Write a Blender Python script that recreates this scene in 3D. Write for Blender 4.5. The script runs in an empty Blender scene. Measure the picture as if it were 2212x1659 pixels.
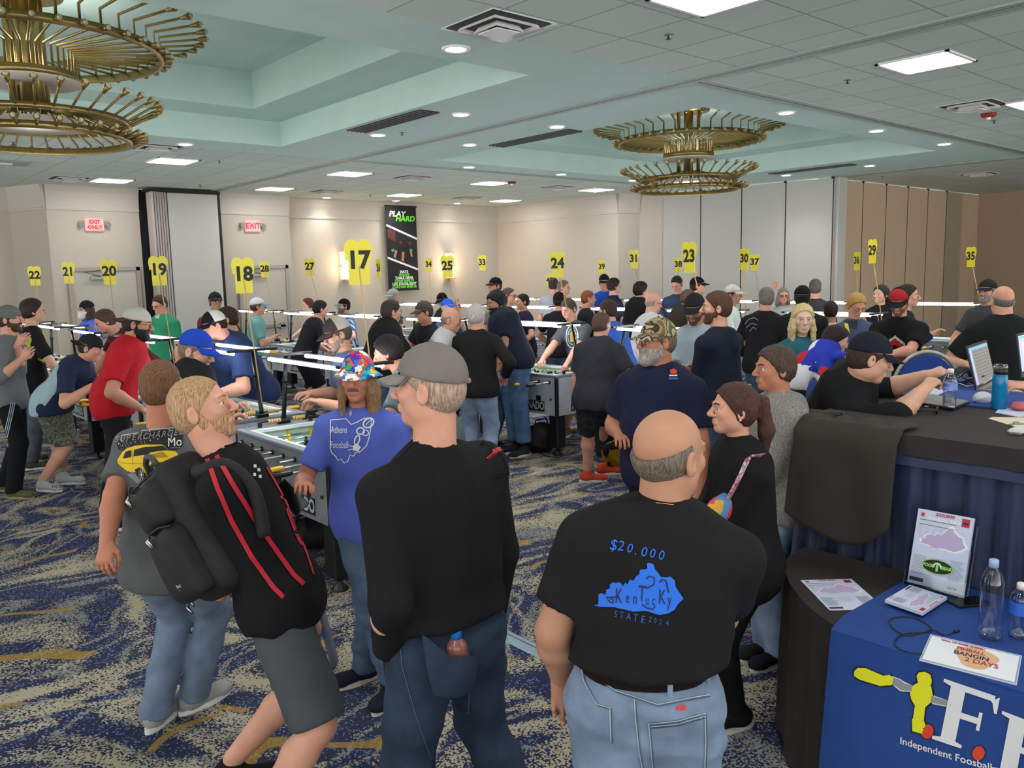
import bpy, bmesh, math, random
import numpy as np
from mathutils import Vector, Matrix, Quaternion
from mathutils.bvhtree import BVHTree
from math import sin, cos, pi, radians

random.seed(7)
SC = bpy.context.scene
COL = SC.collection

# ------------------------------------------------------------------ camera
F_PX = 1792.6
PITCH, ROLL, YAW = 0.132367, 0.0224, 0.71257
CAM_H = 2.03
cam_d = bpy.data.cameras.new('camera')
cam_o = bpy.data.objects.new('camera', cam_d)
COL.objects.link(cam_o)
cam_d.sensor_fit = 'HORIZONTAL'
cam_d.sensor_width = 36.0
cam_d.lens = 36.0 * F_PX / 2212.0
cam_d.clip_start = 0.05
cam_d.clip_end = 100
FW = Vector((sin(YAW) * cos(PITCH), cos(YAW) * cos(PITCH), -sin(PITCH)))
RT0 = Vector((cos(YAW), -sin(YAW), 0))
UP0 = RT0.cross(FW)
RT = RT0 * cos(ROLL) - UP0 * sin(ROLL)
UP = RT0 * sin(ROLL) + UP0 * cos(ROLL)
M = Matrix((RT, UP, -FW)).transposed().to_4x4()
M.translation = Vector((0, 0, CAM_H))
cam_o.matrix_world = M
SC.camera = cam_o
HF = Vector((sin(YAW), cos(YAW), 0))      # horizontal forward
HR = Vector((cos(YAW), -sin(YAW), 0))     # horizontal right


def ray(px, py):
    return FW + RT * ((px - 1106) / F_PX) - UP * ((py - 829.5) / F_PX)


def at(px, py, D):
    """world point seen at a pixel of the photograph, D metres away on the ground"""
    d = ray(px, py)
    return Vector((0, 0, CAM_H)) + d * (D / (d.dot(HF)))


def atz(px, py, z):
    d = ray(px, py)
    return Vector((0, 0, CAM_H)) + d * ((z - CAM_H) / d.z)


# ------------------------------------------------------------------ world, exposure
w = bpy.data.worlds.new('world')
SC.world = w
w.use_nodes = True
_N, _L = w.node_tree.nodes, w.node_tree.links
_tc = _N.new('ShaderNodeTexCoord'); _sp = _N.new('ShaderNodeSeparateXYZ'); _mr = _N.new('ShaderNodeMapRange')
_L.new(_tc.outputs['Generated'], _sp.inputs[0]); _L.new(_sp.outputs[2], _mr.inputs[0])
_mr.inputs[1].default_value = -.25; _mr.inputs[2].default_value = .2
_mr.inputs[3].default_value = 3.2; _mr.inputs[4].default_value = 1.15      # added ambient fill: stronger from below to brighten the ceiling, weaker above
_L.new(_mr.outputs[0], _N['Background'].inputs[1])
_N['Background'].inputs[0].default_value = (1.0, .985, .96, 1)
SC.view_settings.view_transform = 'Standard'
SC.view_settings.look = 'None'
SC.view_settings.gamma = 1
SC.view_settings.use_curve_mapping = False
SC.view_settings.exposure = 0.68
try:
    SC.cycles.use_denoising = True
    SC.cycles.max_bounces = 6
    SC.cycles.diffuse_bounces = 3
    SC.cycles.use_adaptive_sampling = True
    SC.cycles.adaptive_threshold = 0.03
    SC.cycles.glossy_bounces = 2
    SC.cycles.transmission_bounces = 6
    SC.cycles.transparent_max_bounces = 8
    SC.cycles.caustics_reflective = False
    SC.cycles.caustics_refractive = False
    SC.cycles.sample_clamp_indirect = 4.0
except Exception:
    pass

# ------------------------------------------------------------------ materials
MATS = {}


def srgb(c):
    if isinstance(c, str):
        c = tuple(int(c[i:i + 2], 16) / 255 for i in (0, 2, 4))
    return tuple((x / 12.92 if x <= 0.04045 else ((x + 0.055) / 1.055) ** 2.4) for x in c)


def new_mat(name):
    m = bpy.data.materials.new(name)
    m.use_nodes = True
    nt = m.node_tree
    return m, nt, nt.nodes, nt.links, nt.nodes['Principled BSDF']


def mat(name, col=None, rough=0.6, metal=0.0, emit=0.0, noise=0.0, nscale=30.0, bump=0.0, bscale=200.0, trans=0.0,
        alpha=1.0, spec=0.5, sheen=0.0, ior=1.45, col2=None):
    if name in MATS:
        return MATS[name]
    m, nt, N, L, B = new_mat(name)
    c = srgb(col)
    B.inputs['Base Color'].default_value = (*c, 1)
    B.inputs['Roughness'].default_value = rough
    B.inputs['Metallic'].default_value = metal
    B.inputs['Specular IOR Level'].default_value = spec
    B.inputs['IOR'].default_value = ior
    if sheen:
        B.inputs['Sheen Weight'].default_value = sheen
    if trans:
        B.inputs['Transmission Weight'].default_value = trans
    if alpha < 1:
        B.inputs['Alpha'].default_value = alpha
    if emit:
        B.inputs['Emission Color'].default_value = (*c, 1)
        B.inputs['Emission Strength'].default_value = emit
    tc = None
    if noise or bump or col2:
        tc = N.new('ShaderNodeTexCoord')
    if noise or col2:
        n = N.new('ShaderNodeTexNoise')
        n.inputs['Scale'].default_value = nscale
        n.inputs['Detail'].default_value = 4
        L.new(tc.outputs['Object'], n.inputs['Vector'])
        r = N.new('ShaderNodeMix')
        r.data_type = 'RGBA'
        c2 = srgb(col2) if col2 else tuple(x * (1 - noise) for x in c)
        c1 = c if col2 else tuple(min(1, x * (1 + noise)) for x in c)
        mr = N.new('ShaderNodeMapRange')
        mr.inputs[1].default_value = 0.35
        mr.inputs[2].default_value = 0.65
        L.new(n.outputs['Fac'], mr.inputs[0])
        L.new(mr.outputs[0], r.inputs[0])
        r.inputs[6].default_value = (*c2, 1)
        r.inputs[7].default_value = (*c1, 1)
        L.new(r.outputs[2], B.inputs['Base Color'])
    if bump:
        n = N.new('ShaderNodeTexNoise')
        n.inputs['Scale'].default_value = bscale
        n.inputs['Detail'].default_value = 3
        L.new(tc.outputs['Object'], n.inputs['Vector'])
        b = N.new('ShaderNodeBump')
        b.inputs['Strength'].default_value = bump
        b.inputs['Distance'].default_value = 0.004
        L.new(n.outputs['Fac'], b.inputs['Height'])
        L.new(b.outputs[0], B.inputs['Normal'])
    MATS[name] = m
    return m


# ------------------------------------------------------------------ mesh builder
class MB:
    def __init__(s):
        s.v, s.f, s.m, s.sm = [], [], [], []

    def add(s, vs, fs, mi=0, smooth=False):
        o = len(s.v)
        s.v += [tuple(v) for v in vs]
        for f in fs:
            s.f.append([i + o for i in f])
            s.m.append(mi)
            s.sm.append(smooth)
        return s

    def box(s, c, d, mi=0, rot=None, bev=0.0):
        hx, hy, hz = d[0] / 2, d[1] / 2, d[2] / 2
        c = Vector(c)
        if bev:
            b = min(bev, hx * .9, hy * .9, hz * .9)
            vs = []
            idx = {}
            for sx in (-1, 1):
                for sy in (-1, 1):
                    for sz in (-1, 1):
                        for k in range(3):
                            p = [sx * hx, sy * hy, sz * hz]
                            for a in range(3):
                                if a != k:
                                    p[a] -= (sx, sy, sz)[a] * b
                            idx[(sx, sy, sz, k)] = len(vs)
                            vs.append(Vector(p))
            fs = []
            for k in range(3):
                a, e = [(1, 2), (2, 0), (0, 1)][k]
                for sg in (-1, 1):
                    q = []
                    for (u, v) in ((-1, -1), (1, -1), (1, 1), (-1, 1)):
                        t = [0, 0, 0]
                        t[k] = sg; t[a] = u; t[e] = v
                        q.append(idx[(t[0], t[1], t[2], k)])
                    fs.append(q if sg > 0 else q[::-1])
            for k in range(3):  # edges
                a, e = [(1, 2), (2, 0), (0, 1)][k]
                for u in (-1, 1):
                    for v in (-1, 1):
                        q = []
                        for sg, kk in ((-1, a), (1, a), (1, e), (-1, e)):
                            t = [0, 0, 0]
                            t[k] = sg; t[a] = u; t[e] = v
                            q.append(idx[(t[0], t[1], t[2], kk)])
                        fs.append(q if u * v > 0 else q[::-1])
            for sx in (-1, 1):
                for sy in (-1, 1):
                    for sz in (-1, 1):
                        q = [idx[(sx, sy, sz, k)] for k in range(3)]
                        fs.append(q if sx * sy * sz > 0 else q[::-1])
        else:
            vs = [Vector((x, y, z)) for x in (-hx, hx) for y in (-hy, hy) for z in (-hz, hz)]
            fs = [(0, 1, 3, 2), (4, 6, 7, 5), (0, 4, 5, 1), (2, 3, 7, 6), (0, 2, 6, 4), (1, 5, 7, 3)]
        if rot is not None:
            if not isinstance(rot, Matrix):
                rot = Matrix.Rotation(rot, 3, 'Z')
            vs = [rot @ v for v in vs]
        return s.add([v + c for v in vs], fs, mi)

    def tube(s, pts, r, n=8, mi=0, cap=True, smooth=True, closed=False):
        pts = [Vector(p) for p in pts]
        rs = r if isinstance(r, (list, tuple)) else [r] * len(pts)
        m = len(pts)
        up = Vector((0, 0, 1))
        t0 = (pts[1] - pts[0]).normalized()
        if abs(t0.dot(up)) > .95:
            up = Vector((1, 0, 0))
        prev = up
        vs = []
        for i, p in enumerate(pts):
            if closed:
                t = (pts[(i + 1) % m] - pts[i - 1]).normalized()
            else:
                t = (pts[min(i + 1, m - 1)] - pts[max(i - 1, 0)]).normalized()
            a = prev - t * prev.dot(t)
            if a.length < 1e-5:
                a = t.orthogonal()
            a.normalize()
            b = t.cross(a)
            prev = a
            for k in range(n):
                an = 2 * pi * k / n
                vs.append(p + (a * cos(an) + b * sin(an)) * rs[i])
        fs = []
        for i in range(m if closed else m - 1):
            j = (i + 1) % m
            for k in range(n):
                l = (k + 1) % n
                fs.append((i * n + k, i * n + l, j * n + l, j * n + k))
        s.add(vs, fs, mi, smooth)
        if cap and not closed:
            o = len(s.v) - len(vs)
            s.f.append([o + k for k in range(n)][::-1]); s.m.append(mi); s.sm.append(False)
            s.f.append([o + (m - 1) * n + k for k in range(n)]); s.m.append(mi); s.sm.append(False)
        return s

    def lathe(s, prof, c=(0, 0, 0), n=24, mi=0, smooth=True, axis=None, sx=1, sy=1, cap=True):
        cap = cap and prof[0] != prof[-1]
        """prof: list of (r, z)"""
        c = Vector(c)
        q = axis if axis is not None else Matrix.Identity(3)
        vs = []
        for r, z in prof:
            for k in range(n):
                a = 2 * pi * k / n
                vs.append(c + q @ Vector((r * cos(a) * sx, r * sin(a) * sy, z)))
        fs = []
        for i in range(len(prof) - 1):
            for k in range(n):
                l = (k + 1) % n
                fs.append((i * n + k, i * n + l, (i + 1) * n + l, (i + 1) * n + k))
        s.add(vs, fs, mi, smooth)
        o = len(s.v) - len(vs)
        if cap and prof[0][0] > 1e-6:
            s.f.append([o + k for k in range(n)][::-1]); s.m.append(mi); s.sm.append(False)
        if cap and prof[-1][0] > 1e-6:
            s.f.append([o + (len(prof) - 1) * n + k for k in range(n)]); s.m.append(mi); s.sm.append(False)
        return s

    def prism(s, poly, z0, z1, mi=0, M3=None, c=(0, 0, 0)):
        """extrude polygon (x,y) from z0 to z1 ; M3 optional 3x3 basis"""
        c = Vector(c)
        n = len(poly)
        vs = [Vector((x, y, z0)) for x, y in poly] + [Vector((x, y, z1)) for x, y in poly]
        if M3 is not None:
            vs = [M3 @ v for v in vs]
        fs = [list(range(n))[::-1], list(range(n, 2 * n))] + [(i, (i + 1) % n, n + (i + 1) % n, n + i) for i in range(n)]
        return s.add([v + c for v in vs], fs, mi)

    def sphere(s, c, r, n=12, mi=0, sc=(1, 1, 1), rot=None):
        prof = []
        c = Vector(c)
        h = n // 2
        vs = []
        for i in range(h + 1):
            t = -pi / 2 + pi * i / h
            for k in range(n):
                a = 2 * pi * k / n
                v = Vector((r * cos(t) * cos(a) * sc[0], r * cos(t) * sin(a) * sc[1], r * sin(t) * sc[2]))
                if rot is not None:
                    v = rot @ v
                vs.append(c + v)
        fs = []
        for i in range(h):
            for k in range(n):
                l = (k + 1) % n
                fs.append((i * n + k, i * n + l, (i + 1) * n + l, (i + 1) * n + k))
        return s.add(vs, fs, mi, True)

    def build(s, name, mats, parent=None, loc=None):
        me = bpy.data.meshes.new(name)
        me.from_pydata(s.v, [], s.f)
        if not isinstance(mats, (list, tuple)):
            mats = [mats]
        for m in mats:
            me.materials.append(m)
        if len(mats) > 1:
            me.polygons.foreach_set('material_index', s.m)
        me.polygons.foreach_set('use_smooth', s.sm)
        me.validate()
        me.update()
        o = bpy.data.objects.new(name, me)
        COL.objects.link(o)
        if parent is not None:
            o.parent = parent
        if loc is not None:
            o.location = loc
        return o


def tag(o, label=None, cat=None, group=None, kind=None):
    if label: o['label'] = label
    if cat: o['category'] = cat
    if group: o['group'] = group
    if kind: o['kind'] = kind
    return o


def thing(name, label, cat, loc=(0, 0, 0), rz=0, group=None):
    o = bpy.data.objects.new(name, None)
    o.empty_display_size = .1
    COL.objects.link(o)
    o.location = loc
    o.rotation_euler = (0, 0, rz)
    return tag(o, label, cat, group)


def struct(name, mb, m):
    return tag(mb.build(name, m), kind='structure')


KIDS = {}


def dup(o, parent=None):
    c = o.copy()
    COL.objects.link(c)
    c.parent = parent
    for ch in list(o.children):
        dup(ch, c)
    return c


def text_mesh(txt, size=1.0, shear=0, weight=0.0, align='CENTER', xs=1.0):
    cu = bpy.data.curves.new('tmp', 'FONT')
    cu.body = txt
    cu.size = size
    cu.shear = shear
    cu.offset = weight
    cu.align_x = align
    cu.align_y = 'CENTER'
    cu.resolution_u = 3
    ob = bpy.data.objects.new('tmp', cu)
    me = bpy.data.meshes.new_from_object(ob)
    vs = [Vector((v.co.x * xs, v.co.y, 0)) for v in me.vertices]
    fs = [tuple(p.vertices) for p in me.polygons]
    bpy.data.objects.remove(ob)
    bpy.data.curves.remove(cu)
    bpy.data.meshes.remove(me)
    return vs, fs


def put_text(mb, txt, size, c, right, up, mi=0, shear=0, weight=0.0, align='CENTER', xs=1.0, off=0.0):
    """flat lettering lying in the plane (right, up), centred at c"""
    vs, fs = text_mesh(txt, size, shear, weight, align, xs)
    c = Vector(c); R = Vector(right).normalized(); U = Vector(up).normalized()
    n = R.cross(U)
    mb.add([c + R * v.x + U * v.y + n * off for v in vs], fs, mi)
# ================================================================== room
ZC = 3.85
Z1, Z2 = 4.18, 4.62


def carpet_mat():
    m, nt, N, L, B = new_mat('patterned_carpet')
    B.inputs['Roughness'].default_value = 0.95
    B.inputs['Specular IOR Level'].default_value = 0.1
    tc = N.new('ShaderNodeTexCoord')

    def noise(scale, detail=3, rough=.5, vec=None, dist=0.0):
        n = N.new('ShaderNodeTexNoise')
        n.inputs['Scale'].default_value = scale
        n.inputs['Detail'].default_value = detail
        n.inputs['Roughness'].default_value = rough
        n.inputs['Distortion'].default_value = dist
        L.new(vec or tc.outputs['Object'], n.inputs['Vector'])
        return n

    def math_(op, a, b=None, c=None):
        n = N.new('ShaderNodeMath')
        n.operation = op
        for i, x in enumerate((a, b, c)):
            if x is None: continue
            if isinstance(x, (int, float)):
                n.inputs[i].default_value = x
            else:
                L.new(x, n.inputs[i])
        return n.outputs[0]

    def step(x, lo, hi):
        n = N.new('ShaderNodeMapRange')
        n.interpolation_type = 'SMOOTHSTEP'
        n.inputs[1].default_value = lo
        n.inputs[2].default_value = hi
        L.new(x, n.inputs[0])
        return n.outputs[0]

    def mix(f, a, b):
        n = N.new('ShaderNodeMix')
        n.data_type = 'RGBA'
        if isinstance(f, (int, float)): n.inputs[0].default_value = f
        else: L.new(f, n.inputs[0])
        for i, x in ((6, a), (7, b)):
            if isinstance(x, tuple): n.inputs[i].default_value = (*x, 1)
            else: L.new(x, n.inputs[i])
        return n.outputs[2]
    # tuft-sized cells: a random value per tuft dithers the colours into speckles
    mp = N.new('ShaderNodeMapping')
    mp.inputs['Scale'].default_value = (125, 125, 125)
    L.new(tc.outputs['Object'], mp.inputs[0])
    vf = N.new('ShaderNodeVectorMath'); vf.operation = 'FLOOR'
    L.new(mp.outputs[0], vf.inputs[0])
    wn = N.new('ShaderNodeTexWhiteNoise'); wn.noise_dimensions = '3D'
    L.new(vf.outputs[0], wn.inputs['Vector'])
    rnd = wn.outputs['Value']
    # flowing streams
    st = N.new('ShaderNodeMapping')
    st.inputs['Rotation'].default_value = (0, 0, radians(38))
    st.inputs['Scale'].default_value = (1.0, 1.55, 1)
    L.new(tc.outputs['Object'], st.inputs[0])
    n1 = noise(0.5, 2, .5, st.outputs[0], 1.2)
    ph = math_('MULTIPLY', n1.outputs['Fac'], 46)
    s1 = math_('SINE', ph)
    n2 = noise(1.1, 3, .5, st.outputs[0])
    cream_f = math_('ADD', math_('MULTIPLY', s1, 0.42), math_('MULTIPLY', math_('SUBTRACT', n2.outputs['Fac'], .5), 2.0))
    cream = step(math_('ADD', cream_f, math_('MULTIPLY', math_('SUBTRACT', rnd, .5), .85)), 0.22, 0.28)
    # second set of fine strands
    n3 = noise(0.5, 2, .5, st.outputs[0], 0.6)
    s2 = math_('SINE', math_('MULTIPLY', n3.outputs['Fac'], 95))
    strand = step(math_('ADD', s2, math_('MULTIPLY', math_('SUBTRACT', rnd, .5), .9)), 0.70, 0.80)
    # navy/slate ground
    n4 = noise(0.9, 3, .5)
    slate = step(math_('ADD', n4.outputs['Fac'], math_('MULTIPLY', math_('SUBTRACT', rnd, .5), .5)), .50, .56)
    blue = step(rnd, .86, .9)
    navy = srgb('2f3250'); slatec = srgb('3b3e4c'); creamc = srgb('aaa28c'); lb = srgb('6f7fae'); gold = srgb('a98842')
    base = mix(slate, navy, slatec)
    base = mix(blue, base, lb)
    col = mix(cream, base, creamc)
    col = mix(math_('MULTIPLY', strand, .55), col, srgb('a9a796'))
    # gold dashes: short bars, some bent, scattered on a warped grid
    wv = N.new('ShaderNodeVectorMath'); wv.operation = 'MULTIPLY_ADD'
    wnz = noise(1.3, 1, .4)
    L.new(wnz.outputs['Color'], wv.inputs[0])
    wv.inputs[1].default_value = (1.3, 1.3, 0)
    L.new(tc.outputs['Object'], wv.inputs[2])
    gs = []
    for rot, loc in ((-28, (0, 0, 0)), (47, (.31, .17, 0))):
        gm = N.new('ShaderNodeMapping')
        gm.inputs['Rotation'].default_value = (0, 0, radians(rot))
        gm.inputs['Location'].default_value = loc
        gm.inputs['Scale'].default_value = (1.05, 1.9, 1)
        L.new(wv.outputs[0], gm.inputs[0])
        fl = N.new('ShaderNodeVectorMath'); fl.operation = 'FLOOR'; L.new(gm.outputs[0], fl.inputs[0])
        fr = N.new('ShaderNodeVectorMath'); fr.operation = 'FRACTION'; L.new(gm.outputs[0], fr.inputs[0])
        wr = N.new('ShaderNodeTexWhiteNoise'); L.new(fl.outputs[0], wr.inputs['Vector'])
        sp = N.new('ShaderNodeSeparateXYZ'); L.new(fr.outputs[0], sp.inputs[0])
        dx = math_('ABSOLUTE', math_('SUBTRACT', sp.outputs[0], .5))
        dy = math_('ABSOLUTE', math_('SUBTRACT', sp.outputs[1], .5))
        inx = step(dx, .19, .17)
        iny = step(dy, .06, .045)
        on = step(wr.outputs['Value'], .56, .57)
        gs.append(math_('MULTIPLY', math_('MULTIPLY', inx, iny), on))
    g = math_('MAXIMUM', gs[0], gs[1])
    col = mix(math_('MULTIPLY', g, math_('ADD', .5, math_('MULTIPLY', rnd, .45))), col, gold)
    L.new(col, B.inputs['Base Color'])
    b = N.new('ShaderNodeBump')
    b.inputs['Strength'].default_value = .5
    b.inputs['Distance'].default_value = .006
    L.new(rnd, b.inputs['Height'])
    L.new(b.outputs[0], B.inputs['Normal'])
    return m


def tile_mat():
    """2 ft grid ceiling tiles: slightly different tone per tile, pale bars between"""
    m, nt, N, L, B = new_mat('ceiling_tiles')
    B.inputs['Roughness'].default_value = 0.9
    tc = N.new('ShaderNodeTexCoord')
    mp = N.new('ShaderNodeMapping')
    mp.inputs['Location'].default_value = (-0.30 / .61, -0.30 / .61, 0)
    mp.inputs['Scale'].default_value = (1 / .61, 1 / .61, 1)
    L.new(tc.outputs['Object'], mp.inputs[0])
    br = N.new('ShaderNodeTexBrick')
    br.offset = 0
    br.inputs['Scale'].default_value = 1
    br.inputs['Brick Width'].default_value = 1
    br.inputs['Row Height'].default_value = 1
    br.inputs['Mortar Size'].default_value = 0.014
    br.inputs['Mortar Smooth'].default_value = 0
    br.inputs['Color1'].default_value = (*srgb('c6d4ca'), 1)
    br.inputs['Color2'].default_value = (*srgb('cedbd2'), 1)
    br.inputs['Mortar'].default_value = (*srgb('a2aaa2'), 1)
    L.new(mp.outputs[0], br.inputs['Vector'])
    L.new(br.outputs['Color'], B.inputs['Base Color'])
    bp = N.new('ShaderNodeBump')
    bp.inputs['Strength'].default_value = .6
    bp.inputs['Distance'].default_value = .01
    bp.invert = True
    L.new(br.outputs['Fac'], bp.inputs['Height'])
    L.new(bp.outputs[0], B.inputs['Normal'])
    return m


M_carpet = carpet_mat()
M_tile = tile_mat()
M_ceil = mat('mint_ceiling_paint', 'c3dcd4', rough=.9, noise=.02, nscale=3)
M_wall = mat('beige_wall_fabric', 'beb6aa', rough=.95, noise=.025, nscale=40, bump=.15, bscale=400)
M_wallw = mat('tan_wall_fabric', 'b39d87', rough=.95, noise=.03, nscale=40, bump=.15, bscale=400)
M_crown = mat('crown_moulding_paint', 'c2bcb2', rough=.7)
M_part = mat('partition_panel_fabric', 'bcbbb5', rough=.9, noise=.02, nscale=60, bump=.1, bscale=500)
M_partw = mat('tan_partition_fabric', 'c2ac92', rough=.9, noise=.02, nscale=60, bump=.1, bscale=500)
M_black = mat('black_rubber', '0d0d0f', rough=.6)
M_metal = mat('track_aluminium', '8d928f', rough=.35, metal=.8)
M_brass = mat('brushed_brass', '94804f', rough=.38, metal=.9, noise=.12, nscale=60)
M_white = mat('white_enamel', 'e9ebea', rough=.4)
M_panel = mat('led_panel_diffuser', 'fffdf8', emit=15.0)
M_can = mat('downlight_lamp', 'fff8ef', emit=22.0)
M_red = mat('red_plastic', '8e2322', rough=.4)
M_glass = mat('clear_crystal', 'ffffff', rough=.05, trans=.7, alpha=.8)

# floor
struct('floor', MB().box((9, 6, -.05), (36, 28, .1)), M_carpet)

# ceiling: flat sheet with two stepped coffers (kept as real openings)
CX0, CX1, CY0, CY1 = -1.85, 5.4, 5.9, 11.05
DX0, DX1 = 8.05, 14.3
cb = MB()


def sheet(mb, x0, x1, y0, y1, z, t=.06, mi=0):
    mb.box(((x0 + x1) / 2, (y0 + y1) / 2, z + t / 2), (x1 - x0, y1 - y0, t), mi)


# plaster zone (y 5.2..11.7) and tile zones
TA0, TA1 = 5.12, 11.75
sheet(cb, -9, CX0, TA0, TA1, ZC)
sheet(cb, CX0, CX1, TA0, CY0, ZC)
sheet(cb, CX0, CX1, CY1, TA1, ZC)
sheet(cb, CX1, DX0, TA0, TA1, ZC)
sheet(cb, DX0, DX1, TA0, CY0, ZC)
sheet(cb, DX0, DX1, CY1, TA1, ZC)
sheet(cb, DX1, 16.5, TA0, TA1, ZC)
struct('ceiling_plaster', cb, M_ceil)
tb = MB()
sheet(tb, -9, 16.5, -8, TA0, ZC)
sheet(tb, -9, 16.5, TA1, 18.7, ZC)
sheet(tb, 16.5, 26, -8, 9.2, ZC)
struct('ceiling_tiles', tb, M_tile)
for nm, x0, x1 in (('ceiling_coffer', CX0, CX1), ('ceiling_coffer', DX0, DX1)):
    c = MB()
    ins = .68
    t = .03
    y0, y1 = CY0, CY1
    # outer riser
    zc = (ZC + Z1) / 2
    h = Z1 - ZC
    c.box(((x0 + x1) / 2, y0 - t / 2, zc + .03), (x1 - x0 + 2 * t, t, h - .06))
    c.box(((x0 + x1) / 2, y1 + t / 2, zc + .03), (x1 - x0 + 2 * t, t, h - .06))
    c.box((x0 - t / 2, (y0 + y1) / 2, zc + .03), (t, y1 - y0, h - .06))
    c.box((x1 + t / 2, (y0 + y1) / 2, zc + .03), (t, y1 - y0, h - .06))
    # ledge
    a0, a1, b0, b1 = x0 + ins, x1 - ins, y0 + ins, y1 - ins
    sheet(c, x0 - t, x1 + t, y0 - t, b0, Z1, .04)
    sheet(c, x0 - t, x1 + t, b1, y1 + t, Z1, .04)
    sheet(c, x0 - t, a0, b0, b1, Z1, .04)
    sheet(c, a1, x1 + t, b0, b1, Z1, .04)
    zc = (Z1 + Z2) / 2 + .02
    h = Z2 - Z1
    c.box(((a0 + a1) / 2, b0 - t / 2, zc), (a1 - a0 + 2 * t, t, h - .04))
    c.box(((a0 + a1) / 2, b1 + t / 2, zc), (a1 - a0 + 2 * t, t, h - .04))
    c.box((a0 - t / 2, (b0 + b1) / 2, zc), (t, b1 - b0, h - .04))
    c.box((a1 + t / 2, (b0 + b1) / 2, zc), (t, b1 - b0, h - .04))
    sheet(c, a0 - t, a1 + t, b0 - t, b1 + t, Z2, .05)
    struct(nm, c, M_ceil)

# partition tracks in the ceiling
tr = MB()


def track(mb, p, q, w_=.10):
    p = Vector((*p, ZC)); q = Vector((*q, ZC))
    d = (q - p); L_ = d.length; a = math.atan2(d.y, d.x); c = (p + q) / 2
    R3 = Matrix.Rotation(a, 3, 'Z')
    n = R3 @ Vector((0, 1, 0))
    mb.box(c + Vector((0, 0, -.004)), (L_, .014, .02), 1, R3)
    mb.box(c + n * (w_ / 2) + Vector((0, 0, -.006)), (L_, w_ - .03, .022), 0, R3)
    mb.box(c - n * (w_ / 2) + Vector((0, 0, -.006)), (L_, w_ - .03, .022), 0, R3)


track(tr, (6.82, -6), (6.82, 17.1))
struct('trim_1', tr, [mat('track_paint', '9aa8a0', rough=.5), M_black])
tr = MB(); track(tr, (6.9, 5.12), (16.4, 5.12)); struct('trim_2', tr, [MATS['track_paint'], M_black])
tr = MB(); track(tr, (6.9, 11.72), (15.9, 11.72), .07); struct('trim_3', tr, [MATS['track_paint'], M_black])
tr = MB(); track(tr, (16.5, 8.7), (16.5, -6), .12); struct('trim_4', tr, [MATS['track_paint'], M_black])

# walls ------------------------------------------------------------
def wall(name, p, q, m, h=ZC, t=.15, side=1, crown=True, z0=0):
    """p->q is the room face; the wall body lies to the left (side=1) of the walking direction"""
    p = Vector((*p, 0)); q = Vector((*q, 0))
    d = q - p; L_ = d.length; a = math.atan2(d.y, d.x)
    R3 = Matrix.Rotation(a, 3, 'Z')
    n = R3 @ Vector((0, side, 0))
    mb = MB()
    mb.box((p + q) / 2 + n * (t / 2) + Vector((0, 0, (z0 + h) / 2)), (L_, t, h - z0), 0, R3)
    o = struct(name, mb, m)
    if crown:
        cm = MB()
        # cove: profile stepping out toward the ceiling
        prof = [(0.0, ZC - .46), (.022, ZC - .455), (.028, ZC - .42), (.02, ZC - .40), (.035, ZC - .25), (.06, ZC - .12), (.10, ZC - .03), (.10, ZC), (0, ZC)]
        vs = []
        for e in (p, q):
            for o_, z in prof:
                vs.append(e - n * o_ + Vector((0, 0, z)))
        k = len(prof)
        fs = [(i, (i + 1) % k, k + (i + 1) % k, k + i) for i in range(k)] + [list(range(k)), list(range(k, 2 * k))[::-1]]
        cm.add(vs, fs)
        struct(name.replace('wall', 'trim'), cm, M_crown)
    return o


YB = 17.8
wall('wall_back_left', (-6, 18.35), (3.35, 18.35), M_wall)
wall('wall_back_chamfer', (3.35, 18.35), (3.78, 17.45), M_wall)
wall('wall_back_pilaster', (3.78, 17.45), (5.42, 17.45), M_wall)
wall('wall_back_pilaster_right', (6.86, 17.3), (8.55, 17.3), M_wall)
wall('wall_back_return', (8.55, 17.3), (8.72, 17.8), M_wall, crown=False)
wall('wall_back', (8.6, YB), (14.97, YB), M_wall)
wall('wall_right_far', (14.97, YB), (15.12, 13.5), M_wall)
wall('wall_right_step', (15.12, 13.5), (15.6, 13.25), M_wall)
wall('wall_right_short', (15.6, 13.25), (15.85, 12.75), M_wall, crown=False)
wall('wall_tan_end', (24.3, 8.9), (24.3, -6), M_wallw, crown=False)


# tall operable partition panels along the right side
def panels(prefix, start, end, n, m, label, group, gap=.012, h=ZC - .03, t=.09, lab=None):
    s = Vector((*start, 0)); e = Vector((*end, 0))
    d = e - s; L_ = d.length / n; a = math.atan2(d.y, d.x)
    for i in range(n):
        c = s + d * ((i + .5) / n)
        o = MB().box((0, 0, h / 2), (L_ - gap, t, h - .02)).build(prefix, m)
        k = MB().box((L_ / 2 - gap / 2, -t / 2 - .0, h / 2), (.016, .012, h)).build('seal_strip', M_black, o)
        k2 = MB().box((L_ / 2 - .02, -t / 2, h - .01), (.06, .03, .04)).build('trolley', M_black, o)
        o.location = (c.x, c.y, .01)
        o.rotation_euler = (0, 0, a)
        tag(o, (lab[i] if lab else label), 'wall panel', group)


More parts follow.
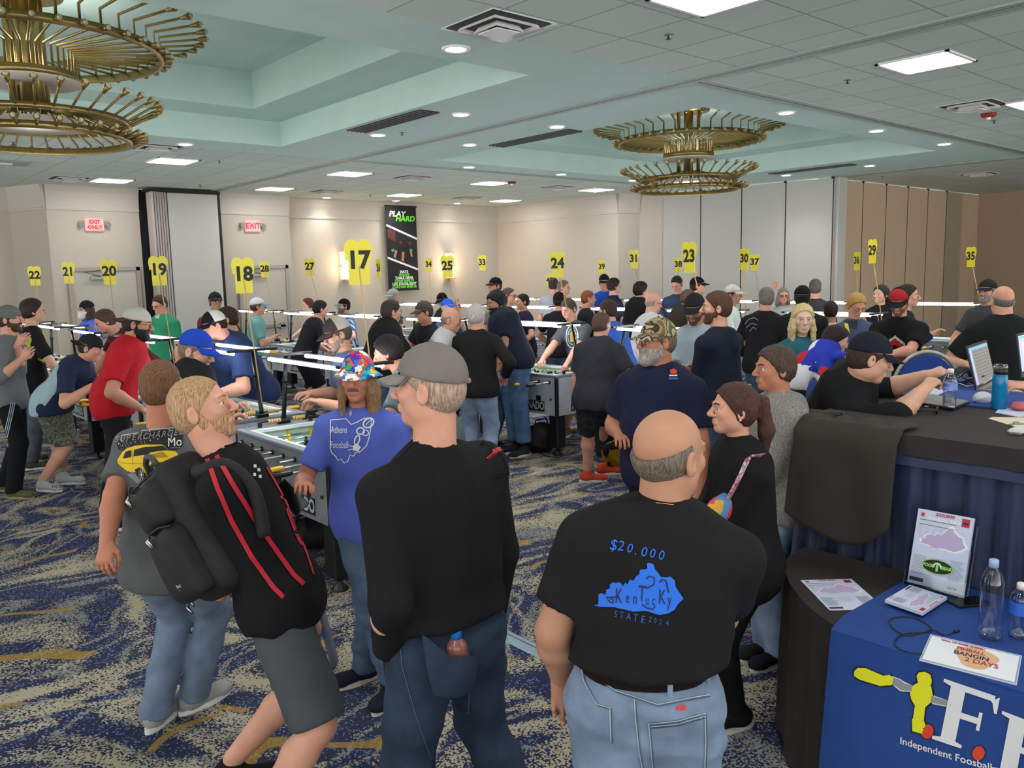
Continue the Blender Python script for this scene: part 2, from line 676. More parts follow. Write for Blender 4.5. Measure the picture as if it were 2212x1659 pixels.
panels('partition_panel', (15.9, 12.75), (16.35, 8.72), 4, M_part, '', 'tall grey partition panels on the right', lab=[
    'tall pale grey partition panel beside the fabric wall corner, first in line',
    'tall pale grey partition panel, second from the fabric wall corner',
    'tall pale grey partition panel behind signs 30 and 37',
    'tall pale grey partition panel ending at the tan section'])
panels('partition_panel', (16.75, 8.9), (22.2, 8.9), 5, M_partw, '', 'tan partition panels', lab=[
    'tan partition panel next to the pale grey corner post',
    'tan partition panel behind sign 29',
    'tan partition panel third from the grey corner post',
    'tan partition panel fourth from the grey corner post',
    'tan partition panel beside the darker grey-brown strip'])
o = MB().box((22.75, 8.95, ZC / 2), (1.05, .09, ZC - .04)).build('partition_panel', mat('taupe_fabric', 'a29684', rough=.95))
tag(o, 'darker grey-brown partition panel between tan panels', 'wall panel')
o = MB().box((23.8, 8.92, ZC / 2), (1.0, .09, ZC - .04)).build('partition_panel', M_partw)
tag(o, 'tan partition panel in the far right corner of the hall', 'wall panel')
o = MB().box((16.55, 8.72, ZC / 2), (.34, .16, ZC - .03), bev=.01).build('corner_post', M_part)
tag(o, 'pale corner post between grey and tan partition panels', 'post')

# stacked folding partition in the pocket at the back (seen edge-on and face-on)
pk = MB().box((6.14, 17.5, ZC / 2), (1.46, .04, ZC - .02)).build('trim_5', M_black)
tag(pk, kind='structure')
t = thing('folded_partition', 'folded stack of cream partition panels with dark gaps', 'partition', (5.5, 17.1, .02))
for i in range(6):
    MB().box((.02 + i * .055, .02 * i - .05, 1.88), (.042, .32, 3.72), bev=.006).build('panel_edge', mat('panel_edge_grey', 'a59d9b', rough=.5), t)
MB().box((.84, -.05, 1.88), (1.0, .09, 3.72), bev=.01).build('panel_face', M_part, t)
MB().box((1.375, -.02, 1.88), (.05, .12, 3.74)).build('seal_strip', M_black, t)
MB().box((.66, -.0, 3.77), (1.45, .3, .05)).build('top_track', M_black, t)


# doors ------------------------------------------------------------
def door(n, x, y, wd=1.0, hd=2.25):
    o = tag(MB().box((x, y - .02, hd / 2), (wd, .05, hd)).build('door_%d' % n, mat('door_paint', 'b9b3a8', rough=.5)), kind='structure')
    f = MB()
    for sx in (-1, 1):
        f.box((x + sx * (wd / 2 + .04), y - .03, hd / 2 + .04), (.07, .09, hd + .08))
    f.box((x, y - .03, hd + .04), (wd + .15, .09, .07))
    f.build('door_frame', mat('door_frame_paint', 'a39c92', rough=.5), o)
    c = MB().box((x - .1, y - .09, hd - .13), (.32, .07, .08), bev=.01)
    c.tube([(x - .1, y - .12, hd - .1), (x - .4, y - .2, hd - .02), (x - .02, y - .1, hd + .02)], .012, 6)
    c.build('door_closer', M_metal, o)
    b = MB().box((x, y - .09, 1.0), (wd * .85, .05, .07), bev=.01)
    b.box((x + .36, y - .07, 1.0), (.12, .09, .13))
    b.build('push_bar', M_metal, o)


door(1, 4.68, 17.45, 1.15)
door(2, 7.85, 17.3, 1.0)


# exit signs -------------------------------------------------------
def exit_sign(c, lab, words):
    t = thing('exit_sign', lab, 'sign', c, 0, 'lit exit signs with emergency lamps')
    MB().box((0, -.03, 0), (.34, .06, .24), bev=.02).build('housing', mat('exit_face', 'e8a0a0', emit=.35), t)
    b = MB()
    for i, wd in enumerate(words):
        put_text(b, wd, .17 if len(words) == 1 else .10, (0, -.064, (0 if len(words) == 1 else .05 - .1 * i)), (1, 0, 0), (0, 0, 1), weight=.004,
                 xs=.95)
    b.build('lettering', mat('exit_red', 'd81030', emit=.5), t)
    for s_ in (-1, 1):
        l = MB().box((s_ * .23, -.03, .02), (.10, .08, .10), bev=.02)
        l.tube([(s_ * .23, -.03, .02), (s_ * .24, -.1, .0)], [.04, .045], 10)
        l.build('lamp_head', mat('lamp_head_grey', '8d918e', rough=.4), t)


e1 = atz(200, 486, 3.0)


def on_plane_y(px, py, Y):
    d = ray(px, py)
    return Vector((0, 0, CAM_H)) + d * (Y / d.y)


def on_plane_x(px, py, X):
    d = ray(px, py)
    return Vector((0, 0, CAM_H)) + d * (X / d.x)


exit_sign(on_plane_y(203, 486, 17.44), 'lit red exit sign reading exit only above the left double door', ['EXIT', 'ONLY'])
exit_sign(on_plane_y(544, 489, 17.29), 'lit red EXIT sign right of the folded partition', ['EXIT'])

# banner -----------------------------------------------------------
def banner():
    Y = 17.62
    a = on_plane_y(830, 444, Y); b = on_plane_y(897, 447, Y); c_ = on_plane_y(906, 628, Y); d_ = on_plane_y(839, 627, Y)
    W = .98 * ((b.x - a.x)); Hh = a.z - d_.z
    x0 = (a.x + d_.x) / 2 + .02; ztop = a.z
    t = thing('hanging_banner', 'tall black vertical banner reading PLAY HARD hung on the back wall', 'banner', (x0, Y, ztop - Hh))
    MB().box((W * .5, .075, Hh - .1), (.3, .15, .04)).build('bracket', M_black, t)
    MB().box((W / 2, 0, Hh / 2), (W, .012, Hh)).build('cloth', mat('banner_black', '17181c', rough=.7), t)
    tb = MB()
    tb.tube([(-.02, 0, Hh), (W + .02, 0, Hh)], .018, 8)
    tb.tube([(-.02, 0, 0), (W + .02, 0, 0)], .018, 8)
    tb.build('rail', M_black, t)
    y = -.009
    pr = MB()
    # photo of players across the middle: dark panel with simple figures
    def P(u, v): return (u * W, y, (1 - v) * Hh)
    def quad(us, mi, off=0):
        pr.add([(u * W, y - off, (1 - v) * Hh) for u, v in us], [list(range(len(us)))], mi)
    quad([(0.02, .63), (.98, .78), (.98, .41), (.02, .25)], 1)
    quad([(.04, .38), (.28, .42), (.28, .30), (.04, .27)], 2, .0005)
    for cx, cy, r, mi in ((.12, .37, .055, 3), (.45, .43, .05, 2), (.75, .44, .05, 2)):
        pr.add([((cx + r * cos(k * pi / 6)) * W, y - .001, (1 - cy - r * .42 * sin(k * pi / 6)) * Hh) for k in range(12)], [list(range(12))[::-1]], mi)
    quad([(.3, .46), (.62, .5), (.66, .66), (.3, .6)], 4, .0008)
    quad([(.62, .48), (.92, .5), (.95, .66), (.66, .66)], 4, .0008)
    quad([(.26, .52), (.33, .53), (.26, .62), (.19, .60)], 5, .0012)
    quad([(.48, .54), (.56, .55), (.53, .66), (.45, .65)], 5, .0012)
    quad([(.74, .52), (.8, .53), (.83, .6), (.77, .6)], 5, .0012)
    for cx in (.18, .78):
        pr.add([((cx + .05 * cos(k * pi / 6)) * W, y - .0015, (1 - .525 - .02 * sin(k * pi / 6)) * Hh) for k in range(12)], [list(range(12))[::-1]], 6)
    quad([(.0, .215), (1.0, .375), (1.0, .40), (.0, .24)], 0, .002)
    quad([(.0, .60), (1.0, .745), (1.0, .77), (.0, .625)], 0, .002)
    pr.build('printed_picture', [mat('print_white', 'e8e8e8'), mat('print_dark', '22181c'), mat('print_maroon', '5d302c'), mat('print_brown', '4a3028'),
                                 mat('print_charcoal', '101014'), mat('print_skin', 'b07f66'), mat('print_teal', '3f9a7c')], t)
    tx = MB()
    put_text(tx, 'PLAY', .18, (W * .36, y - .003, Hh * .905), (1, 0, 0), (0, 0, 1), 0, shear=.2, weight=.006, xs=1.15)
    put_text(tx, 'HARD', .18, (W * .62, y - .003, Hh * .85), (1, 0, 0), (0, 0, 1), 1, shear=.2, weight=.006, xs=1.15)
    for i, (s_, mi) in enumerate((('MATS', 0), ('WRAPS', 1), ('TABLE GEAR', 0), ('TEAM SHIRTS', 1), ('LED FOOSLIGHT', 0), ('CUSTOM SHIRTS', 1))):
        put_text(tx, s_, .088, (W * .52, y - .003, Hh * (.215 - i * .036)), (1, 0, 0), (0, 0, 1), mi, weight=.004, xs=1.1)
    tx.build('lettering', [MATS['print_white'], mat('print_green', '5fd02f', emit=.15)], t)


banner()


# sconces ----------------------------------------------------------
def sconce(px, lab):
    p = on_plane_y(px, 574, 17.79)
    t = thing('wall_sconce', lab, 'wall lamp', p, 0, 'amber two-tier wall sconces')
    MB().box((0, -.02, 0), (.10, .04, .66)).build('backplate', M_brass, t)
    for s_ in (-1, 1):
        b = MB()
        for k in range(8):
            a0 = pi * k / 8; a1 = pi * (k + 1) / 8
            z0, z1 = s_ * .17 - .155, s_ * .17 + .155
            b.add([(.12 * cos(a0), -.04 - .1 * sin(a0), z0), (.12 * cos(a1), -.04 - .1 * sin(a1), z0), (.12 * cos(a1), -.04 - .1 * sin(a1), z1),
                   (.12 * cos(a0), -.04 - .1 * sin(a0), z1)], [(0, 1, 2, 3)])
        b.build('glass_shade', mat('amber_glass_lit', 'ffc37c', emit=3.2), t)
    MB().box((0, -.09, 0), (.25, .12, .02)).box((0, -.09, .33), (.25, .12, .012)).box((0, -.09, -.33), (.25, .12, .012)).build('band', M_brass, t)
    l = bpy.data.lights.new('sconce_glow', 'POINT')
    l.energy = 14; l.color = (1, .72, .45); l.shadow_soft_size = .1
    lo = bpy.data.objects.new('sconce_glow', l); COL.objects.link(lo); lo.parent = t; lo.location = (0, -.22, 0)


sconce(743, 'amber wall sconce left of the black banner, behind sign 17')
sconce(968, 'amber wall sconce right of the black banner, behind sign 25')

# ceiling fixtures -------------------------------------------------
PANELS = [(4.9, 3.52), (8.03, 3.44), (11.15, 3.44), (4.65, 13.2), (4.62, 16.25), (7.72, 16.2), (7.75, 13.25), (10.8, 16.1), (10.95, 13.2), (13.87, 16.15),
          (13.95, 13.1), (14.3, 3.44), (1.8, 3.5), (1.6, .4), (4.9, .4), (8.03, .4), (11.15, .4), (1.5, 13.2), (-1.6, 3.5), (-1.6, .4), (19.0, 3.4), (19.0, 6.9 - 3.0), (1.5, -2.6), (4.9, -2.6)]
PL = {0: 'bright square light panel cut by the top edge of the photo', 1: 'bright square light panel on the right, beyond the long track',
      2: 'bright square light panel at the right edge of the photo', 3: 'square light panel above the folded partition',
      4: 'square light panel above the left exit sign', 5: 'square light panel above the EXIT sign right of the partition', 6: 'square light panel right of the long track near the vent',
      7: 'square light panel above the PLAY HARD banner', 8: 'square light panel beside the red smoke alarm', 9: 'square light panel nearest the back right corner',
      10: 'square light panel left of the far chandelier'}


def panel_light(i, x, y, n2=False):
    t = thing('ceiling_light', PL.get(i, 'square recessed light panel in the ceiling tiles'), 'ceiling light', (x, y, ZC), 0, 'square ceiling light panels')
    f = MB()
    s_ = .305
    for dx, dy, wx, wy in ((s_, 0, .03, .64), (-s_, 0, .03, .64), (0, s_, .64, .03), (0, -s_, .64, .03)):
        f.box((dx, dy, -.006), (wx, wy, .016))
    f.build('frame', M_white, t)
    MB().box((0, 0, -.004), (.58, .58, .010)).build('diffuser', M_panel, t)


for i, (x, y) in enumerate(PANELS):
    panel_light(i, x, y)

CANS = [(4.3, 5.58), (6.03, 7.77), (7.52, 7.73), (7.5, 9.48), (5.99, 9.48), (4.24, 11.5), (9.01, 11.42), (11.15, 11.36), (15.27, 7.48), (13.6, 5.5), (11.43, 5.52), (9.16, 5.52), (15.24, 9.16),
        (9.56, 17.42), (11.39, 17.34), (13.23, 17.31), (13.19, 11.36), (-.2, 5.58), (1.9, 5.58), (1.9, 11.5)]
CL = ['round downlight nearest the camera by the big vent', 'round downlight left of the track, beside the near coffer', 'round downlight just right of the track by the slot vent',
      'round downlight on the far side of the track, left of the slot vent', 'round downlight beyond the near slot vent', 'round downlight beyond the near chandelier coffer',
      'round downlight at the back corner of the far coffer', 'round downlight behind the far chandelier coffer, middle of its back edge', 'round downlight above the tan panels, nearer one',
      'round downlight rightmost over the far coffer edge', 'round downlight in the middle of the far coffer near edge', 'round downlight left of the far chandelier on the near edge',
      'round downlight right of the far chandelier near the wall panels', 'round downlight by the back wall above sign 27', 'round downlight by the banner top', 'round downlight by the back wall, right of the banner',
      'round downlight seen through the far chandelier', 'round recessed downlight over the near left coffer', 'round recessed downlight over the near left coffer', 'round downlight hidden above the near chandelier']
for i, (x, y) in enumerate(CANS):
    t = thing('downlight', CL[i], 'ceiling light', (x, y, ZC), 0, 'round recessed downlights')
    MB().lathe([(.085, -.012), (.115, -.012), (.12, 0), (.085, 0), (.085, -.012)], n=24).build('trim_ring', M_white, t)
    MB().lathe([(.0, -.009), (.086, -.009), (.086, -.002), (0, -.002)], n=24).build('lamp', M_can, t)
    if i < 17:
        l = bpy.data.lights.new('downlight_beam', 'SPOT')
        l.energy = 38 if y > 17 else 60
        l.spot_size = radians(125); l.spot_blend = .9; l.shadow_soft_size = .09; l.color = (1, .95, .88)
        lo = bpy.data.objects.new('downlight_beam', l); COL.objects.link(lo); lo.parent = t; lo.location = (0, 0, -.03)

# slot diffusers
for x, y, yl, lab in ((5.62, 8.6, 1.6, 'long dark slot vent in the ceiling left of the track'), (7.9, 8.58, 1.6, 'long dark slot vent in the ceiling right of the track'),
                      (14.75, 8.35, 1.65, 'thin dark slot vent right of the far chandelier')):
    t = thing('slot_vent', lab, 'vent', (x, y, ZC), 0, 'linear slot vents')
    MB().box((0, 0, -.003), (.27, yl, .010)).build('opening', mat('vent_dark', '1b1c20'), t)
    for k in range(5):
        MB().box((-.125 + .0625 * k, 0, -.010), (.008, yl, .014)).build('slat', mat('slat_grey', '5c625f', rough=.5), t)


def vent(x, y, lab, a=0, s_=.61):
    t = thing('air_vent', lab, 'vent', (x, y, ZC), a, 'square ceiling air vents')
    MB().box((0, 0, -.002), (s_ * .9, s_ * .9, .006)).build('opening', MATS['vent_dark'], t)
    for k, (r, z) in enumerate(((.5, -.008), (.36, -.03), (.22, -.05))):
        h = s_ * r
        b = MB()
        w_ = .028
        for q in range(4):
            R3 = Matrix.Rotation(q * pi / 2, 3, 'Z')
            vs = [R3 @ Vector(v) for v in ((-h, -h, z - .0), (h, -h, z), (h - w_, -h + w_, z + .045), (-h + w_, -h + w_, z + .045))]
            b.add(vs, [(0, 1, 2, 3)])
        b.build('louvre', M_white, t)
    MB().box((0, 0, -.055), (s_ * .36, s_ * .36, .006)).build('centre_plate', M_white, t)


vent(4.18, 4.9, 'large white square air vent at the top middle of the ceiling')
vent(4.02, 11.99, 'square air vent behind the near chandelier')
vent(3.93, 16.24, 'square air vent beside the light panel over the left exit sign')
vent(9.03, 13.17, 'square air vent between two light panels over the back rows')
vent(8.89, 16.15, 'square air vent nearest the back wall left of the banner')
vent(12.74, 13.1, 'square air vent left of the far chandelier')
vent(12.5, 15.96, 'square air vent nearest the back right corner')
vent(10.65, 4.0, 'square air vent near the red smoke alarm on the right')
vent(18.8, 6.9, 'square air vent in the ceiling above the tan panels')
t = thing('projector_mount', 'flat dark ceiling plate at the left edge with a white centre', 'vent', (2.6, 14.55, ZC))
MB().box((0, 0, -.01), (.75, .45, .03)).build('plate', MATS['lamp_head_grey'], t)
MB().box((0, 0, -.03), (.3, .14, .02)).build('lens', M_white, t)

# sprinklers and alarms
SPR = [(5.4, 4.29), (8.12, 4.23), (6.15, 9.16), (11.98, 4.24), (5.23, 12.82), (2.4, 12.5), (14.4, 13.2), (17.3, 8.2), (19.0, 6.0), (10.1, 16.4), (6.2, 16.2)]
for i, (x, y) in enumerate(SPR):
    t = thing('sprinkler', 'small ceiling sprinkler head with a round plate', 'sprinkler', (x, y, ZC), 0, 'ceiling sprinkler heads')
    MB().lathe([(.0, -.006), (.035, -.006), (.035, 0)], n=12).build('escutcheon', M_metal, t)
    MB().tube([(0, 0, -.006), (0, 0, -.032)], .007, 6).lathe([(0, -.036), (.02, -.036), (.02, -.032), (0, -.032)], n=10).build('head', mat('dark_metal', '2a2c2d', rough=.4, metal=.5), t)
for (x, y), lab in (((11.4, 4.1), 'red ceiling fire alarm on the right near a vent'), ((11.17, 12.8), 'red ceiling fire alarm beside a far light panel')):
    t = thing('fire_alarm', lab, 'alarm', (x, y, ZC), 0, 'red ceiling fire alarms')
    MB().lathe([(.0, -.045), (.06, -.045), (.085, -.03), (.09, 0)], n=20).build('body', M_red, t)
    MB().lathe([(.0, -.075), (.02, -.07), (.03, -.045)], n=12).build('strobe', M_white, t)


# chandeliers ------------------------------------------------------
def chandelier():
    t = thing('chandelier', 'large near brass two-tier chandelier of radiating rods', 'chandelier', (1.8, 8.5, 0), 0, 'brass sunburst chandeliers')
    c = MB()
    c.lathe([(.0, 4.60), (.32, 4.60), (.34, 4.56), (.33, 4.52), (.0, 4.52)], n=32)
    c.tube([(0, 0, 3.55), (0, 0, 4.6)], .075, 16)
    for k in range(4):
        a = k * pi / 2 + .4
        c.tube([(.16 * cos(a), .16 * sin(a), 3.5), (.16 * cos(a), .16 * sin(a), 4.55)], .028, 8)
    c.build('column', M_brass, t)

    def band(name, r, z, h=.055, tk=.02, parent=t):
        return MB().lathe([(r - tk, z), (r, z), (r, z + h), (r - tk, z + h), (r - tk, z)], n=64).build(name, M_brass, parent)
    # upper tier
    band('ring', 1.12, 4.03, .07, .03)
    band('ring', .40, 3.80, .07, .03)
    for k in range(40):
        a = 2 * pi * k / 40
        u = Vector((cos(a), sin(a), 0))
        b = MB()
        b.tube([u * .38 + Vector((0, 0, 3.82)), u * .38 + Vector((0, 0, 4.06)), u * 1.10 + Vector((0, 0, 4.10)), u * 1.10 + Vector((0, 0, 4.22)), u * 1.42 + Vector((0, 0, 4.27))], .012, 6)
        b.tube([u * 1.42 + Vector((0, 0, 4.27)), u * 1.50 + Vector((0, 0, 4.285))], [.015, .032], 8)
        b.tube([u * 1.1 + Vector((0, 0, 4.06)), u * 1.19 + Vector((0, 0, 4.06))], [.012, .028], 8)
        arm = b.build('rod_arm', M_brass, t)
        if k == 0: pass
        MB().sphere(u * 1.505 + Vector((0, 0, 4.286)), .024, 8).build('crystal', mat('crystal_cap', 'b5a989', rough=.2, spec=.8), arm)
        MB().sphere(u * 1.195 + Vector((0, 0, 4.06)), .022, 8).build('crystal', MATS['crystal_cap'], arm)
    MB().lathe([(.0, 3.785), (.42, 3.785), (.42, 3.80), (0, 3.80)], n=40).build('drum_plate', mat('drum_diffuser', 'c9c2b4', rough=.6), t)
    # lower tier
    band('ring', .80, 3.28, .06, .025)
    band('ring', .78, 3.44, .05, .02)
    MB().lathe([(.0, 3.42), (.5, 3.42), (.5, 3.44), (0, 3.44)], n=40).build('drum_plate', MATS['drum_diffuser'], t)
    for k in range(36):
        a = 2 * pi * k / 36
        u = Vector((cos(a), sin(a), 0))
        b = MB()
        b.tube([u * .2 + Vector((0, 0, 3.58)), u * .5 + Vector((0, 0, 3.50)), u * .79 + Vector((0, 0, 3.47)), u * 1.02 + Vector((0, 0, 3.60))], .011, 6)
        b.tube([u * 1.0 + Vector((0, 0, 3.585)), u * 1.07 + Vector((0, 0, 3.63))], [.013, .03], 8)
        b.tube([u * .60 + Vector((0, 0, 3.44)), u * .78 + Vector((0, 0, 3.36)), u * .78 + Vector((0, 0, 3.29))], .010, 6)
        b.tube([u * .80 + Vector((0, 0, 3.31)), u * .93 + Vector((0, 0, 3.35))], [.011, .028], 8)
        arm = b.build('rod_arm', M_brass, t)
        MB().sphere(u * 1.075 + Vector((0, 0, 3.633)), .023, 8).build('crystal', MATS['crystal_cap'], arm)
        MB().sphere(u * .935 + Vector((0, 0, 3.352)), .021, 8).build('crystal', MATS['crystal_cap'], arm)
    for z_, e_ in ((3.98, 42), (3.34, 10)):  # fill lamps added at the chandelier to brighten the ceiling and coffers
        l = bpy.data.lights.new('coffer_fill', 'POINT')
        l.energy = e_; l.color = (1, .97, .9); l.shadow_soft_size = .30
        lo = bpy.data.objects.new('coffer_fill', l); COL.objects.link(lo); lo.parent = t; lo.location = (0, 0, z_)
    c2 = dup(t)
    c2.location = (11.15, 8.45, 0)
    c2['label'] = 'far brass two-tier chandelier of radiating rods on the right'


chandelier()
# ================================================================== foosball tables
M_cab = mat('silver_ash_laminate', 'a7acb2', rough=.45, noise=.10, nscale=6)
M_cabd = mat('grey_weathered_laminate', '73777a', rough=.5, noise=.18, nscale=7)
M_rail = mat('rail_top_grey', '6b7884', rough=.35)
M_railb = mat('rail_top_dark', '34383e', rough=.4)
M_ledge = mat('white_inner_ledge', 'e4ece9', rough=.35)
M_field = mat('mint_playfield', '3f9f86', rough=.25)
M_line = mat('playfield_line', 'e8eee8', rough=.4)
M_chrome = mat('chrome_rod', 'd9dde0', rough=.16, metal=1)
M_yel = mat('yellow_plastic', 'e8c81e', rough=.35)
M_blk = mat('black_plastic', '16181b', rough=.35)
M_hyel = mat('yellow_handle', 'f0bf1c', rough=.35)
M_legm = mat('black_leg_paint', '101114', rough=.4)
M_silver = mat('silver_letters', 'c9d2dc', rough=.35, metal=.3)
M_led = mat('led_strip', 'f4f1ff', emit=20.0)
M_wood = mat('pale_wood_stick', 'c3a06c', rough=.6)
M_sign = mat('yellow_acrylic', 'd8cc1e', rough=.22, noise=.04, nscale=4)
M_signd = mat('yellow_acrylic_edge', 'e7de4a', rough=.2)
M_num = mat('black_vinyl', '151310', rough=.5)
TW, TL, TH = .76, 1.42, .91


def man_mesh(mb, x, y, z, flip=1):
    """one rod figure: boxy body, round head, flat foot"""
    mb.box((x, y, z - .006), (.030, .028, .052), 0, bev=.006)
    mb.box((x, y, z - .055), (.020, .017, .06), 0, bev=.004)
    mb.box((x, y + .004 * flip, z - .088), (.024, .024, .022), 0, bev=.003)
    mb.box((x, y, z + .030), (.022, .022, .022), 0, bev=.007)


ROW = [(-.60, 3, 0), (-.43, 2, 0), (-.26, 3, 1), (-.09, 5, 0), (.08, 5, 1), (.25, 3, 0), (.42, 2, 1), (.59, 3, 1)]


def make_table(detail, label, loc, cabm):
    t = thing('foosball_table', label, 'foosball table', loc, 0, 'foosball tables set out in rows')
    c = MB()
    hx, hy = TW / 2, TL / 2
    z0, z1 = .46, .88
    th = .035
    for s_ in (-1, 1):
        c.box((s_ * (hx - th / 2), 0, (z0 + z1) / 2), (th, TL - .002, z1 - z0))
        c.box((0, s_ * (hy - th / 2), (z0 + z1) / 2), (TW - 2 * th, th, z1 - z0))
    c.box((0, 0, z0 + .01), (TW - .01, TL - .01, .02))
    c.box((0, 0, .735), (TW - 2 * th, TL - 2 * th, .01))
    c.build('cabinet', cabm, t)
    k = MB()
    for sx in (-1, 1):
        for sy in (-1, 1):
            k.box((sx * (hx - .014), sy * (hy - .014), (z0 + z1) / 2), (.036, .036, z1 - z0 + .004), bev=.004)
    k.build('corner_trim', M_blk, t)
    r = MB()
    for s_ in (-1, 1):
        r.box((s_ * (hx - .03), 0, .894), (.066, TL + .008, .03), bev=.006)
        r.box((0, s_ * (hy - .05), .894), (TW - .12, .105, .03), bev=.006)
    r.build('top_rail', M_rail, t)
    g = MB()
    for s_ in (-1, 1):
        g.box((s_ * (hx - .075), 0, .895), (.028, TL - .2, .022))
        g.box((s_ * (hx - .066), 0, .81), (.006, TL - .2, .14))
        g.box((0, s_ * (hy - .125), .895), (TW - .15, .05, .022))
        g.box((0, s_ * (hy - .11), .81), (TW - .15, .01, .14))
    g.build('inner_ledge', M_ledge, t)
    f = MB()
    f.box((0, 0, .745), (TW - .13, TL - .22, .012))
    f.build('playfield', M_field, t)
    f = MB()
    for y in (0, -.36, .36):
        f.box((0, y, .7535), (TW - .14, .012, .003))
    n = 28
    ring = [(.11 * cos(2 * pi * i / n), .11 * sin(2 * pi * i / n)) for i in range(n)]
    ri = [(.1 * cos(2 * pi * i / n), .1 * sin(2 * pi * i / n)) for i in range(n)]
    f.add([(x, y, .7535) for x, y in ring + ri], [(i, (i + 1) % n, n + (i + 1) % n, n + i) for i in range(n)])
    f.build('field_lines', M_line, t)
    # goal/abacus scorers on both end rails
    for s_ in (-1, 1):
        a = MB()
        a.tube([(-.2, s_ * (hy - .055), .945), (.2, s_ * (hy - .055), .945)], .006, 6)
        for q in (-1, 1):
            a.box((q * .21, s_ * (hy - .055), .927), (.025, .035, .04), bev=.004)
        ab = a.build('score_rail', M_blk, t)
        b = MB()
        for i in range(5):
            for q in (-1, 1):
                b.tube([(q * (.06 + .021 * i), s_ * (hy - .055), .945), (q * (.06 + .021 * i) + .017, s_ * (hy - .055), .945)], .016, 8)
        b.build('score_beads', mat('tan_beads', 'd8b56a', rough=.4), ab)
    # rods
    zr = .828
    for y, cnt, side in ROW:
        sgn = 1 if side else -1
        ofs = random.uniform(-.04, .04)
        rb = MB()
        rb.tube([(sgn * -.50 + ofs, y, zr), (sgn * .60 + ofs, y, zr)], .008, 8)
        rod = rb.build('rod', M_chrome, t)
        h = MB()
        h.tube([(sgn * .58 + ofs, y, zr), (sgn * .60 + ofs, y, zr), (sgn * .69 + ofs, y, zr), (sgn * .71 + ofs, y, zr)], [.013, .017, .017, .014], 8)
        h.build('handle', M_hyel if (y in (-.09, .08, -.43, .25)) else M_blk, rod)
        fm = M_yel if side else M_blk
        sp = {5: .118, 3: .19, 2: .24}[cnt]
        if detail:
            for i in range(cnt):
                m_ = MB(); man_mesh(m_, (i - (cnt - 1) / 2) * sp + ofs, y, zr, 1 if side else -1)
                m_.build('rod_figure', fm, rod)
        else:
            m_ = MB()
            for i in range(cnt):
                man_mesh(m_, (i - (cnt - 1) / 2) * sp + ofs, y, zr, 1 if side else -1)
            m_.build('rod_figures', fm, rod)
        b = MB()
        for q in (-1, 1):
            xx = q * min(.30, (cnt - 1) / 2 * sp + .05) + ofs
            b.tube([(xx - .012, y, zr), (xx + .012, y, zr)], .015, 8)
            b.tube([(q * (hx - .0), y, zr), (q * (hx + .014), y, zr)], .018, 8)
        b.build('bumpers', M_blk, rod)
    for sx in (-1, 1):
        for sy in (-1, 1):
            l = MB().box((sx * (hx - .09), sy * (hy - .09), .275), (.135, .135, .37), bev=.01)
            lg = l.build('leg', M_legm, t)
            MB().lathe([(.055, .0), (.06, .01), (.022, .045), (.018, .10)], (sx * (hx - .09), sy * (hy - .09), 0), n=14).build('leveller_foot', M_blk, lg)
    # logo plates: long sides and ends
    def plate(c0, right, w_):
        right = Vector(right); nrm = right.cross(Vector((0, 0, 1)))
        c0 = Vector(c0)
        p = MB()
        ang = math.atan2(right.y, right.x)
        p.box(c0 + nrm * .003, (w_, .006, .115), 0, Matrix.Rotation(ang, 3, 'Z'))
        pl = p.build('logo_plate', mat('logo_plate_navy', '14202e', rough=.35), t)
        q = MB()
        put_text(q, 'TORNADO', .125, c0 + nrm * .008, right, (0, 0, 1), weight=.004, xs=w_ / .62)
        q.build('lettering', M_silver, pl)
    plate((-hx, -.28, .55), (0, -1, 0), .46)
    plate((hx, .28, .55), (0, 1, 0), .46)
    plate((.05, -hy, .55), (1, 0, 0), .42)
    b = MB().box((-hx - .004, .02, .66), (.012, .10, .09)).box((-hx - .012, .44, .64), (.03, .2, .07))
    b.box((-hx - .002, -.42, .64), (.01, .07, .055))
    b.tube([(-hx, -.62, .64), (-hx - .012, -.62, .64)], .012, 8)
    b.build('coin_door', M_blk, t)
    return t


LIGHTS = []


def make_light(label, loc):
    t = thing('table_light', label, 'table light', loc, 0, 'overhead table lights on posts')
    hy = TL / 2
    for s_ in (-1, 1):
        p = MB()
        y0 = s_ * (hy - .02)
        y1 = s_ * (hy - .13)
        p.box((0, y0, .925), (.10, .05, .03), bev=.005)
        p.tube([(0, y0, .92), (0, y0 + (y1 - y0) * .1, .97), (0, y1, 1.44)], .0175, 10)
        p.tube([(0, y0 + (y1 - y0) * .62, 1.24), (0, y0 + (y1 - y0) * .66, 1.26)], .024, 10)
        p.build('post', mat('post_black_metal', '1b2022', rough=.3, metal=.6), t)
        MB().box((0, y1, 1.455), (.42, .05, .022), bev=.004).build('cross_arm', M_blk, t)
    for s_ in (-1, 1):
        h = MB().box((s_ * .15, 0, 1.4495), (.010, 1.12, .008)).build('lamp_housing', mat('housing_grey', '9aa0a6', rough=.4, metal=.5), t)
        MB().tube([(s_ * .15, -.55, 1.434), (s_ * .15, .55, 1.434)], .0135, 8).build('led_tube', M_led, h)
    return t


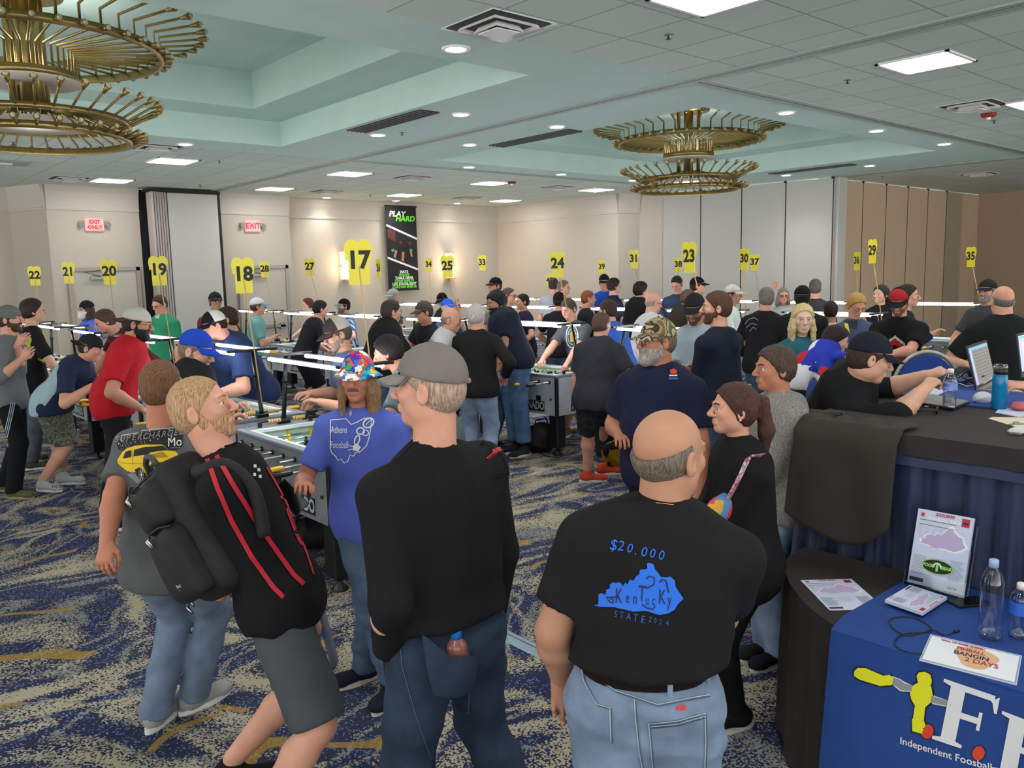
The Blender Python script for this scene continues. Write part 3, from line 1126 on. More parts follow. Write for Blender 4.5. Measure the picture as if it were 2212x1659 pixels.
def sign(num, px, py, h_px, base, D=None, yaw=None, label=''):
    """jersey-shaped number sign on a stick, stick foot at `base` (world)"""
    base = Vector(base)
    c = at(px, py, base.dot(HF) if D is None else D)   # centre of the panel
    t = thing('number_sign', label, 'sign', base, 0, 'yellow jersey-shaped table number signs')
    S = .285
    tip = c - base
    bot = tip - Vector((0, 0, S * .5))
    axis = (tip - Vector((0, 0, 0))).normalized()
    t_up = Vector((0, 0, 1)) * .92 + axis * .08
    t_up.normalize()
    MB().tube([(0, 0, 0), tuple(bot + t_up * .12)], .0055, 6).build('stick', M_wood, t)
    yw = math.atan2(-c.x, -c.y) if yaw is None else yaw   # facing the camera by default
    nrm = Vector((sin(yw), cos(yw), 0))
    right = Vector((0, 0, 1)).cross(nrm)
    up = t_up
    P = [(-.5, -.5), (.5, -.5), (.5, .05), (.54, .04), (.62, .03), (.68, .28), (.62, .42), (.44, .5), (.16, .5), (.05, .45), (-.05, .45), (-.16, .5), (-.44, .5), (-.62, .42),
         (-.68, .28), (-.62, .03), (-.54, .04), (-.5, .05)]
    vs = [(x * S * .46, y * S) for x, y in P]
    o = MB()
    n = len(vs)
    for k, off in enumerate((-.003, .003)):
        o.add([bot + up * (S * .5 + y) + right * x + nrm * off for x, y in vs], [list(range(n)) if k else list(range(n))[::-1]])
    o.add([bot + up * (S * .5 + y) + right * x + nrm * off for off in (-.003, .003) for x, y in vs], [(i, (i + 1) % n, n + (i + 1) % n, n + i) for i in range(n)])
    pn = o.build('jersey_panel', M_sign, t)
    q = MB()
    put_text(q, str(num), .155, bot + up * (S * .53) + nrm * .0045, right, up, weight=.006, xs=.95)
    q.build('number', M_num, pn)
    return t


ROWX = [2.83, 6.63, 9.9, 13.05]
ROWY = [5.33, 7.2, 9.15, 11.05, 12.95, 14.85]
ROWY1 = [5.33, 7.1, 9.05, 10.95, 12.85, 14.75]
TABLES = {}
NUM = {}
base_near = make_table(True, 'x', (0, 0, 0), M_cab)
base_far = make_table(False, 'x', (0, 0, 0), M_cab)
base_dark = make_table(True, 'x', (0, 0, 0), M_cabd)
base_light = make_light('x', (0, 0, 0))
HIDDEN = set()
grid = []
for r, X in enumerate(ROWX):
    for k in range(6):
        num = [17, 23, 29, 35][r] + k
        grid.append((num, X, (ROWY1 if r == 0 else ROWY)[k] + (-.08 if r and k == 0 else 0) - (.25 if r >= 2 and k >= 2 else 0)))
used = set()
for num, X, Y in grid:
    near = num in (18, 19, 24, 23, 25)
    src = base_dark if num in (17, 35) else (base_near if near else base_far)
    if src not in used:
        o = src; used.add(src)
    else:
        o = dup(src)
    o.location = (X, Y, 0)
    o['label'] = 'foosball table under the yellow number %d sign' % num if num != 32 else 'foosball table hidden behind the number 24 sign, third row'
    TABLES[num] = (X, Y)
    l = base_light if num == 17 else dup(base_light)
    l.location = (X, Y, 0)
    l['label'] = 'twin bar table light on the table of sign %d' % num if num != 32 else 'twin bar table light behind the number 24 sign, third row'
# signs: number, px, py of panel centre
SG = [(17, 775, 566, 0), (18, 526, 595, 0), (19, 343, 585, 0), (20, 236, 588, 0), (21, 148, 589, .5), (22, 75, 596, 0), (23, 1490, 556, .75), (24, 1205, 571, .1), (25, 967, 576, .2), (26, 818, 580, 1.2),
      (27, 669, 577, 0), (28, 572, 582, .1), (29, 1885, 543, 1.0), (30, 1608, 560, .75), (31, 1370, 560, .5), (33, 1042, 568, .5), (34, 926, 572, .5), (35, 2098, 555, .75), (36, 1851, 564, 1.0),
      (37, 1630, 567, 0), (38, 1465, 572, 0), (39, 1300, 577, .4), (40, 1187, 606, .3)]
for num, px, py, dy in SG:
    X, Y = TABLES[num]
    base = Vector((X + .015, Y - TL / 2 + .02, .93))
    D = base.dot(HF)
    c = at(px, py, D)
    yw = math.atan2(-c.x, -c.y) + dy
    sign(num, px, py, 0, base, D, yw, 'yellow jersey-shaped sign with the number %d on a stick' % num)
# ================================================================== implicit-surface modeller
f32 = np.float32


class Field:
    def __init__(s):
        s.p = []
        s.cuts = []
        s.noise = None

    def cone(s, a, b, ra, rb=None, k=.02, flat=None, clip=None, sub=False):
        s.p.append(('c', Vector(a), Vector(b), ra, ra if rb is None else rb, k, flat, clip, sub))
        return s

    def ell(s, c, r, R=None, k=.02, clip=None, sub=False):
        s.p.append(('e', Vector(c), tuple(r), R, 0, k, None, clip, sub))
        return s

    def cut(s, c, n):
        s.cuts.append((Vector(c), Vector(n).normalized()))
        return s

    def mesh(s, vox, smooth=0):
        lo = np.full(3, 1e9); hi = np.full(3, -1e9)
        bbs = []
        for q in s.p:
            if q[0] == 'c':
                a, b, r = np.array(q[1]), np.array(q[2]), max(q[3], q[4])
                l, h = np.minimum(a, b) - r, np.maximum(a, b) + r
            else:
                c = np.array(q[1]); r = max(q[2])
                if q[3] is None:
                    r = np.array(q[2])
                l, h = c - r, c + r
            bbs.append((l, h))
            if not q[8]:
                lo = np.minimum(lo, l); hi = np.maximum(hi, h)
        pad = vox * 2.5 + .004 + (3 * s.noise[0] if s.noise else 0)
        lo -= pad; hi += pad
        n = np.ceil((hi - lo) / vox).astype(int) + 1
        ax = [(lo[i] + np.arange(n[i]) * vox).astype(f32) for i in range(3)]
        F = np.full(n, .5, f32)
        for q, (l, h) in zip(s.p, bbs):
            k = q[5]
            m = k * 1.05 + vox * 3
            sl = []
            for i in range(3):
                i0 = max(0, int((l[i] - m - lo[i]) / vox)); i1 = min(n[i], int((h[i] + m - lo[i]) / vox) + 2)
                sl.append(slice(i0, max(i1, i0)))
            X = ax[0][sl[0]][:, None, None]; Y = ax[1][sl[1]][None, :, None]; Z = ax[2][sl[2]][None, None, :]
            if X.size == 0 or Y.size == 0 or Z.size == 0: continue
            if q[0] == 'c':
                a, b = q[1], q[2]
                dx, dy, dz = X - a.x, Y - a.y, Z - a.z
                ab = b - a
                L2 = max(ab.length_squared, 1e-9)
                t = np.clip((dx * ab.x + dy * ab.y + dz * ab.z) / L2, 0, 1)
                ex, ey, ez = dx - t * ab.x, dy - t * ab.y, dz - t * ab.z
                if q[6]:
                    nn, sc = q[6]
                    dn = ex * nn.x + ey * nn.y + ez * nn.z
                    f = dn * (1 / sc - 1)
                    ex, ey, ez = ex + f * nn.x, ey + f * nn.y, ez + f * nn.z
                d = np.sqrt(ex * ex + ey * ey + ez * ez) - (q[3] + t * (q[4] - q[3]))
                if q[6]: d = d * (.5 + .5 * sc)
            else:
                c = q[1]
                dx, dy, dz = X - c.x, Y - c.y, Z - c.z
                R = q[3]
                if R is not None:
                    dx, dy, dz = [dx * R[i].x + dy * R[i].y + dz * R[i].z for i in range(3)]
                r = q[2]
                k0 = np.sqrt((dx / r[0]) ** 2 + (dy / r[1]) ** 2 + (dz / r[2]) ** 2)
                k1 = np.sqrt((dx / r[0] ** 2) ** 2 + (dy / r[1] ** 2) ** 2 + (dz / r[2] ** 2) ** 2)
                d = k0 * (k0 - 1) / np.maximum(k1, 1e-6)
            if q[7]:
                for cc, cn in q[7]:
                    d = np.maximum(d, (X - cc.x) * cn.x + (Y - cc.y) * cn.y + (Z - cc.z) * cn.z)
            G = F[sl[0], sl[1], sl[2]]
            if q[8]:
                d = -d
                hh = np.clip(.5 + .5 * (d - G) / max(k, 1e-6), 0, 1)
                G = G * (1 - hh) + d * hh + k * hh * (1 - hh)
            else:
                hh = np.clip(.5 + .5 * (G - d) / max(k, 1e-6), 0, 1)
                G = G * (1 - hh) + d * hh - k * hh * (1 - hh)
            F[sl[0], sl[1], sl[2]] = G
        X = ax[0][:, None, None]; Y = ax[1][None, :, None]; Z = ax[2][None, None, :]
        if s.noise:
            A, dirs = s.noise
            for (wx, wy, wz, ph, am, mx, my, mz, mp) in dirs:
                w_ = wx * X + wy * Y + wz * Z + ph
                g = mx * X + my * Y + mz * Z + mp
                rd = 1 - np.abs(np.sin(.5 * (w_ + 1.6 * np.sin(g))))
                F -= (A * am * 2.6) * (rd * rd - .3) * (.5 + .5 * np.sin(g * .7 + 1.3))
        for c, nn in s.cuts:
            F = np.maximum(F, (X - c.x) * nn.x + (Y - c.y) * nn.y + (Z - c.z) * nn.z)
        return surface_net(F, lo, vox, smooth)


def surface_net(F, lo, vox, smooth=0):
    I = F < 0
    nx, ny, nz = F.shape
    c = np.zeros((nx - 1, ny - 1, nz - 1), np.uint8)
    offs = [(i, j, k) for i in (0, 1) for j in (0, 1) for k in (0, 1)]
    for i, j, k in offs:
        c += I[i:nx - 1 + i, j:ny - 1 + j, k:nz - 1 + k]
    act = np.argwhere((c > 0) & (c < 8))
    if len(act) == 0:
        return np.zeros((0, 3)), np.zeros((0, 4), int)
    vals = np.stack([F[act[:, 0] + i, act[:, 1] + j, act[:, 2] + k] for i, j, k in offs], 1)
    P = np.zeros((len(act), 3)); W = np.zeros(len(act))
    for a in range(8):
        for b in range(a + 1, 8):
            oa, ob = np.array(offs[a]), np.array(offs[b])
            if np.abs(oa - ob).sum() != 1: continue
            va, vb = vals[:, a], vals[:, b]
            m = (va < 0) != (vb < 0)
            t = va[m] / (va[m] - vb[m])
            P[m] += oa + t[:, None] * (ob - oa)
            W[m] += 1
    P = (P / W[:, None] + act) * vox + lo
    ids = np.full(c.shape, -1, np.int64)
    ids[act[:, 0], act[:, 1], act[:, 2]] = np.arange(len(act))
    quads = []
    for axis in range(3):
        sl0 = [slice(None)] * 3; sl1 = [slice(None)] * 3
        sl0[axis] = slice(0, -1); sl1[axis] = slice(1, None)
        A, B = I[tuple(sl0)], I[tuple(sl1)]
        e = np.argwhere(A != B)
        u, v = (axis + 1) % 3, (axis + 2) % 3
        e = e[(e[:, u] > 0) & (e[:, v] > 0) & (e[:, u] < F.shape[u] - 1) & (e[:, v] < F.shape[v] - 1)]
        ins = A[e[:, 0], e[:, 1], e[:, 2]]
        def g(du, dv):
            q = e.copy(); q[:, u] += du; q[:, v] += dv
            return ids[q[:, 0], q[:, 1], q[:, 2]]
        Q = np.stack([g(-1, -1), g(0, -1), g(0, 0), g(-1, 0)], 1)
        Q[~ins] = Q[~ins][:, ::-1]
        quads.append(Q)
    Q = np.concatenate(quads)
    Q = Q[(Q >= 0).all(1)]
    for it in range(smooth):
        S = np.zeros_like(P); C = np.zeros(len(P))
        for a in range(4):
            i, j = Q[:, a], Q[:, (a + 1) % 4]
            for k_ in range(3):
                S[:, k_] += np.bincount(i, P[j, k_], len(P)) + np.bincount(j, P[i, k_], len(P))
            C += np.bincount(i, minlength=len(P)) + np.bincount(j, minlength=len(P))
        ok = C > 0
        P[ok] += .55 * (S[ok] / C[ok, None] - P[ok])
    return P, Q


def mesh_obj(name, parts, mats, parent, origin=Vector((0, 0, 0)), colfn=None):
    """parts: list of (V,Q[,mi])"""
    Vs, Qs, Ms = [], [], []
    o = 0
    for pt in parts:
        V, Q = pt[0], pt[1]
        if len(V) == 0: continue
        mi = pt[2] if len(pt) > 2 else 0
        Vs.append(V - np.array(origin)); Qs.append(Q + o); Ms.append(np.full(len(Q), mi))
        o += len(V)
    V = np.concatenate(Vs); Q = np.concatenate(Qs); Mi = np.concatenate(Ms)
    me = bpy.data.meshes.new(name)
    me.vertices.add(len(V)); me.vertices.foreach_set('co', V.astype(f32).ravel())
    me.loops.add(len(Q) * 4); me.loops.foreach_set('vertex_index', Q.astype(np.int32).ravel())
    me.polygons.add(len(Q)); me.polygons.foreach_set('loop_start', np.arange(0, len(Q) * 4, 4, dtype=np.int32))
    me.polygons.foreach_set('loop_total', np.full(len(Q), 4, np.int32))
    me.polygons.foreach_set('use_smooth', np.ones(len(Q), bool))
    me.update(calc_edges=True)
    if not isinstance(mats, (list, tuple)): mats = [mats]
    for m in mats: me.materials.append(m)
    if colfn is not None:
        cen = V[Q].mean(1) + np.array(origin)
        Mi = colfn(cen, Mi)
    if len(mats) > 1:
        me.polygons.foreach_set('material_index', Mi.astype(np.int32))
    ob = bpy.data.objects.new(name, me)
    COL.objects.link(ob)
    ob.parent = parent
    return ob


def folds(A, kind, seed=0, scale=1.0):
    rr = random.Random(seed)
    d = []
    n = 4
    for i in range(n):
        if kind == 'drape':       # mostly vertical folds
            a = rr.uniform(0, 2 * pi); w = rr.uniform(28, 52) * scale
            v = (w * cos(a), w * sin(a), rr.uniform(-14, 14))
        elif kind == 'bunch':     # mostly horizontal creases
            a = rr.uniform(0, 2 * pi)
            v = (12 * cos(a), 12 * sin(a), rr.uniform(45, 85) * scale)
        else:
            v = tuple(rr.gauss(0, 30) * scale for _ in range(3))
        g = tuple(rr.gauss(0, 9) for _ in range(3))
        d.append((*v, rr.uniform(0, 6), rr.uniform(.4, 1) / n * 2, *g, rr.uniform(0, 6)))
    return (A, d)


# ------------------------------------------------------------------ skin, hair, cloth
def skin(tone):
    c = {'fair': 'cf9f88', 'pink': 'd29a84', 'tan': 'b3836a', 'ruddy': 'b97a62', 'brown': '96694f', 'pale': 'dbb4a0'}[tone]
    m = mat('skin_' + tone, c, rough=.5, noise=.05, nscale=14, bump=.12, bscale=160, spec=.35)
    m.node_tree.nodes['Principled BSDF'].inputs['Subsurface Weight'].default_value = .06
    m.node_tree.nodes['Principled BSDF'].inputs['Subsurface Radius'].default_value = (.02, .008, .005)
    return m


def hairm(c):
    nm = 'hair_' + c
    if nm in MATS: return MATS[nm]
    m = mat(nm, c, rough=.6, noise=.42, nscale=230, bump=1.0, bscale=330, spec=.3)
    N, L = m.node_tree.nodes, m.node_tree.links
    tc = [n for n in N if n.type == 'TEX_COORD'][0]
    mp = N.new('ShaderNodeMapping'); mp.inputs['Scale'].default_value = (1, 1, .13)
    L.new(tc.outputs['Object'], mp.inputs[0])
    for n in N:
        if n.type == 'TEX_NOISE': L.new(mp.outputs[0], n.inputs['Vector'])
    return m


def cloth(c, kind='jersey'):
    if kind == 'denim':
        return mat('denim_' + c, c, rough=.9, noise=.22, nscale=9, bump=.35, bscale=500, spec=.15)
    if kind == 'fleece':
        return mat('fleece_' + c, c, rough=1, noise=.3, nscale=120, bump=.8, bscale=260, spec=.1)
    return mat('fabric_' + c, c, rough=.88, noise=.04, nscale=12, bump=.25, bscale=600, spec=.18)


def patch_mat(name, cols, scale=14, voronoi=False, rough=.9, randomness=1.0, sharp=True, stretch=(1, 1, 1)):
    if name in MATS: return MATS[name]
    m, nt, N, L, B = new_mat(name)
    tc = N.new('ShaderNodeTexCoord')
    mp = N.new('ShaderNodeMapping'); mp.inputs['Scale'].default_value = stretch
    L.new(tc.outputs['Object'], mp.inputs[0])
    if voronoi:
        wn = N.new('ShaderNodeTexNoise'); wn.inputs['Scale'].default_value = scale * .8
        L.new(mp.outputs[0], wn.inputs['Vector'])
        va = N.new('ShaderNodeVectorMath'); va.operation = 'MULTIPLY_ADD'
        L.new(wn.outputs['Color'], va.inputs[0]); va.inputs[1].default_value = (.08,) * 3; L.new(mp.outputs[0], va.inputs[2])
        t = N.new('ShaderNodeTexVoronoi'); t.inputs['Scale'].default_value = scale
        L.new(va.outputs[0], t.inputs['Vector'])
        sp = N.new('ShaderNodeSeparateColor'); L.new(t.outputs['Color'], sp.inputs[0])
        fac = sp.outputs[0]
    else:
        t = N.new('ShaderNodeTexNoise'); t.inputs['Scale'].default_value = scale; t.inputs['Detail'].default_value = 3
        t.inputs['Distortion'].default_value = .8
        L.new(mp.outputs[0], t.inputs['Vector'])
        mr = N.new('ShaderNodeMapRange'); mr.inputs[1].default_value = .3; mr.inputs[2].default_value = .7
        L.new(t.outputs['Fac'], mr.inputs[0]); fac = mr.outputs[0]
    cr = N.new('ShaderNodeValToRGB')
    cr.color_ramp.interpolation = 'CONSTANT' if sharp else 'LINEAR'
    el = cr.color_ramp.elements
    while len(el) < len(cols): el.new(.5)
    for i, c in enumerate(cols):
        el[i].position = i / len(cols) if sharp else i / (len(cols) - 1)
        el[i].color = (*srgb(c), 1)
    L.new(fac, cr.inputs[0]); L.new(cr.outputs[0], B.inputs['Base Color'])
    B.inputs['Roughness'].default_value = rough
    B.inputs['Specular IOR Level'].default_value = .2
    MATS[name] = m
    return m


def plaid_mat(name, a, b, c, freq=60):
    if name in MATS: return MATS[name]
    m, nt, N, L, B = new_mat(name)
    tc = N.new('ShaderNodeTexCoord'); sp = N.new('ShaderNodeSeparateXYZ'); L.new(tc.outputs['Object'], sp.inputs[0])
    def sn(x, f):
        q = N.new('ShaderNodeMath'); q.operation = 'MULTIPLY'; L.new(x, q.inputs[0]); q.inputs[1].default_value = f
        s_ = N.new('ShaderNodeMath'); s_.operation = 'SINE'; L.new(q.outputs[0], s_.inputs[0])
        g = N.new('ShaderNodeMath'); g.operation = 'GREATER_THAN'; L.new(s_.outputs[0], g.inputs[0]); g.inputs[1].default_value = .25
        return g.outputs[0]
    ad = N.new('ShaderNodeMath'); ad.operation = 'ADD'; L.new(sp.outputs[0], ad.inputs[0]); L.new(sp.outputs[1], ad.inputs[1])
    m1 = N.new('ShaderNodeMix'); m1.data_type = 'RGBA'; L.new(sn(ad.outputs[0], freq), m1.inputs[0])
    m1.inputs[6].default_value = (*srgb(a), 1); m1.inputs[7].default_value = (*srgb(b), 1)
    m2 = N.new('ShaderNodeMix'); m2.data_type = 'RGBA'; L.new(sn(sp.outputs[2], freq), m2.inputs[0])
    L.new(m1.outputs[2], m2.inputs[6]); m2.inputs[7].default_value = (*srgb(c), 1)
    f = N.new('ShaderNodeMath'); f.operation = 'MULTIPLY'; f.inputs[1].default_value = .55
    L.new(sn(sp.outputs[2], freq), f.inputs[0]); L.new(f.outputs[0], m2.inputs[0])
    L.new(m2.outputs[2], B.inputs['Base Color']); B.inputs['Roughness'].default_value = .9
    MATS[name] = m
    return m


CAMO = lambda n, cols, sc: patch_mat(n, cols, sc)


def zsum(x):
    return sum((i + 1) * ord(c) for i, c in enumerate(x)) % 1000


def ik(a, t, l1, l2, hint):
    d = t - a
    L_ = d.length
    mx = (l1 + l2) * .998
    if L_ > mx:
        t = a + d * (mx / L_); d = t - a; L_ = mx
    L_ = max(L_, abs(l1 - l2) + .02)
    x = (l1 * l1 - l2 * l2 + L_ * L_) / (2 * L_)
    hh = math.sqrt(max(l1 * l1 - x * x, 0))
    u = d.normalized()
    hv = hint - u * hint.dot(u)
    if hv.length < 1e-4: hv = u.orthogonal()
    return a + u * x + hv.normalized() * hh, t


def R3(r, f, u):   # rows = local axes, for ellipsoids
    return (r, f, u)


def head_fields(c, r, f, u, s, tone, fem=False, fat=1.0):
    H = Field()
    P = lambda x, y, z: c + (r * x + f * y + u * z) * s
    A = R3(r, f, u)
    H.ell(P(0, -.012, .035), (.073 * s, .094 * s, .080 * s), A, .01)
    H.ell(P(0, .022, -.03), (.056 * s * fat, .064 * s, .080 * s), A, .03)
    H.ell(P(0, .062, -.090), (.024 * s * fat, .022 * s, .020 * s), A, .028)
    for q in (-1, 1):
        H.ell(P(q * .040 * fat, .002, -.060), (.020 * s, .03 * s, .026 * s), A, .03)
        H.ell(P(q * .036, .058, -.018), (.022 * s, .020 * s, .020 * s), A, .02)
        H.cone(P(q * .012, .088, .026), P(q * .044, .072, .026), .008 * s, .007 * s, k=.012)
        H.ell(P(q * .031, .098, .006), (.017 * s, .016 * s, .012 * s), A, .012, sub=True)
        H.cone(P(q * .019, .0815, .0155), P(q * .044, .0755, .0135), .0062 * s, .0055 * s, k=.005)
        H.cone(P(q * .020, .082, -.0085), P(q * .042, .077, -.007), .004 * s, .004 * s, k=.005)
        H.ell(P(q * .0115, .096, -.029), (.009 * s, .010 * s, .007 * s), A, .006)
        H.ell(P(q * .077, -.014, -.008), (.009 * s, .019 * s, .032 * s), A, .005)
        H.ell(P(q * .084, -.008, -.004), (.007 * s, .010 * s, .018 * s), A, .006, sub=True)
    H.cone(P(0, .084, .020), P(0, .110, -.023), .0075 * s, .0125 * s, k=.010)
    H.cone(P(-.017, .085, -.051), P(.017, .085, -.051), .007 * s, k=.008)
    H.cone(P(-.015, .084, -.063), P(.015, .084, -.063), .0085 * s, k=.008)
    H.cone(P(-.024, .097, -.057), P(.024, .097, -.057), .0035 * s, k=.004, sub=True)
    return H, P, A


def build_hair(t, P, A, s, style, color, vox, f, u, r, c, capped=False):
    M_ = hairm(color)
    H = Field()
    if capped:
        H.cut(P(0, 0, .034), (u - f * .12))
    o = .010
    if style in ('short', 'buzz', 'full', 'curly'):
        o = {'short': .0085, 'buzz': .0035, 'full': .0145, 'curly': .020}[style]
        H.ell(P(0, -.013, .037), ((.073 + o) * s, (.094 + o) * s, (.080 + o) * s), A, .01, clip=[(P(0, .018, .0), (f * .78 - u * .62).normalized()), (P(0, 0, -.045), -u)])
        H.ell(P(0, -.030, .0), ((.071 + o) * s, (.080 + o * .8) * s, (.085) * s), A, .01, clip=[(P(0, .004, 0), f), (P(0, 0, -.070), -u)])
        if style == 'curly':
            for i in range(40):
                a = random.uniform(0, 2 * pi); e = random.uniform(.1, 1.4)
                H.ell(P(.075 * cos(a) * cos(e), -.02 + .09 * sin(a) * cos(e), .045 + .08 * sin(e)), (.02 * s,) * 3, None, .01)
    elif style == 'ring':
        H.ell(P(0, -.016, .015), (.0775 * s, .0985 * s, .085 * s), A, .01, clip=[(P(0, -.002, 0), f), (P(0, 0, .045), (u * .9 - f * .35).normalized()), (P(0, 0, -.065), -u)])
    elif style == 'thin':
        H.ell(P(0, -.013, .036), (.0770 * s, .0975 * s, .0835 * s), A, .01, clip=[(P(0, .030, .0), (f * .75 - u * .66).normalized()), (P(0, 0, -.02), -u)])
        H.ell(P(0, -.028, .0), (.0765 * s, .086 * s, .085 * s), A, .01, clip=[(P(0, .002, 0), f), (P(0, 0, -.070), -u)])
    elif style in ('long', 'longw', 'ponytail', 'bob'):
        H.ell(P(0, -.013, .037), (.086 * s, .106 * s, .092 * s), A, .01, clip=[(P(0, .022, .0), (f * .80 - u * .60).normalized()), (P(0, 0, -.06), -u)])
        H.ell(P(0, -.032, .0), (.084 * s, .086 * s, .09 * s), A, .01, clip=[(P(0, .006, 0), f), (P(0, 0, -.078), -u)])
        if style in ('long', 'longw', 'bob'):
            L_ = {'long': .23, 'longw': .26, 'bob': .13}[style]
            for i in range(26):
                a = radians(-160 + 320 * (i + .5) / 26) + pi / 2 + pi   # around the back and sides
                x, y = .078 * cos(a), -.02 + .078 * sin(a)
                if y > .035: continue
                rr = random.uniform(.8, 1.15)
                out = 1.0 + random.uniform(.05, .35)
                H.cone(P(x, y, -.01), P(x * 1.12, y * 1.05, -.08 * rr), .017 * s, .02 * s, k=.012)
                H.cone(P(x * 1.12, y * 1.05, -.08 * rr), P(x * out, y * out - .005, -L_ * rr), .019 * s, .009 * s, k=.012)
        if style == 'ponytail':
            H.cone(P(0, -.10, .05), P(0, -.135, .035), .022 * s, .026 * s, k=.02)
            H.cone(P(0, -.135, .035), P(.0, -.16, -.10), .030 * s, .036 * s, k=.02)
            H.cone(P(0, -.16, -.10), P(.01, -.15, -.27), .036 * s, .012 * s, k=.02)
    H.noise = folds({'buzz': .0008, 'ring': .0012, 'thin': .0012, 'short': .0022}.get(style, .004), 'any', 3, 4 if vox < .006 else 2.5)
    V, Q = H.mesh(vox, 1)
    if len(V):
        return mesh_obj('hair', [(V, Q)], M_, t)


def build_cap(t, P, A, s, spec, f, u, r, vox):
    """spec: dict front, back, brim, style cap/beanie/bucket/visor, rev"""
    st = spec.get('style', 'cap')
    mf = spec['front']; mb_ = spec.get('back', mf); br = spec.get('brim', mf)
    mf, mb_, br = [cloth(x) if isinstance(x, str) else x for x in (mf, mb_, br)]
    ff = f * (-1 if spec.get('rev') else 1)
    rr_ = r * (-1 if spec.get('rev') else 1)
    Q_ = lambda x, y, z: (P(0, -.012, 0)) + (rr_ * x + ff * y + u * z) * s
    up = (u * .985 - ff * .17).normalized() if not spec.get('rev') else (u * .97 - ff * .05).normalized()
    if st == 'bucket': up = u
    if st == 'beanie':
        H = Field().ell(P(0, -.014, .038), (.085 * s, .107 * s, .095 * s), A, .01, clip=[(P(0, 0, .012), -(u * .97 + f * .2).normalized())])
        H.noise = folds(.0025, 'drape', 4, 3)
        o = mesh_obj('beanie', [H.mesh(vox)], mf, t)
        return o
    H = Field()
    base = .040
    zc = .036
    hz = .097 if st != 'bucket' else .103
    clipn = -up
    H.ell(Q_(0, -.002 if not spec.get('rev') else .002, zc), (.0835 * s, .1055 * s, hz * s), (rr_, ff, u), .008, clip=[(Q_(0, 0, .034 if st != 'bucket' else .040), clipn)])
    V, Qd = H.mesh(vox, 2)
    cF = Q_(0, .012, 0)
    def colr(cen, mi):
        d = (cen - np.array(cF)) @ np.array(ff)
        return (d < 0).astype(int)
    o = mesh_obj('cap_crown' if st != 'bucket' else 'hat_crown', [(V, Qd)], [mf, mb_], t, colfn=colr if mb_ != mf else None)
    if st == 'bucket':
        b = MB()
        n = 40
        prof = [(.079, .099, .046), (.100, .120, .030), (.122, .143, .012), (.120, .141, .009), (.097, .117, .027), (.077, .097, .042)]
        vs = []
        for x_, y_, z_ in prof:
            for k in range(n):
                a = 2 * pi * k / n
                vs.append(Q_(x_ * cos(a), y_ * sin(a) - .004, z_ + .006 * sin(a * 3)))
        b.add(vs, [(i * n + k, i * n + (k + 1) % n, ((i + 1) % 6) * n + (k + 1) % n, ((i + 1) % 6) * n + k) for i in range(6) for k in range(n)], 0, True)
        b.build('hat_brim', br, t)
        return o
    # visor: curved plate
    b = MB()
    n = 13
    vs = []
    for lay in (0, 1):
        for j in range(5):
            v = j / 4
            for i in range(n):
                a = radians(-68 + 136 * i / (n - 1))
                ra, rb = .080, .101
                x0, y0 = ra * sin(a), rb * cos(a)
                ext = .072 * (cos(a * 1.08)) ** .55 if abs(a) < 1.4 else 0
                x = x0 * (1 - .02 * v); y = y0 + ext * v
                z = .034 - .012 * v - .030 * (x / .08) ** 2 * (.4 + .6 * v) + (-.004 if lay else 0)
                if spec.get('rev'): z -= .01
                vs.append(Q_(x, y, z - .13 * y + .024))
    fs = []
    m_ = 5 * n
    for lay in (0, 1):
        for j in range(4):
            for i in range(n - 1):
                q = [lay * m_ + j * n + i, lay * m_ + j * n + i + 1, lay * m_ + (j + 1) * n + i + 1, lay * m_ + (j + 1) * n + i]
                fs.append(q[::-1] if lay == 0 else q)
    rim = [4 * n + i for i in range(n)]
    for i in range(n - 1):
        fs.append([rim[i], rim[i + 1], rim[i + 1] + m_, rim[i] + m_])
    for e in (0, n - 1):
        for j in range(4):
            fs.append([j * n + e, (j + 1) * n + e, (j + 1) * n + e + m_, j * n + e + m_])
    b.add(vs, fs, 0, True)
    b.build('cap_visor', br, t)
    MB().sphere(Q_(0, 0, zc + .098), .007 * s, 8).build('cap_button', mb_, o)
    return o


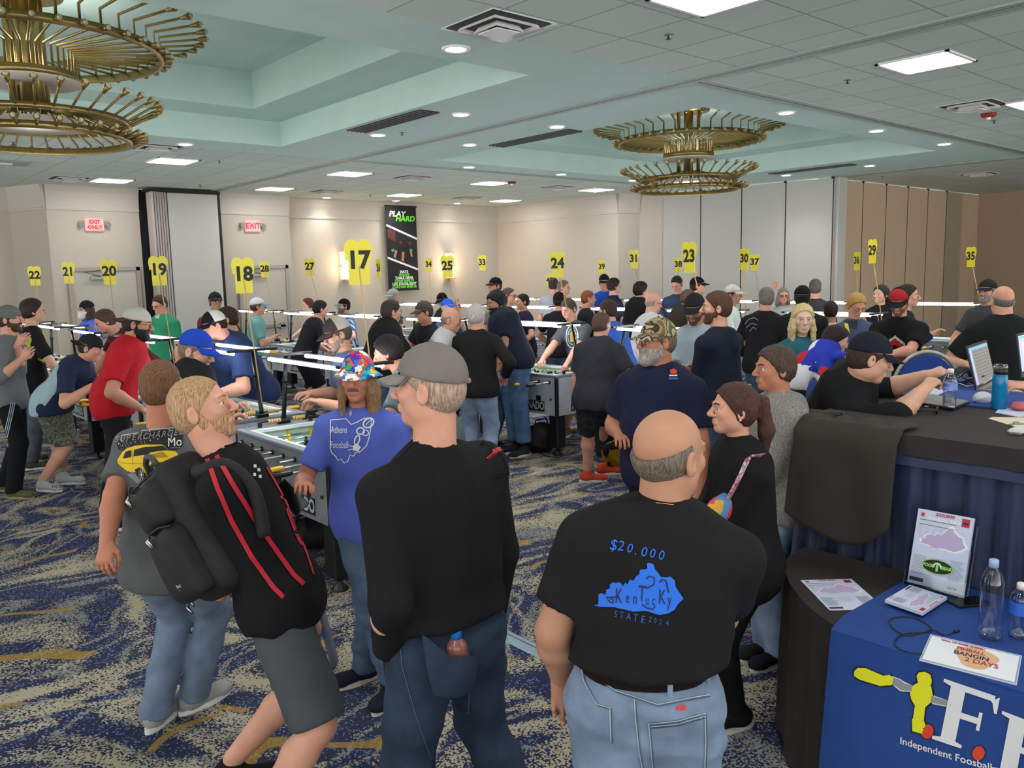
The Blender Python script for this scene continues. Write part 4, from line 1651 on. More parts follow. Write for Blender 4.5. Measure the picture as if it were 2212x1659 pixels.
def hand_field(H, w_, d, pn, side, s, curl=.35, spread=.12, kk=.006):
    """w_ wrist, d forearm/hand direction, pn palm normal, side = direction toward the thumb"""
    d = d.normalized(); side = (side - d * side.dot(d)).normalized()
    pn = (pn - d * pn.dot(d) - side * pn.dot(side))
    pn = d.cross(side) * (1 if d.cross(side).dot(pn) > 0 else -1)
    P = lambda x, y, z: w_ + (side * x + d * y + pn * z) * s
    H.cone(P(.012, .0, 0), P(.022, .075, 0), .020 * s, .019 * s, k=.012, flat=(pn, .72))
    H.cone(P(-.012, .0, 0), P(-.022, .072, 0), .020 * s, .017 * s, k=.012, flat=(pn, .72))
    H.cone(P(0, .0, 0), P(0, .074, 0), .020 * s, .018 * s, k=.012, flat=(pn, .8))
    F_ = [(.031, .082, .070, .0090), (.0105, .088, .078, .0093), (-.0105, .085, .072, .0088), (-.030, .076, .058, .0078)]
    for i, (x, y, L_, rr) in enumerate(F_):
        a = P(x, y - .01, 0)
        cu = curl * (1 + .12 * i)
        dirv = Vector((0, 1, 0))
        pos = Vector((x, y - .01, 0))
        ang = 0
        sx = (1.5 - i) * spread * .6
        prev = P(*pos)
        for j, fr in enumerate((.46, .31, .23)):
            ang += cu * (.75 if j == 0 else 1.0)
            v = Vector((sx * cos(ang), cos(ang), sin(ang)))
            pos = pos + v * (L_ * fr)
            nx_ = P(*pos)
            H.cone(prev, nx_, rr * s * (1 - .07 * j), rr * s * (1 - .07 * (j + 1)), k=kk if j == 0 else .003)
            prev = nx_
    # thumb
    p0 = P(.020, .018, .004); p1 = P(.046, .045, .014 + .01 * curl); p2 = P(.052 - .012 * curl, .073, .022 + .022 * curl); p3 = P(.048 - .022 * curl, .094, .028 + .034 * curl)
    H.cone(p0, p1, .016 * s, .0125 * s, k=.012)
    H.cone(p1, p2, .0115 * s, .0105 * s, k=.004)
    H.cone(p2, p3, .0105 * s, .009 * s, k=.003)


def facing(theta):
    t = radians(theta)
    return (HR * sin(t) - HF * cos(t)).normalized()


PXF, NXF, PYF, NYF = 131, -49, -139, 41      # facing +X, -X, +Y, -Y
BODIES = {}


def person(label, head, D=None, face=0, h=None, girth=1.0, tone='fair', top='202124', topk='jersey', sleeve='short', bottom='4a5a74', botk='denim', shorts=False, hair='short',
           hairc='4a3627', cap=None, beard=None, glasses=False, lean=None, leanside=0.0, hyaw=0, hpitch=None, wrists=(None, None), curl=(.4, .4), shoe='2b2d31', sole='d8d8d4', stance=.19,
           stride=0.0, q=None, zfloor=0.0, sit=None, hem=.10, belly=0.0, hood=False, collar=None, belt=None, topmat=None, botmat=None, feet=None, pelvis=None, fem=False, foldA=.005, group=None, palms=(None, None),
           hands_up=False, untuck=True, shoeR=None, head_s=1.0, eyes=None, sleevemat=None, arm_side=None, no_legs=False, armk=(1, 1), fw=None, elbow_hint=(None, None), waist_dir=None, toes=None):
    if h is None:
        h = ((at(head[0], head[1], D) if not isinstance(head, Vector) else head).z - zfloor) / .93
    s = h / 1.75
    if q is None:
        q = 'near' if D < 5 else ('mid' if D < 8.6 else 'far')
    vx = {'near': (.010, .0050, .0042), 'mid': (.015, .0068, .0058), 'far': (.020, .0095, .0080)}[q]
    vb, vh, vhd = vx
    Hc = at(head[0], head[1], D) if not isinstance(head, Vector) else head.copy()
    f = facing(face) if fw is None else fw
    r = f.cross(Vector((0, 0, 1))).normalized()      # person's right
    up = Vector((0, 0, 1))
    Hz = Hc.z - zfloor
    # proportions
    tl = .295 * h           # pelvis to neck base
    nl = .105 * h           # neck base to head centre
    pz0 = .53 * h
    stand = pz0 + tl + nl
    if isinstance(pelvis, tuple): pelvis = at(*pelvis)
    if pelvis is None:
        if lean is None:
            if Hz >= stand - .03:
                lean = 4
            else:
                best = 4
                for dg in range(4, 86):
                    ll = radians(dg)
                    zz = pz0 - .03 * h * sin(ll) + tl * cos(ll) + nl * cos(ll * .9)
                    best = dg
                    if zz <= Hz: break
                lean = best
        ll = radians(lean)
        nk_off = (f * sin(ll) + up * cos(ll)) * tl + r * (sin(radians(leanside)) * tl)
        hd_off = (f * sin(ll * .85 + .12) + up * cos(ll * .85 + .12)) * nl + r * (sin(radians(leanside)) * nl * .6)
        pel = Hc - hd_off - nk_off
        drop = pz0 + zfloor
        if sit is None:
            # keep the pelvis at a believable height; scale legs implicitly
            pel.z = min(max(pel.z, zfloor + .47 * h), zfloor + .56 * h)
        neck = Hc - hd_off
    else:
        pel = pelvis
        ax_ = (Hc - pel).normalized()
        neck = pel + (Hc - pel) * (tl / (tl + nl))
        hd_off = Hc - neck
        lean = math.degrees(math.acos(max(-1, min(1, ax_.z))))
        ll = radians(lean)
    T = (neck - pel).normalized()
    rr = (r - T * r.dot(T)).normalized()
    ft = rr.cross(T) * -1
    if ft.dot(f) < 0 and lean < 60: ft = -ft
    ft = T.cross(rr) if T.cross(rr).dot(f) > T.cross(rr).dot(-f) else -T.cross(rr)
    g = girth
    # shoulders
    shw = (.102 if not fem else .090) * h * (1 + (g - 1) * .45)
    sp = neck - T * (.040 * h) + ft * .005
    SH = [sp + rr * (q_ * shw) - T * .012 for q_ in (-1, 1)]      # left(-), right(+)
    up1, lo1 = .168 * h, .150 * h
    WR, EL, HD = [], [], []
    for i, q_ in enumerate((-1, 1)):
        w_ = wrists[i]
        if w_ is None or w_ == 'down':
            w_ = SH[i] + Vector((0, 0, -(up1 + lo1) * .985)) + rr * (q_ * .05 * g) + f * .05
            hint = -f * .3 + rr * q_ * .4
        elif w_ == 'table':
            w_ = neck + f * (.20 + .08 * i) + r * (q_ * .24) ; w_ = Vector((w_.x, w_.y, zfloor + .97))
            hint = -f * .4 + rr * q_ * .9 - up * .3
        elif w_ == 'pocket':
            w_ = pel + rr * (q_ * .17 * g) + f * .06 + up * .0
            hint = -f * 1 + rr * q_ * .5
        elif w_ == 'fold':
            w_ = neck - T * .30 * s + f * .20 * g - rr * (q_ * .10)
            hint = -up * 1 + rr * q_ * .7
        elif w_ == 'hip':
            w_ = pel + rr * (q_ * .17 * g) + up * .06
            hint = rr * q_ * 1 - f * .4
        elif isinstance(w_, tuple):
            w_ = at(*w_); hint = -up * .8 + rr * q_ * .5 - f * .2
        else:
            hint = -up * .8 + rr * q_ * .5 - f * .2
        if elbow_hint[i] is not None: hint = elbow_hint[i]
        e_, w_ = ik(SH[i], w_, up1 * armk[i], lo1 * armk[i], hint)
        EL.append(e_); WR.append(w_)
    # legs
    HP = [pel + r * (q_ * .052 * h) - up * .02 for q_ in (-1, 1)]
    th_, ca_ = .245 * h, .245 * h
    AN, KN = [], []
    for i, q_ in enumerate((-1, 1)):
        if feet is not None and feet[i] is not None:
            a_ = feet[i] if isinstance(feet[i], Vector) else atz(feet[i][0], feet[i][1], zfloor + .07)
            a_ = Vector((a_.x, a_.y, zfloor + .085))
        elif sit is not None:
            a_ = pel + f * .42 + r * (q_ * .12); a_.z = zfloor + .085
        else:
            a_ = Vector((pel.x, pel.y, zfloor + .085)) + r * (q_ * stance * .5) + f * (q_ * stride * .5 - (.10 * sin(ll) if lean > 15 else 0))
        hint = f + r * q_ * .15
        k_, a_ = ik(HP[i], a_, th_, ca_, hint)
        AN.append(a_); KN.append(k_)
    root = thing('person', label, 'person', (pel.x, pel.y, zfloor), 0, group)
    O = Vector((pel.x, pel.y, zfloor))
    rootinv = lambda parts: [(V - np.array(O), Q) + tuple(x) for V, Q, *x in parts]

    def MO(name, parts, mats, parent=root, colfn=None):
        return mesh_obj(name, parts, mats, parent, O, colfn)
    sk = skin(tone)
    # ---------------------------------------------------- head
    hp = hpitch if hpitch is not None else max(0, min(38, (lean - 6) * .62))
    hf = Quaternion(up, radians(-hyaw)) @ f
    hr = hf.cross(up).normalized()
    hu = up
    qp = Quaternion(hr, radians(-hp))
    hf = qp @ hf; hu = qp @ hu
    hs = s * 1.02 * head_s
    Hd, P, A = head_fields(Hc, hr, hf, hu, hs, tone, fem, 1 + (g - 1) * .35)
    nb = neck - T * .02
    nr = (.058 if not fem else .047) * s * (1 + (g - 1) * .45)
    Hd.cone(Hc - hu * .055 * hs - hf * .018 * hs, nb, nr * .98, nr * 1.08, k=.02)
    V1, Q1 = Hd.mesh(vh)
    body = [(V1, Q1, 0)]
    # ---------------------------------------------------- body core
    B = Field()
    B.cone(nb + T * .02, nb - T * .03, nr * .95, nr * 1.15, k=.02)
    def torso(Fd, o=0.0, top_=True, hip=True, cl=None):
        wx, wy = .150 * s * g, .103 * s * (1 + (g - 1) * 1.25)
        if top_:
            Fd.cone(SH[0] + rr * .025, SH[1] - rr * .025, .056 * s + o * .8, k=.05)
            Fd.cone(nb - T * .02, nb - T * .08 * s, .060 * s + o * .6, .085 * s + o, k=.05)
            for q_ in (0, 1):
                Fd.cone(nb - T * .015 * s, SH[q_] + T * .012, .045 * s + o * .5, .050 * s + o * .6, k=.05)
            Fd.ell(pel + (neck - pel) * .76, (wx * 1.04 + o, wy * 1.0 + o, .17 * s), R3(rr, ft, T), .06)
        mid = pel + (neck - pel) * .42
        Fd.ell(mid + ft * belly * .5, (wx * .98 + o, wy + o + belly * .5, .19 * s), R3(rr, ft, T), .07, clip=cl)
        if belly:
            Fd.ell(pel + (neck - pel) * .30 + ft * (belly * .9), (wx * .92 + o, wy * .9 + o, .15 * s), R3(rr, ft, T), .08, clip=cl)
        if hip:
            Fd.ell(pel + T * .0, (.165 * s * g ** .8 + o, .118 * s * g + o, .13 * s), R3(r, f, up), .06)
    torso(B, -.022)
    ar = (1 + (g - 1) * .55) * (.86 if fem else 1)
    for i, q_ in enumerate((-1, 1)):
        B.cone(SH[i], EL[i], .052 * s * ar, .043 * s * ar, k=.03)
        fm = EL[i] + (WR[i] - EL[i]) * .3
        B.cone(EL[i], fm, .043 * s * ar, .046 * s * ar, k=.015)
        B.cone(fm, WR[i], .046 * s * ar, .029 * s * ar, k=.015, flat=None)
        lq = 1.0 if shorts else .8
        B.cone(HP[i], KN[i], .076 * s * g * lq, .056 * s * ar * lq, k=.04)
        kc = KN[i] + (AN[i] - KN[i]) * .28 - f * .01
        B.cone(KN[i], kc, .053 * s * ar * lq, .060 * s * ar * lq, k=.02)
        B.cone(kc, AN[i] + Vector((0, 0, .03)), .058 * s * ar * lq, .037 * s * ar * lq, k=.02)
    body.append((*B.mesh(vb if q == 'near' else vb * .9), 0))
    # ---------------------------------------------------- hands
    for i, q_ in enumerate((-1, 1)):
        if wrists[i] == 'pocket': continue
        d = (WR[i] - EL[i]).normalized()
        w_ = wrists[i]
        pn = palms[i]
        if isinstance(pn, tuple) and len(pn) == 3:
            d, pn, sd = pn
        else:
            if w_ is None or w_ == 'down':
                d = (d * .6 - up * .8).normalized(); pn = -rr * q_ ; sd = f
            elif w_ == 'table':
                d = (d + f * .8 - up * .1).normalized(); pn = -up; sd = -rr * q_
            elif w_ == 'fold':
                pn = -f; sd = up
            else:
                pn = -up; sd = -rr * q_
        Hh = Field()
        Hh.cone(WR[i] - d * .02, WR[i] + d * .012, .0275 * s * ar, .024 * s * ar, k=.01)
        hand_field(Hh, WR[i], d, pn, sd, s * (.98 if not fem else .88), curl[i] if w_ != 'table' else .75)
        body.append((*Hh.mesh(vhd), 0))
    bo = MO('body', body, sk)
    # eyes
    if eyes or (eyes is None and q != 'far'):
        ey = MB(); ir = MB()
        for q_ in (-1, 1):
            c_ = P(q_ * .031, .0715, .004)
            ey.sphere(c_ - O, .0128 * hs, 12)
            dd = (hf).normalized()
            ir.sphere(c_ + dd * .0075 * hs - O, .0066 * hs, 10)
        eo = ey.build('eyes', mat('eye_white', 'cfc6c0', rough=.3), root)
        ir.build('iris', mat('eye_iris', '2c2420', rough=.2), eo)
        br = MB()
        for q_ in (-1, 1):
            br.tube([P(q_ * .014, .0955, .026) - O, P(q_ * .032, .090, .0315) - O, P(q_ * .048, .076, .027) - O], [.0030, .0036, .002], 6)
        br.build('eyebrows', hairm(hairc), root)
    elif q == 'far':
        ey = MB()
        for q_ in (-1, 1):
            ey.sphere(P(q_ * .031, .079, .006) - O, .0095 * hs, 8)
        ey.build('eyes', mat('eye_dark', '3a2a25', rough=.4), root)
    # ---------------------------------------------------- hair, beard, cap, glasses
    if hair:
        hs_ = hair
        Pq = lambda x, y, z: P(x, y, z)
        ho = build_hair(root, Pq, A, hs, hs_, hairc, vh * (1 if q != 'near' else 1.1), hf, hu, hr, Hc, bool(cap))
        if ho: shift(ho, O)
    if beard:
        H = Field()
        bt = beard if isinstance(beard, tuple) else (hairc, .010)
        o = bt[1]
        if len(bt) > 2 and bt[2] == 'mustache':
            H.cone(P(-.026, .086, -.047), P(0, .101, -.040), .006 * hs, .009 * hs, k=.006)
            H.cone(P(.026, .086, -.047), P(0, .101, -.040), .006 * hs, .009 * hs, k=.006)
        else:
            H.ell(P(0, .020, -.040), ((.060 + o) * hs, (.066 + o) * hs, (.076 + o) * hs), A, .01, clip=[(P(0, .0, -.035), (hu * .93 + hf * -.1).normalized()), (P(0, -.004, 0), -hf)])
            H.ell(P(0, .062 + o * .3, -.092 - o * .4), ((.030 + o) * hs, (.024 + o) * hs, (.024 + o) * hs), A, .015)
            for q_ in (-1, 1):
                H.ell(P(q_ * .060, .004, -.035), (.012 * hs, .016 * hs, .035 * hs), A, .012)
            H.cone(P(-.026, .084, -.045), P(0, .097, -.040), .006 * hs, .007 * hs, k=.006)
            H.cone(P(.026, .084, -.045), P(0, .097, -.040), .006 * hs, .007 * hs, k=.006)
            H.ell(P(0, .104, -.057), (.022 * hs, .014 * hs, .007 * hs), A, .004, sub=True)
            H.noise = folds(.0015, 'any', 5, 6)
        shift(mesh_obj('beard' if not (len(bt) > 2) else 'moustache', [H.mesh(vh)], hairm(bt[0]), root), O)
    if cap:
        n0 = set(root.children)
        build_cap(root, P, A, hs, cap, hf, hu, hr, vh)
        for ch in root.children:
            if ch not in n0: shift(ch, O)
    if glasses:
        gm = MB()
        for q_ in (-1, 1):
            ring = [P(q_ * .032 + .022 * cos(a), .098 - .002 * abs(cos(a)), .002 + .016 * sin(a)) - O for a in [2 * pi * k / 14 for k in range(14)]]
            gm.tube(ring, .0017 if q != 'far' else .003, 5, closed=True)
            gm.tube([P(q_ * .054, .096, .006) - O, P(q_ * .074, .06, .008) - O, P(q_ * .079, -.005, .006) - O], .0018 if q != 'far' else .003, 5)
        gm.tube([P(-.011, .1, .004) - O, P(.011, .1, .004) - O], .0018, 5)
        gm.build('glasses', mat('glasses_frame', '3a2b26', rough=.3), root)
    # ---------------------------------------------------- top
    tm = topmat or cloth(top, topk)
    S_ = Field()
    loose = .014 if topk != 'fleece' else .028
    hemc = pel - up * (hem * s)
    hcl = [(hemc, -up)]
    torso(S_, loose, True, False, hcl)
    tc_ = pel + (neck - pel) * .74
    S_.cone(tc_, pel - up * (.02 * s), .150 * s * g + loose, .166 * s * g ** .9 + loose, k=.05, flat=(ft, (.66 + .1 * (g - 1)) if not fem else .62), clip=hcl)
    if untuck:
        S_.ell(pel - up * .03, (.186 * s * g ** .85 + loose, .136 * s * g + loose + belly * .4, .22 * s), R3(r, f, up), .06, clip=hcl)
    else:
        S_.ell(pel + T * .03, (.158 * s * g ** .85 + loose * .6, .112 * s * g + loose * .6, .12 * s), R3(r, f, up), .05, clip=hcl)
    slp = []
    for i, q_ in enumerate((-1, 1)):
        e_, w_ = EL[i], WR[i]
        if sleeve == 'short':
            end = SH[i] + (e_ - SH[i]) * .72
            ax_ = (e_ - SH[i]).normalized()
            S_.cone(SH[i], end + ax_ * .05, .060 * s * ar + loose * .3, .066 * s * ar + loose * .5, k=.035, clip=[(end, ax_)])
        elif sleeve in ('long', '34'):
            S_.cone(SH[i], e_, .064 * s * ar + loose * .3, .052 * s * ar + loose * .4, k=.035)
            fr = .97 if sleeve == 'long' else .35
            if wrists[i] == 'pocket': fr = 1.0
            end = e_ + (w_ - e_) * fr
            ax_ = (w_ - e_).normalized()
            S_.cone(e_, end + ax_ * .04, .052 * s * ar + loose * .4, .036 * s * ar + loose * .5, k=.02, clip=[(end, ax_)])
        else:
            pass
    if hood:
        bk = -ft
        S_.cone(nb + rr * .075 * s + ft * .02, nb + bk * .085 * s + T * .0, .030 * s, .042 * s, k=.03)
        S_.cone(nb - rr * .075 * s + ft * .02, nb + bk * .085 * s + T * .0, .030 * s, .042 * s, k=.03)
        S_.cone(nb + bk * .09 * s, nb + bk * .125 * s - T * .09 * s, .045 * s, .03 * s, k=.05)
    if collar:
        S_.cone(nb + T * .015, nb - T * .03, nr + .012, nr + .022, k=.02)
        S_.ell(nb + T * .05, (nr + .003, nr + .003, .04), None, .004, sub=True)
    S_.noise = folds(foldA * (1 if q == 'near' else .8), 'drape', zsum(label))
    vs_ = S_.mesh(vb, 4 if q == 'near' else 3)
    cf = None
    so = MO('hoodie' if hood else ('jacket' if sleeve == 'long' else 'shirt'), [vs_], tm if not isinstance(tm, (list, tuple)) else list(tm), colfn=sleevemat(P, SH, EL, T, rr, ft, neck, pel) if sleevemat else None)
    # ---------------------------------------------------- bottom
    bm_ = botmat or cloth(bottom, botk)
    Tn = Field()
    lo_ = .012 if fem else .016
    Tn.ell(pel - up * .01, (.160 * s * g ** .8 + lo_ * .5, .112 * s * g + lo_ * .6, .155 * s), R3(r, f, up), .05, clip=[(pel + up * .128 * s, up)])
    for i, q_ in enumerate((-1, 1)):
        Tn.cone(HP[i], KN[i], .086 * s * g + lo_, (.062 if not shorts else .082) * s * ar + lo_, k=.04, clip=None if not shorts else [(HP[i] + (KN[i] - HP[i]) * .97, (KN[i] - HP[i]).normalized())])
        if not shorts:
            ax_ = (AN[i] - KN[i]).normalized()
            Tn.cone(KN[i], AN[i] + ax_ * .02, .062 * s * ar + lo_, (.056 if not fem else .036) * s * ar + lo_, k=.03, clip=[(AN[i] + Vector((0, 0, -.035)), -up)])
        else:
            pass
    Tn.noise = folds(foldA * (1.0 if botk == 'denim' else .7), 'bunch' if not shorts else 'drape', zsum(label) + 7, .6)
    to = MO('shorts' if shorts else 'trousers', [Tn.mesh(vb, 4 if q == 'near' else 3)], bm_)
    if belt:
        bl = MB()
        c_ = pel + up * (.090 * s)
        n = 40
        vs = []
        ex, ey_ = .160 * s * g ** .8 + lo_ * .5 + .004, .112 * s * g + lo_ * .6 + .004
        kz = math.sqrt(max(.1, 1 - (.090 / .155) ** 2)) - .03
        for z_ in (-.019, .019):
            for k in range(n):
                a = 2 * pi * k / n
                vs.append(c_ + r * (ex * cos(a) * (kz + .10)) + f * (ey_ * sin(a) * (kz + .10)) + up * z_ - O)
        bl.add(vs, [(k, (k + 1) % n, n + (k + 1) % n, n + k) for k in range(n)], 0, True)
        bl.build('belt', cloth(belt), root)
    # ---------------------------------------------------- shoes
    if not no_legs:
        for i, q_ in enumerate((-1, 1)):
            sf = (f * .95 + r * (q_ * .22)).normalized()
            if toes and toes[i] is not None: sf = facing(toes[i])
            sr = sf.cross(up)
            a_ = Vector((AN[i].x, AN[i].y, zfloor))
            if toes == 'tip': pass
            sl = s * 1.0
            U = Field()
            U.ell(a_ - sf * .035 * sl + up * .055, (.038 * sl, .048 * sl, .050 * sl), R3(sr, sf, up), .03)
            U.cone(a_ + up * .085, a_ + up * .05, .043 * sl, .040 * sl, k=.03)
            U.cone(a_ - sf * .02 + up * .045, a_ + sf * .13 * sl + up * .038, .042 * sl, .043 * sl, k=.03, flat=(up, .8))
            U.ell(a_ + sf * .155 * sl + up * .035, (.046 * sl, .055 * sl, .032 * sl), R3(sr, sf, up), .03)
            U.cut(a_ + up * .014, -up)
            sh_ = cloth(shoe) if isinstance(shoe, str) else shoe
            so_ = MO('shoe', [U.mesh(min(vb, .012) * (.75 if q == 'near' else 1))], sh_)
            sb = MB()
            n = 24
            vs = []
            for z_ in (0.0, .022):
                for k in range(n):
                    a = 2 * pi * k / n
                    yy = .055 + .148 * sin(a)
                    xx = (.047 - .006 * (1 if sin(a) < 0 else 0)) * cos(a)
                    vs.append(a_ + sf * (yy * sl) + sr * (xx * sl * 1.05) + up * z_ - O)
            sb.add(vs, [list(range(n))[::-1], list(range(n, 2 * n))] + [(k, (k + 1) % n, n + (k + 1) % n, n + k) for k in range(n)], 0, False)
            sb.build('sole', cloth(sole), so_)
    info = dict(root=root, O=O, pel=pel, neck=neck, T=T, rr=rr, ft=ft, SH=SH, EL=EL, WR=WR, HP=HP, KN=KN, AN=AN, P=P, s=s, top=so, bottom=to, body=bo, r=r, f=f, Hc=Hc, hf=hf, hu=hu, hr=hr, hs=hs, g=g)
    return info


def shift(o, O):
    """move mesh data of a part into its person's frame"""
    if o.get('_sh'): return
    me = o.data
    n = len(me.vertices)
    a = np.zeros(n * 3, f32)
    me.vertices.foreach_get('co', a)
    a = a.reshape(-1, 3) - np.array(O, f32)
    me.vertices.foreach_set('co', a.ravel())
    me.update()
    for ch in o.children: shift(ch, O)


# ------------------------------------------------------------------ prints wrapped on cloth
def bvh_of(o):
    me = o.data
    mw = Matrix.Translation(o.parent.location) if o.parent else Matrix.Identity(4)
    vs = [mw @ v.co for v in me.vertices]
    return BVHTree.FromPolygons(vs, [tuple(p.vertices) for p in me.polygons])


def fine(vs, fs, maxlen):
    bm = bmesh.new()
    bv = [bm.verts.new(v) for v in vs]
    for f_ in fs:
        try: bm.faces.new([bv[i] for i in f_])
        except ValueError: pass
    bmesh.ops.triangulate(bm, faces=bm.faces[:])
    for _ in range(6):
        es = [e for e in bm.edges if e.calc_length() > maxlen]
        if not es: break
        bmesh.ops.subdivide_edges(bm, edges=es, cuts=1)
        bmesh.ops.triangulate(bm, faces=[f_ for f_ in bm.faces if len(f_.verts) > 3])
    bm.verts.index_update()
    V = [v.co.copy() for v in bm.verts]; Fz = [[v.index for v in f_.verts] for f_ in bm.faces]
    bm.free()
    return V, Fz


def wrap(name, shapes, mats, target, bvh, c, right, nrm, up=None, off=.003, maxlen=.02, parent=None):
    """shapes: list of (verts2d, faces, mi, layer) in metres around c; projected along -nrm onto target"""
    nrm = nrm.normalized(); right = (right - nrm * right.dot(nrm)).normalized()
    u = nrm.cross(right) if up is None else (up - nrm * up.dot(nrm)).normalized()
    O = target.parent.location
    mb = MB()
    for vs, fs, mi, lay in shapes:
        V, Fz = fine([Vector((x, y, 0)) for x, y in vs], fs, maxlen)
        out = []
        for v in V:
            p = c + right * v.x + u * v.y
            hit = bvh.ray_cast(p + nrm * .35, -nrm)
            if hit[0] is None:
                hit = bvh.find_nearest(p)
            loc, n_ = hit[0], hit[1]
            if n_.dot(nrm) < 0: n_ = nrm
            out.append(loc + (n_ * .4 + nrm * .6) * (off + lay * .0012) - O)
        mb.add(out, Fz, mi, True)
    return mb.build(name, mats, parent or target.parent)


def stroke(pts, w, closed=False):
    vs, fs = [], []
    n = len(pts)
    m = n if closed else n - 1
    for i in range(n):
        a = Vector(pts[i - 1] if (i > 0 or closed) else pts[i]); b = Vector(pts[(i + 1) % n] if (i < n - 1 or closed) else pts[i])
        d = (b - a)
        d = Vector((d.x, d.y)).normalized() if d.length > 0 else Vector((1, 0))
        nn = Vector((-d.y, d.x)) * (w / 2)
        p = Vector(pts[i])
        vs += [(p.x + nn.x, p.y + nn.y), (p.x - nn.x, p.y - nn.y)]
    for i in range(m):
        j = (i + 1) % n
        fs.append((2 * i, 2 * i + 1, 2 * j + 1, 2 * j))
    return vs, fs


def poly(pts):
    return list(pts), [list(range(len(pts)))]


def txt2(t_, size, x=0, y=0, rot=0, **k):
    vs, fs = text_mesh(t_, size, **k)
    ca, sa = cos(rot), sin(rot)
    return [(v.x * ca - v.y * sa + x, v.x * sa + v.y * ca + y) for v in vs], fs
# ================================================================== people in front
M_grey_tee = cloth('595b5d')
PEOPLE = {}
p1 = person('person with back turned in grey car-print t-shirt, blue jeans and grey trainers', (350, 836), 3.50, 163, hair='buzz', hairc='6e4c36', tone='ruddy', top='595b5d', bottom='6d7c93',
            armk=(.84, 1), wrists=((228, 1185, 3.25), 'down'), shoe='9b9d9b', sole='e6e6e2', hyaw=-8, girth=1.04, pelvis=at(352, 1205, 3.52), elbow_hint=(HF * -.2 - HR, None), feet=((338, 1535), (420, 1500)), toes=(172, 146), foldA=.008, hem=.12, curl=(.5, .4))
p2 = person('person leaning back in black jacket with red piping, black backpack and grey shorts', (437, 884), 2.95, 95, h=1.78, hair='buzz', hairc='b08c6a', beard=('b98e6e', .0025), tone='pink',
            top='17171a', sleeve='long', bottom='4a4e52', botk='jersey', shorts=True, wrists=('pocket', (655, 1312, 2.93)), pelvis=at(607, 1285, 2.95), feet=(at(500, 1600, 3.12), at(556, 1850, 2.72)),
            q='near', hpitch=-14, shoe='1b1c1e', sole='2a2a2a', collar=True, girth=1.08, foldA=.010, hem=.07, toes=(100, 100), elbow_hint=(None, Vector((0, 0, -1)) - facing(95) * 1.2))
p3 = person('person in rainbow bucket hat with long hair, moustache and blue Athens Foosball t-shirt', (772, 818), 3.94, -6, hair='long', hairc='8a6a4a', beard=('6a4f40', .01, 'mustache'), tone='ruddy',
            cap=dict(style='bucket', front=patch_mat('rainbow_splatter', ['d8302c', '2f6fd0', 'f0c020', '38a850', '35b8d8', '5a2f9a', 'e8e8e8', 'e0502c', '1f4fb8', 'e83a70'], 34, True)),
            top='5666bd', bottom='4b5c72', wrists=('down', (655, 1045, 3.70)), shoe='1d1e2e', sole='c9c3b4', feet=((788, 1440), (850, 1478)), toes=(-55, -20), girth=1.0, hem=.20, foldA=.009, curl=(.6, .4),
            elbow_hint=(None, Vector((0, 0, -1)) - HR * .5))
p4 = person('person in grey cap and black quarter-zip jacket with a drink bottle in back pocket', (926, 838), 2.50, -138, hair='buzz', hairc='a8907f', cap=dict(front='78716f', brim='847d7a'), tone='pink', hyaw=-30, pelvis=at(968, 1370, 2.52),
            top='1a1a1d', sleeve='long', collar=True, bottom='2f3b4e', wrists=('pocket', 'down'), girth=1.14, feet=(at(1010, 1850, 2.35), at(1165, 1790, 2.62)), hem=-.085, foldA=.010, topk='jersey', shoe='202020')
p5 = person('balding person with back turned in black $20.000 Kentucky t-shirt, belt and blue jeans', (1447, 985), 2.02, 172, hair='ring', hairc='6e6258', tone='tan', hyaw=42, top='1c1b1d', bottom='7687a0',
            armk=(.84, 1), wrists=((1214, 1462, 2.14), (1500, 1430, 2.42)), palms=((Vector((0, 0, -1)) + HR * .1, -HF, HR), None), girth=1.14, pelvis=at(1392, 1500, 1.98), elbow_hint=(-HR * .6 - HF * .8, HR * 1.0 + Vector((0, 0, -.9)) - HF * .3), belt='17110e', hem=-.112, untuck=True, foldA=.010, curl=(.55, .4), feet=(at(1360, 2300, 1.95), at(1500, 2300, 2.05)), h=1.74)
p6 = person('person with brown ponytail and earbud in long black top, black leggings and slip-on shoes', (1584, 884), 3.42, -88, hair='ponytail', hairc='4b3028', tone='pink', fem=True, top='19191b', sleeve='long',
            bottom='141416', botk='jersey', wrists=('fold', 'fold'), hem=.34, girth=1.18, shoe='151517', sole='cfcac2', feet=((1592, 1540), (1560, 1500)), foldA=.008, hpitch=-2)
p7 = person('bearded person in camouflage cap, glasses and navy polo shirt', (1418, 738), 4.62, -40, hyaw=30, hair='short', hairc='6b5a4a', beard=('a39a92', .014), glasses=True, tone='ruddy',
            cap=dict(front=CAMO('camo_cap', ['6d6246', '9a8d6c', '3f3a2c', 'b0a584', '5b5a3f'], 13)), top='20233c', bottom='1e1f24', botk='jersey', girth=1.34, belly=.08, armk=(1, .9), wrists=('down', (1338, 938, 4.62)), collar=True,
            feet=(at(1400, 1290, 4.6), at(1450, 1290, 4.7)), hem=.13, foldA=.008, curl=(.5, .5))
p8 = person('person with brown hair in light grey fleece hoodie and blue jeans looking left', (1672, 797), 4.15, -82, hair='full', hairc='4c3c36', tone='ruddy', top='8f8b88', topk='fleece', sleeve='long', hood=True,
            bottom='7a8ba6', wrists=('fold', 'pocket'), feet=((1655, 1385), (1680, 1405)), shoe='1c1d20', sole='d6d2cb', girth=1.12, hem=.12, toes=(-60, -60))
RZ = .56
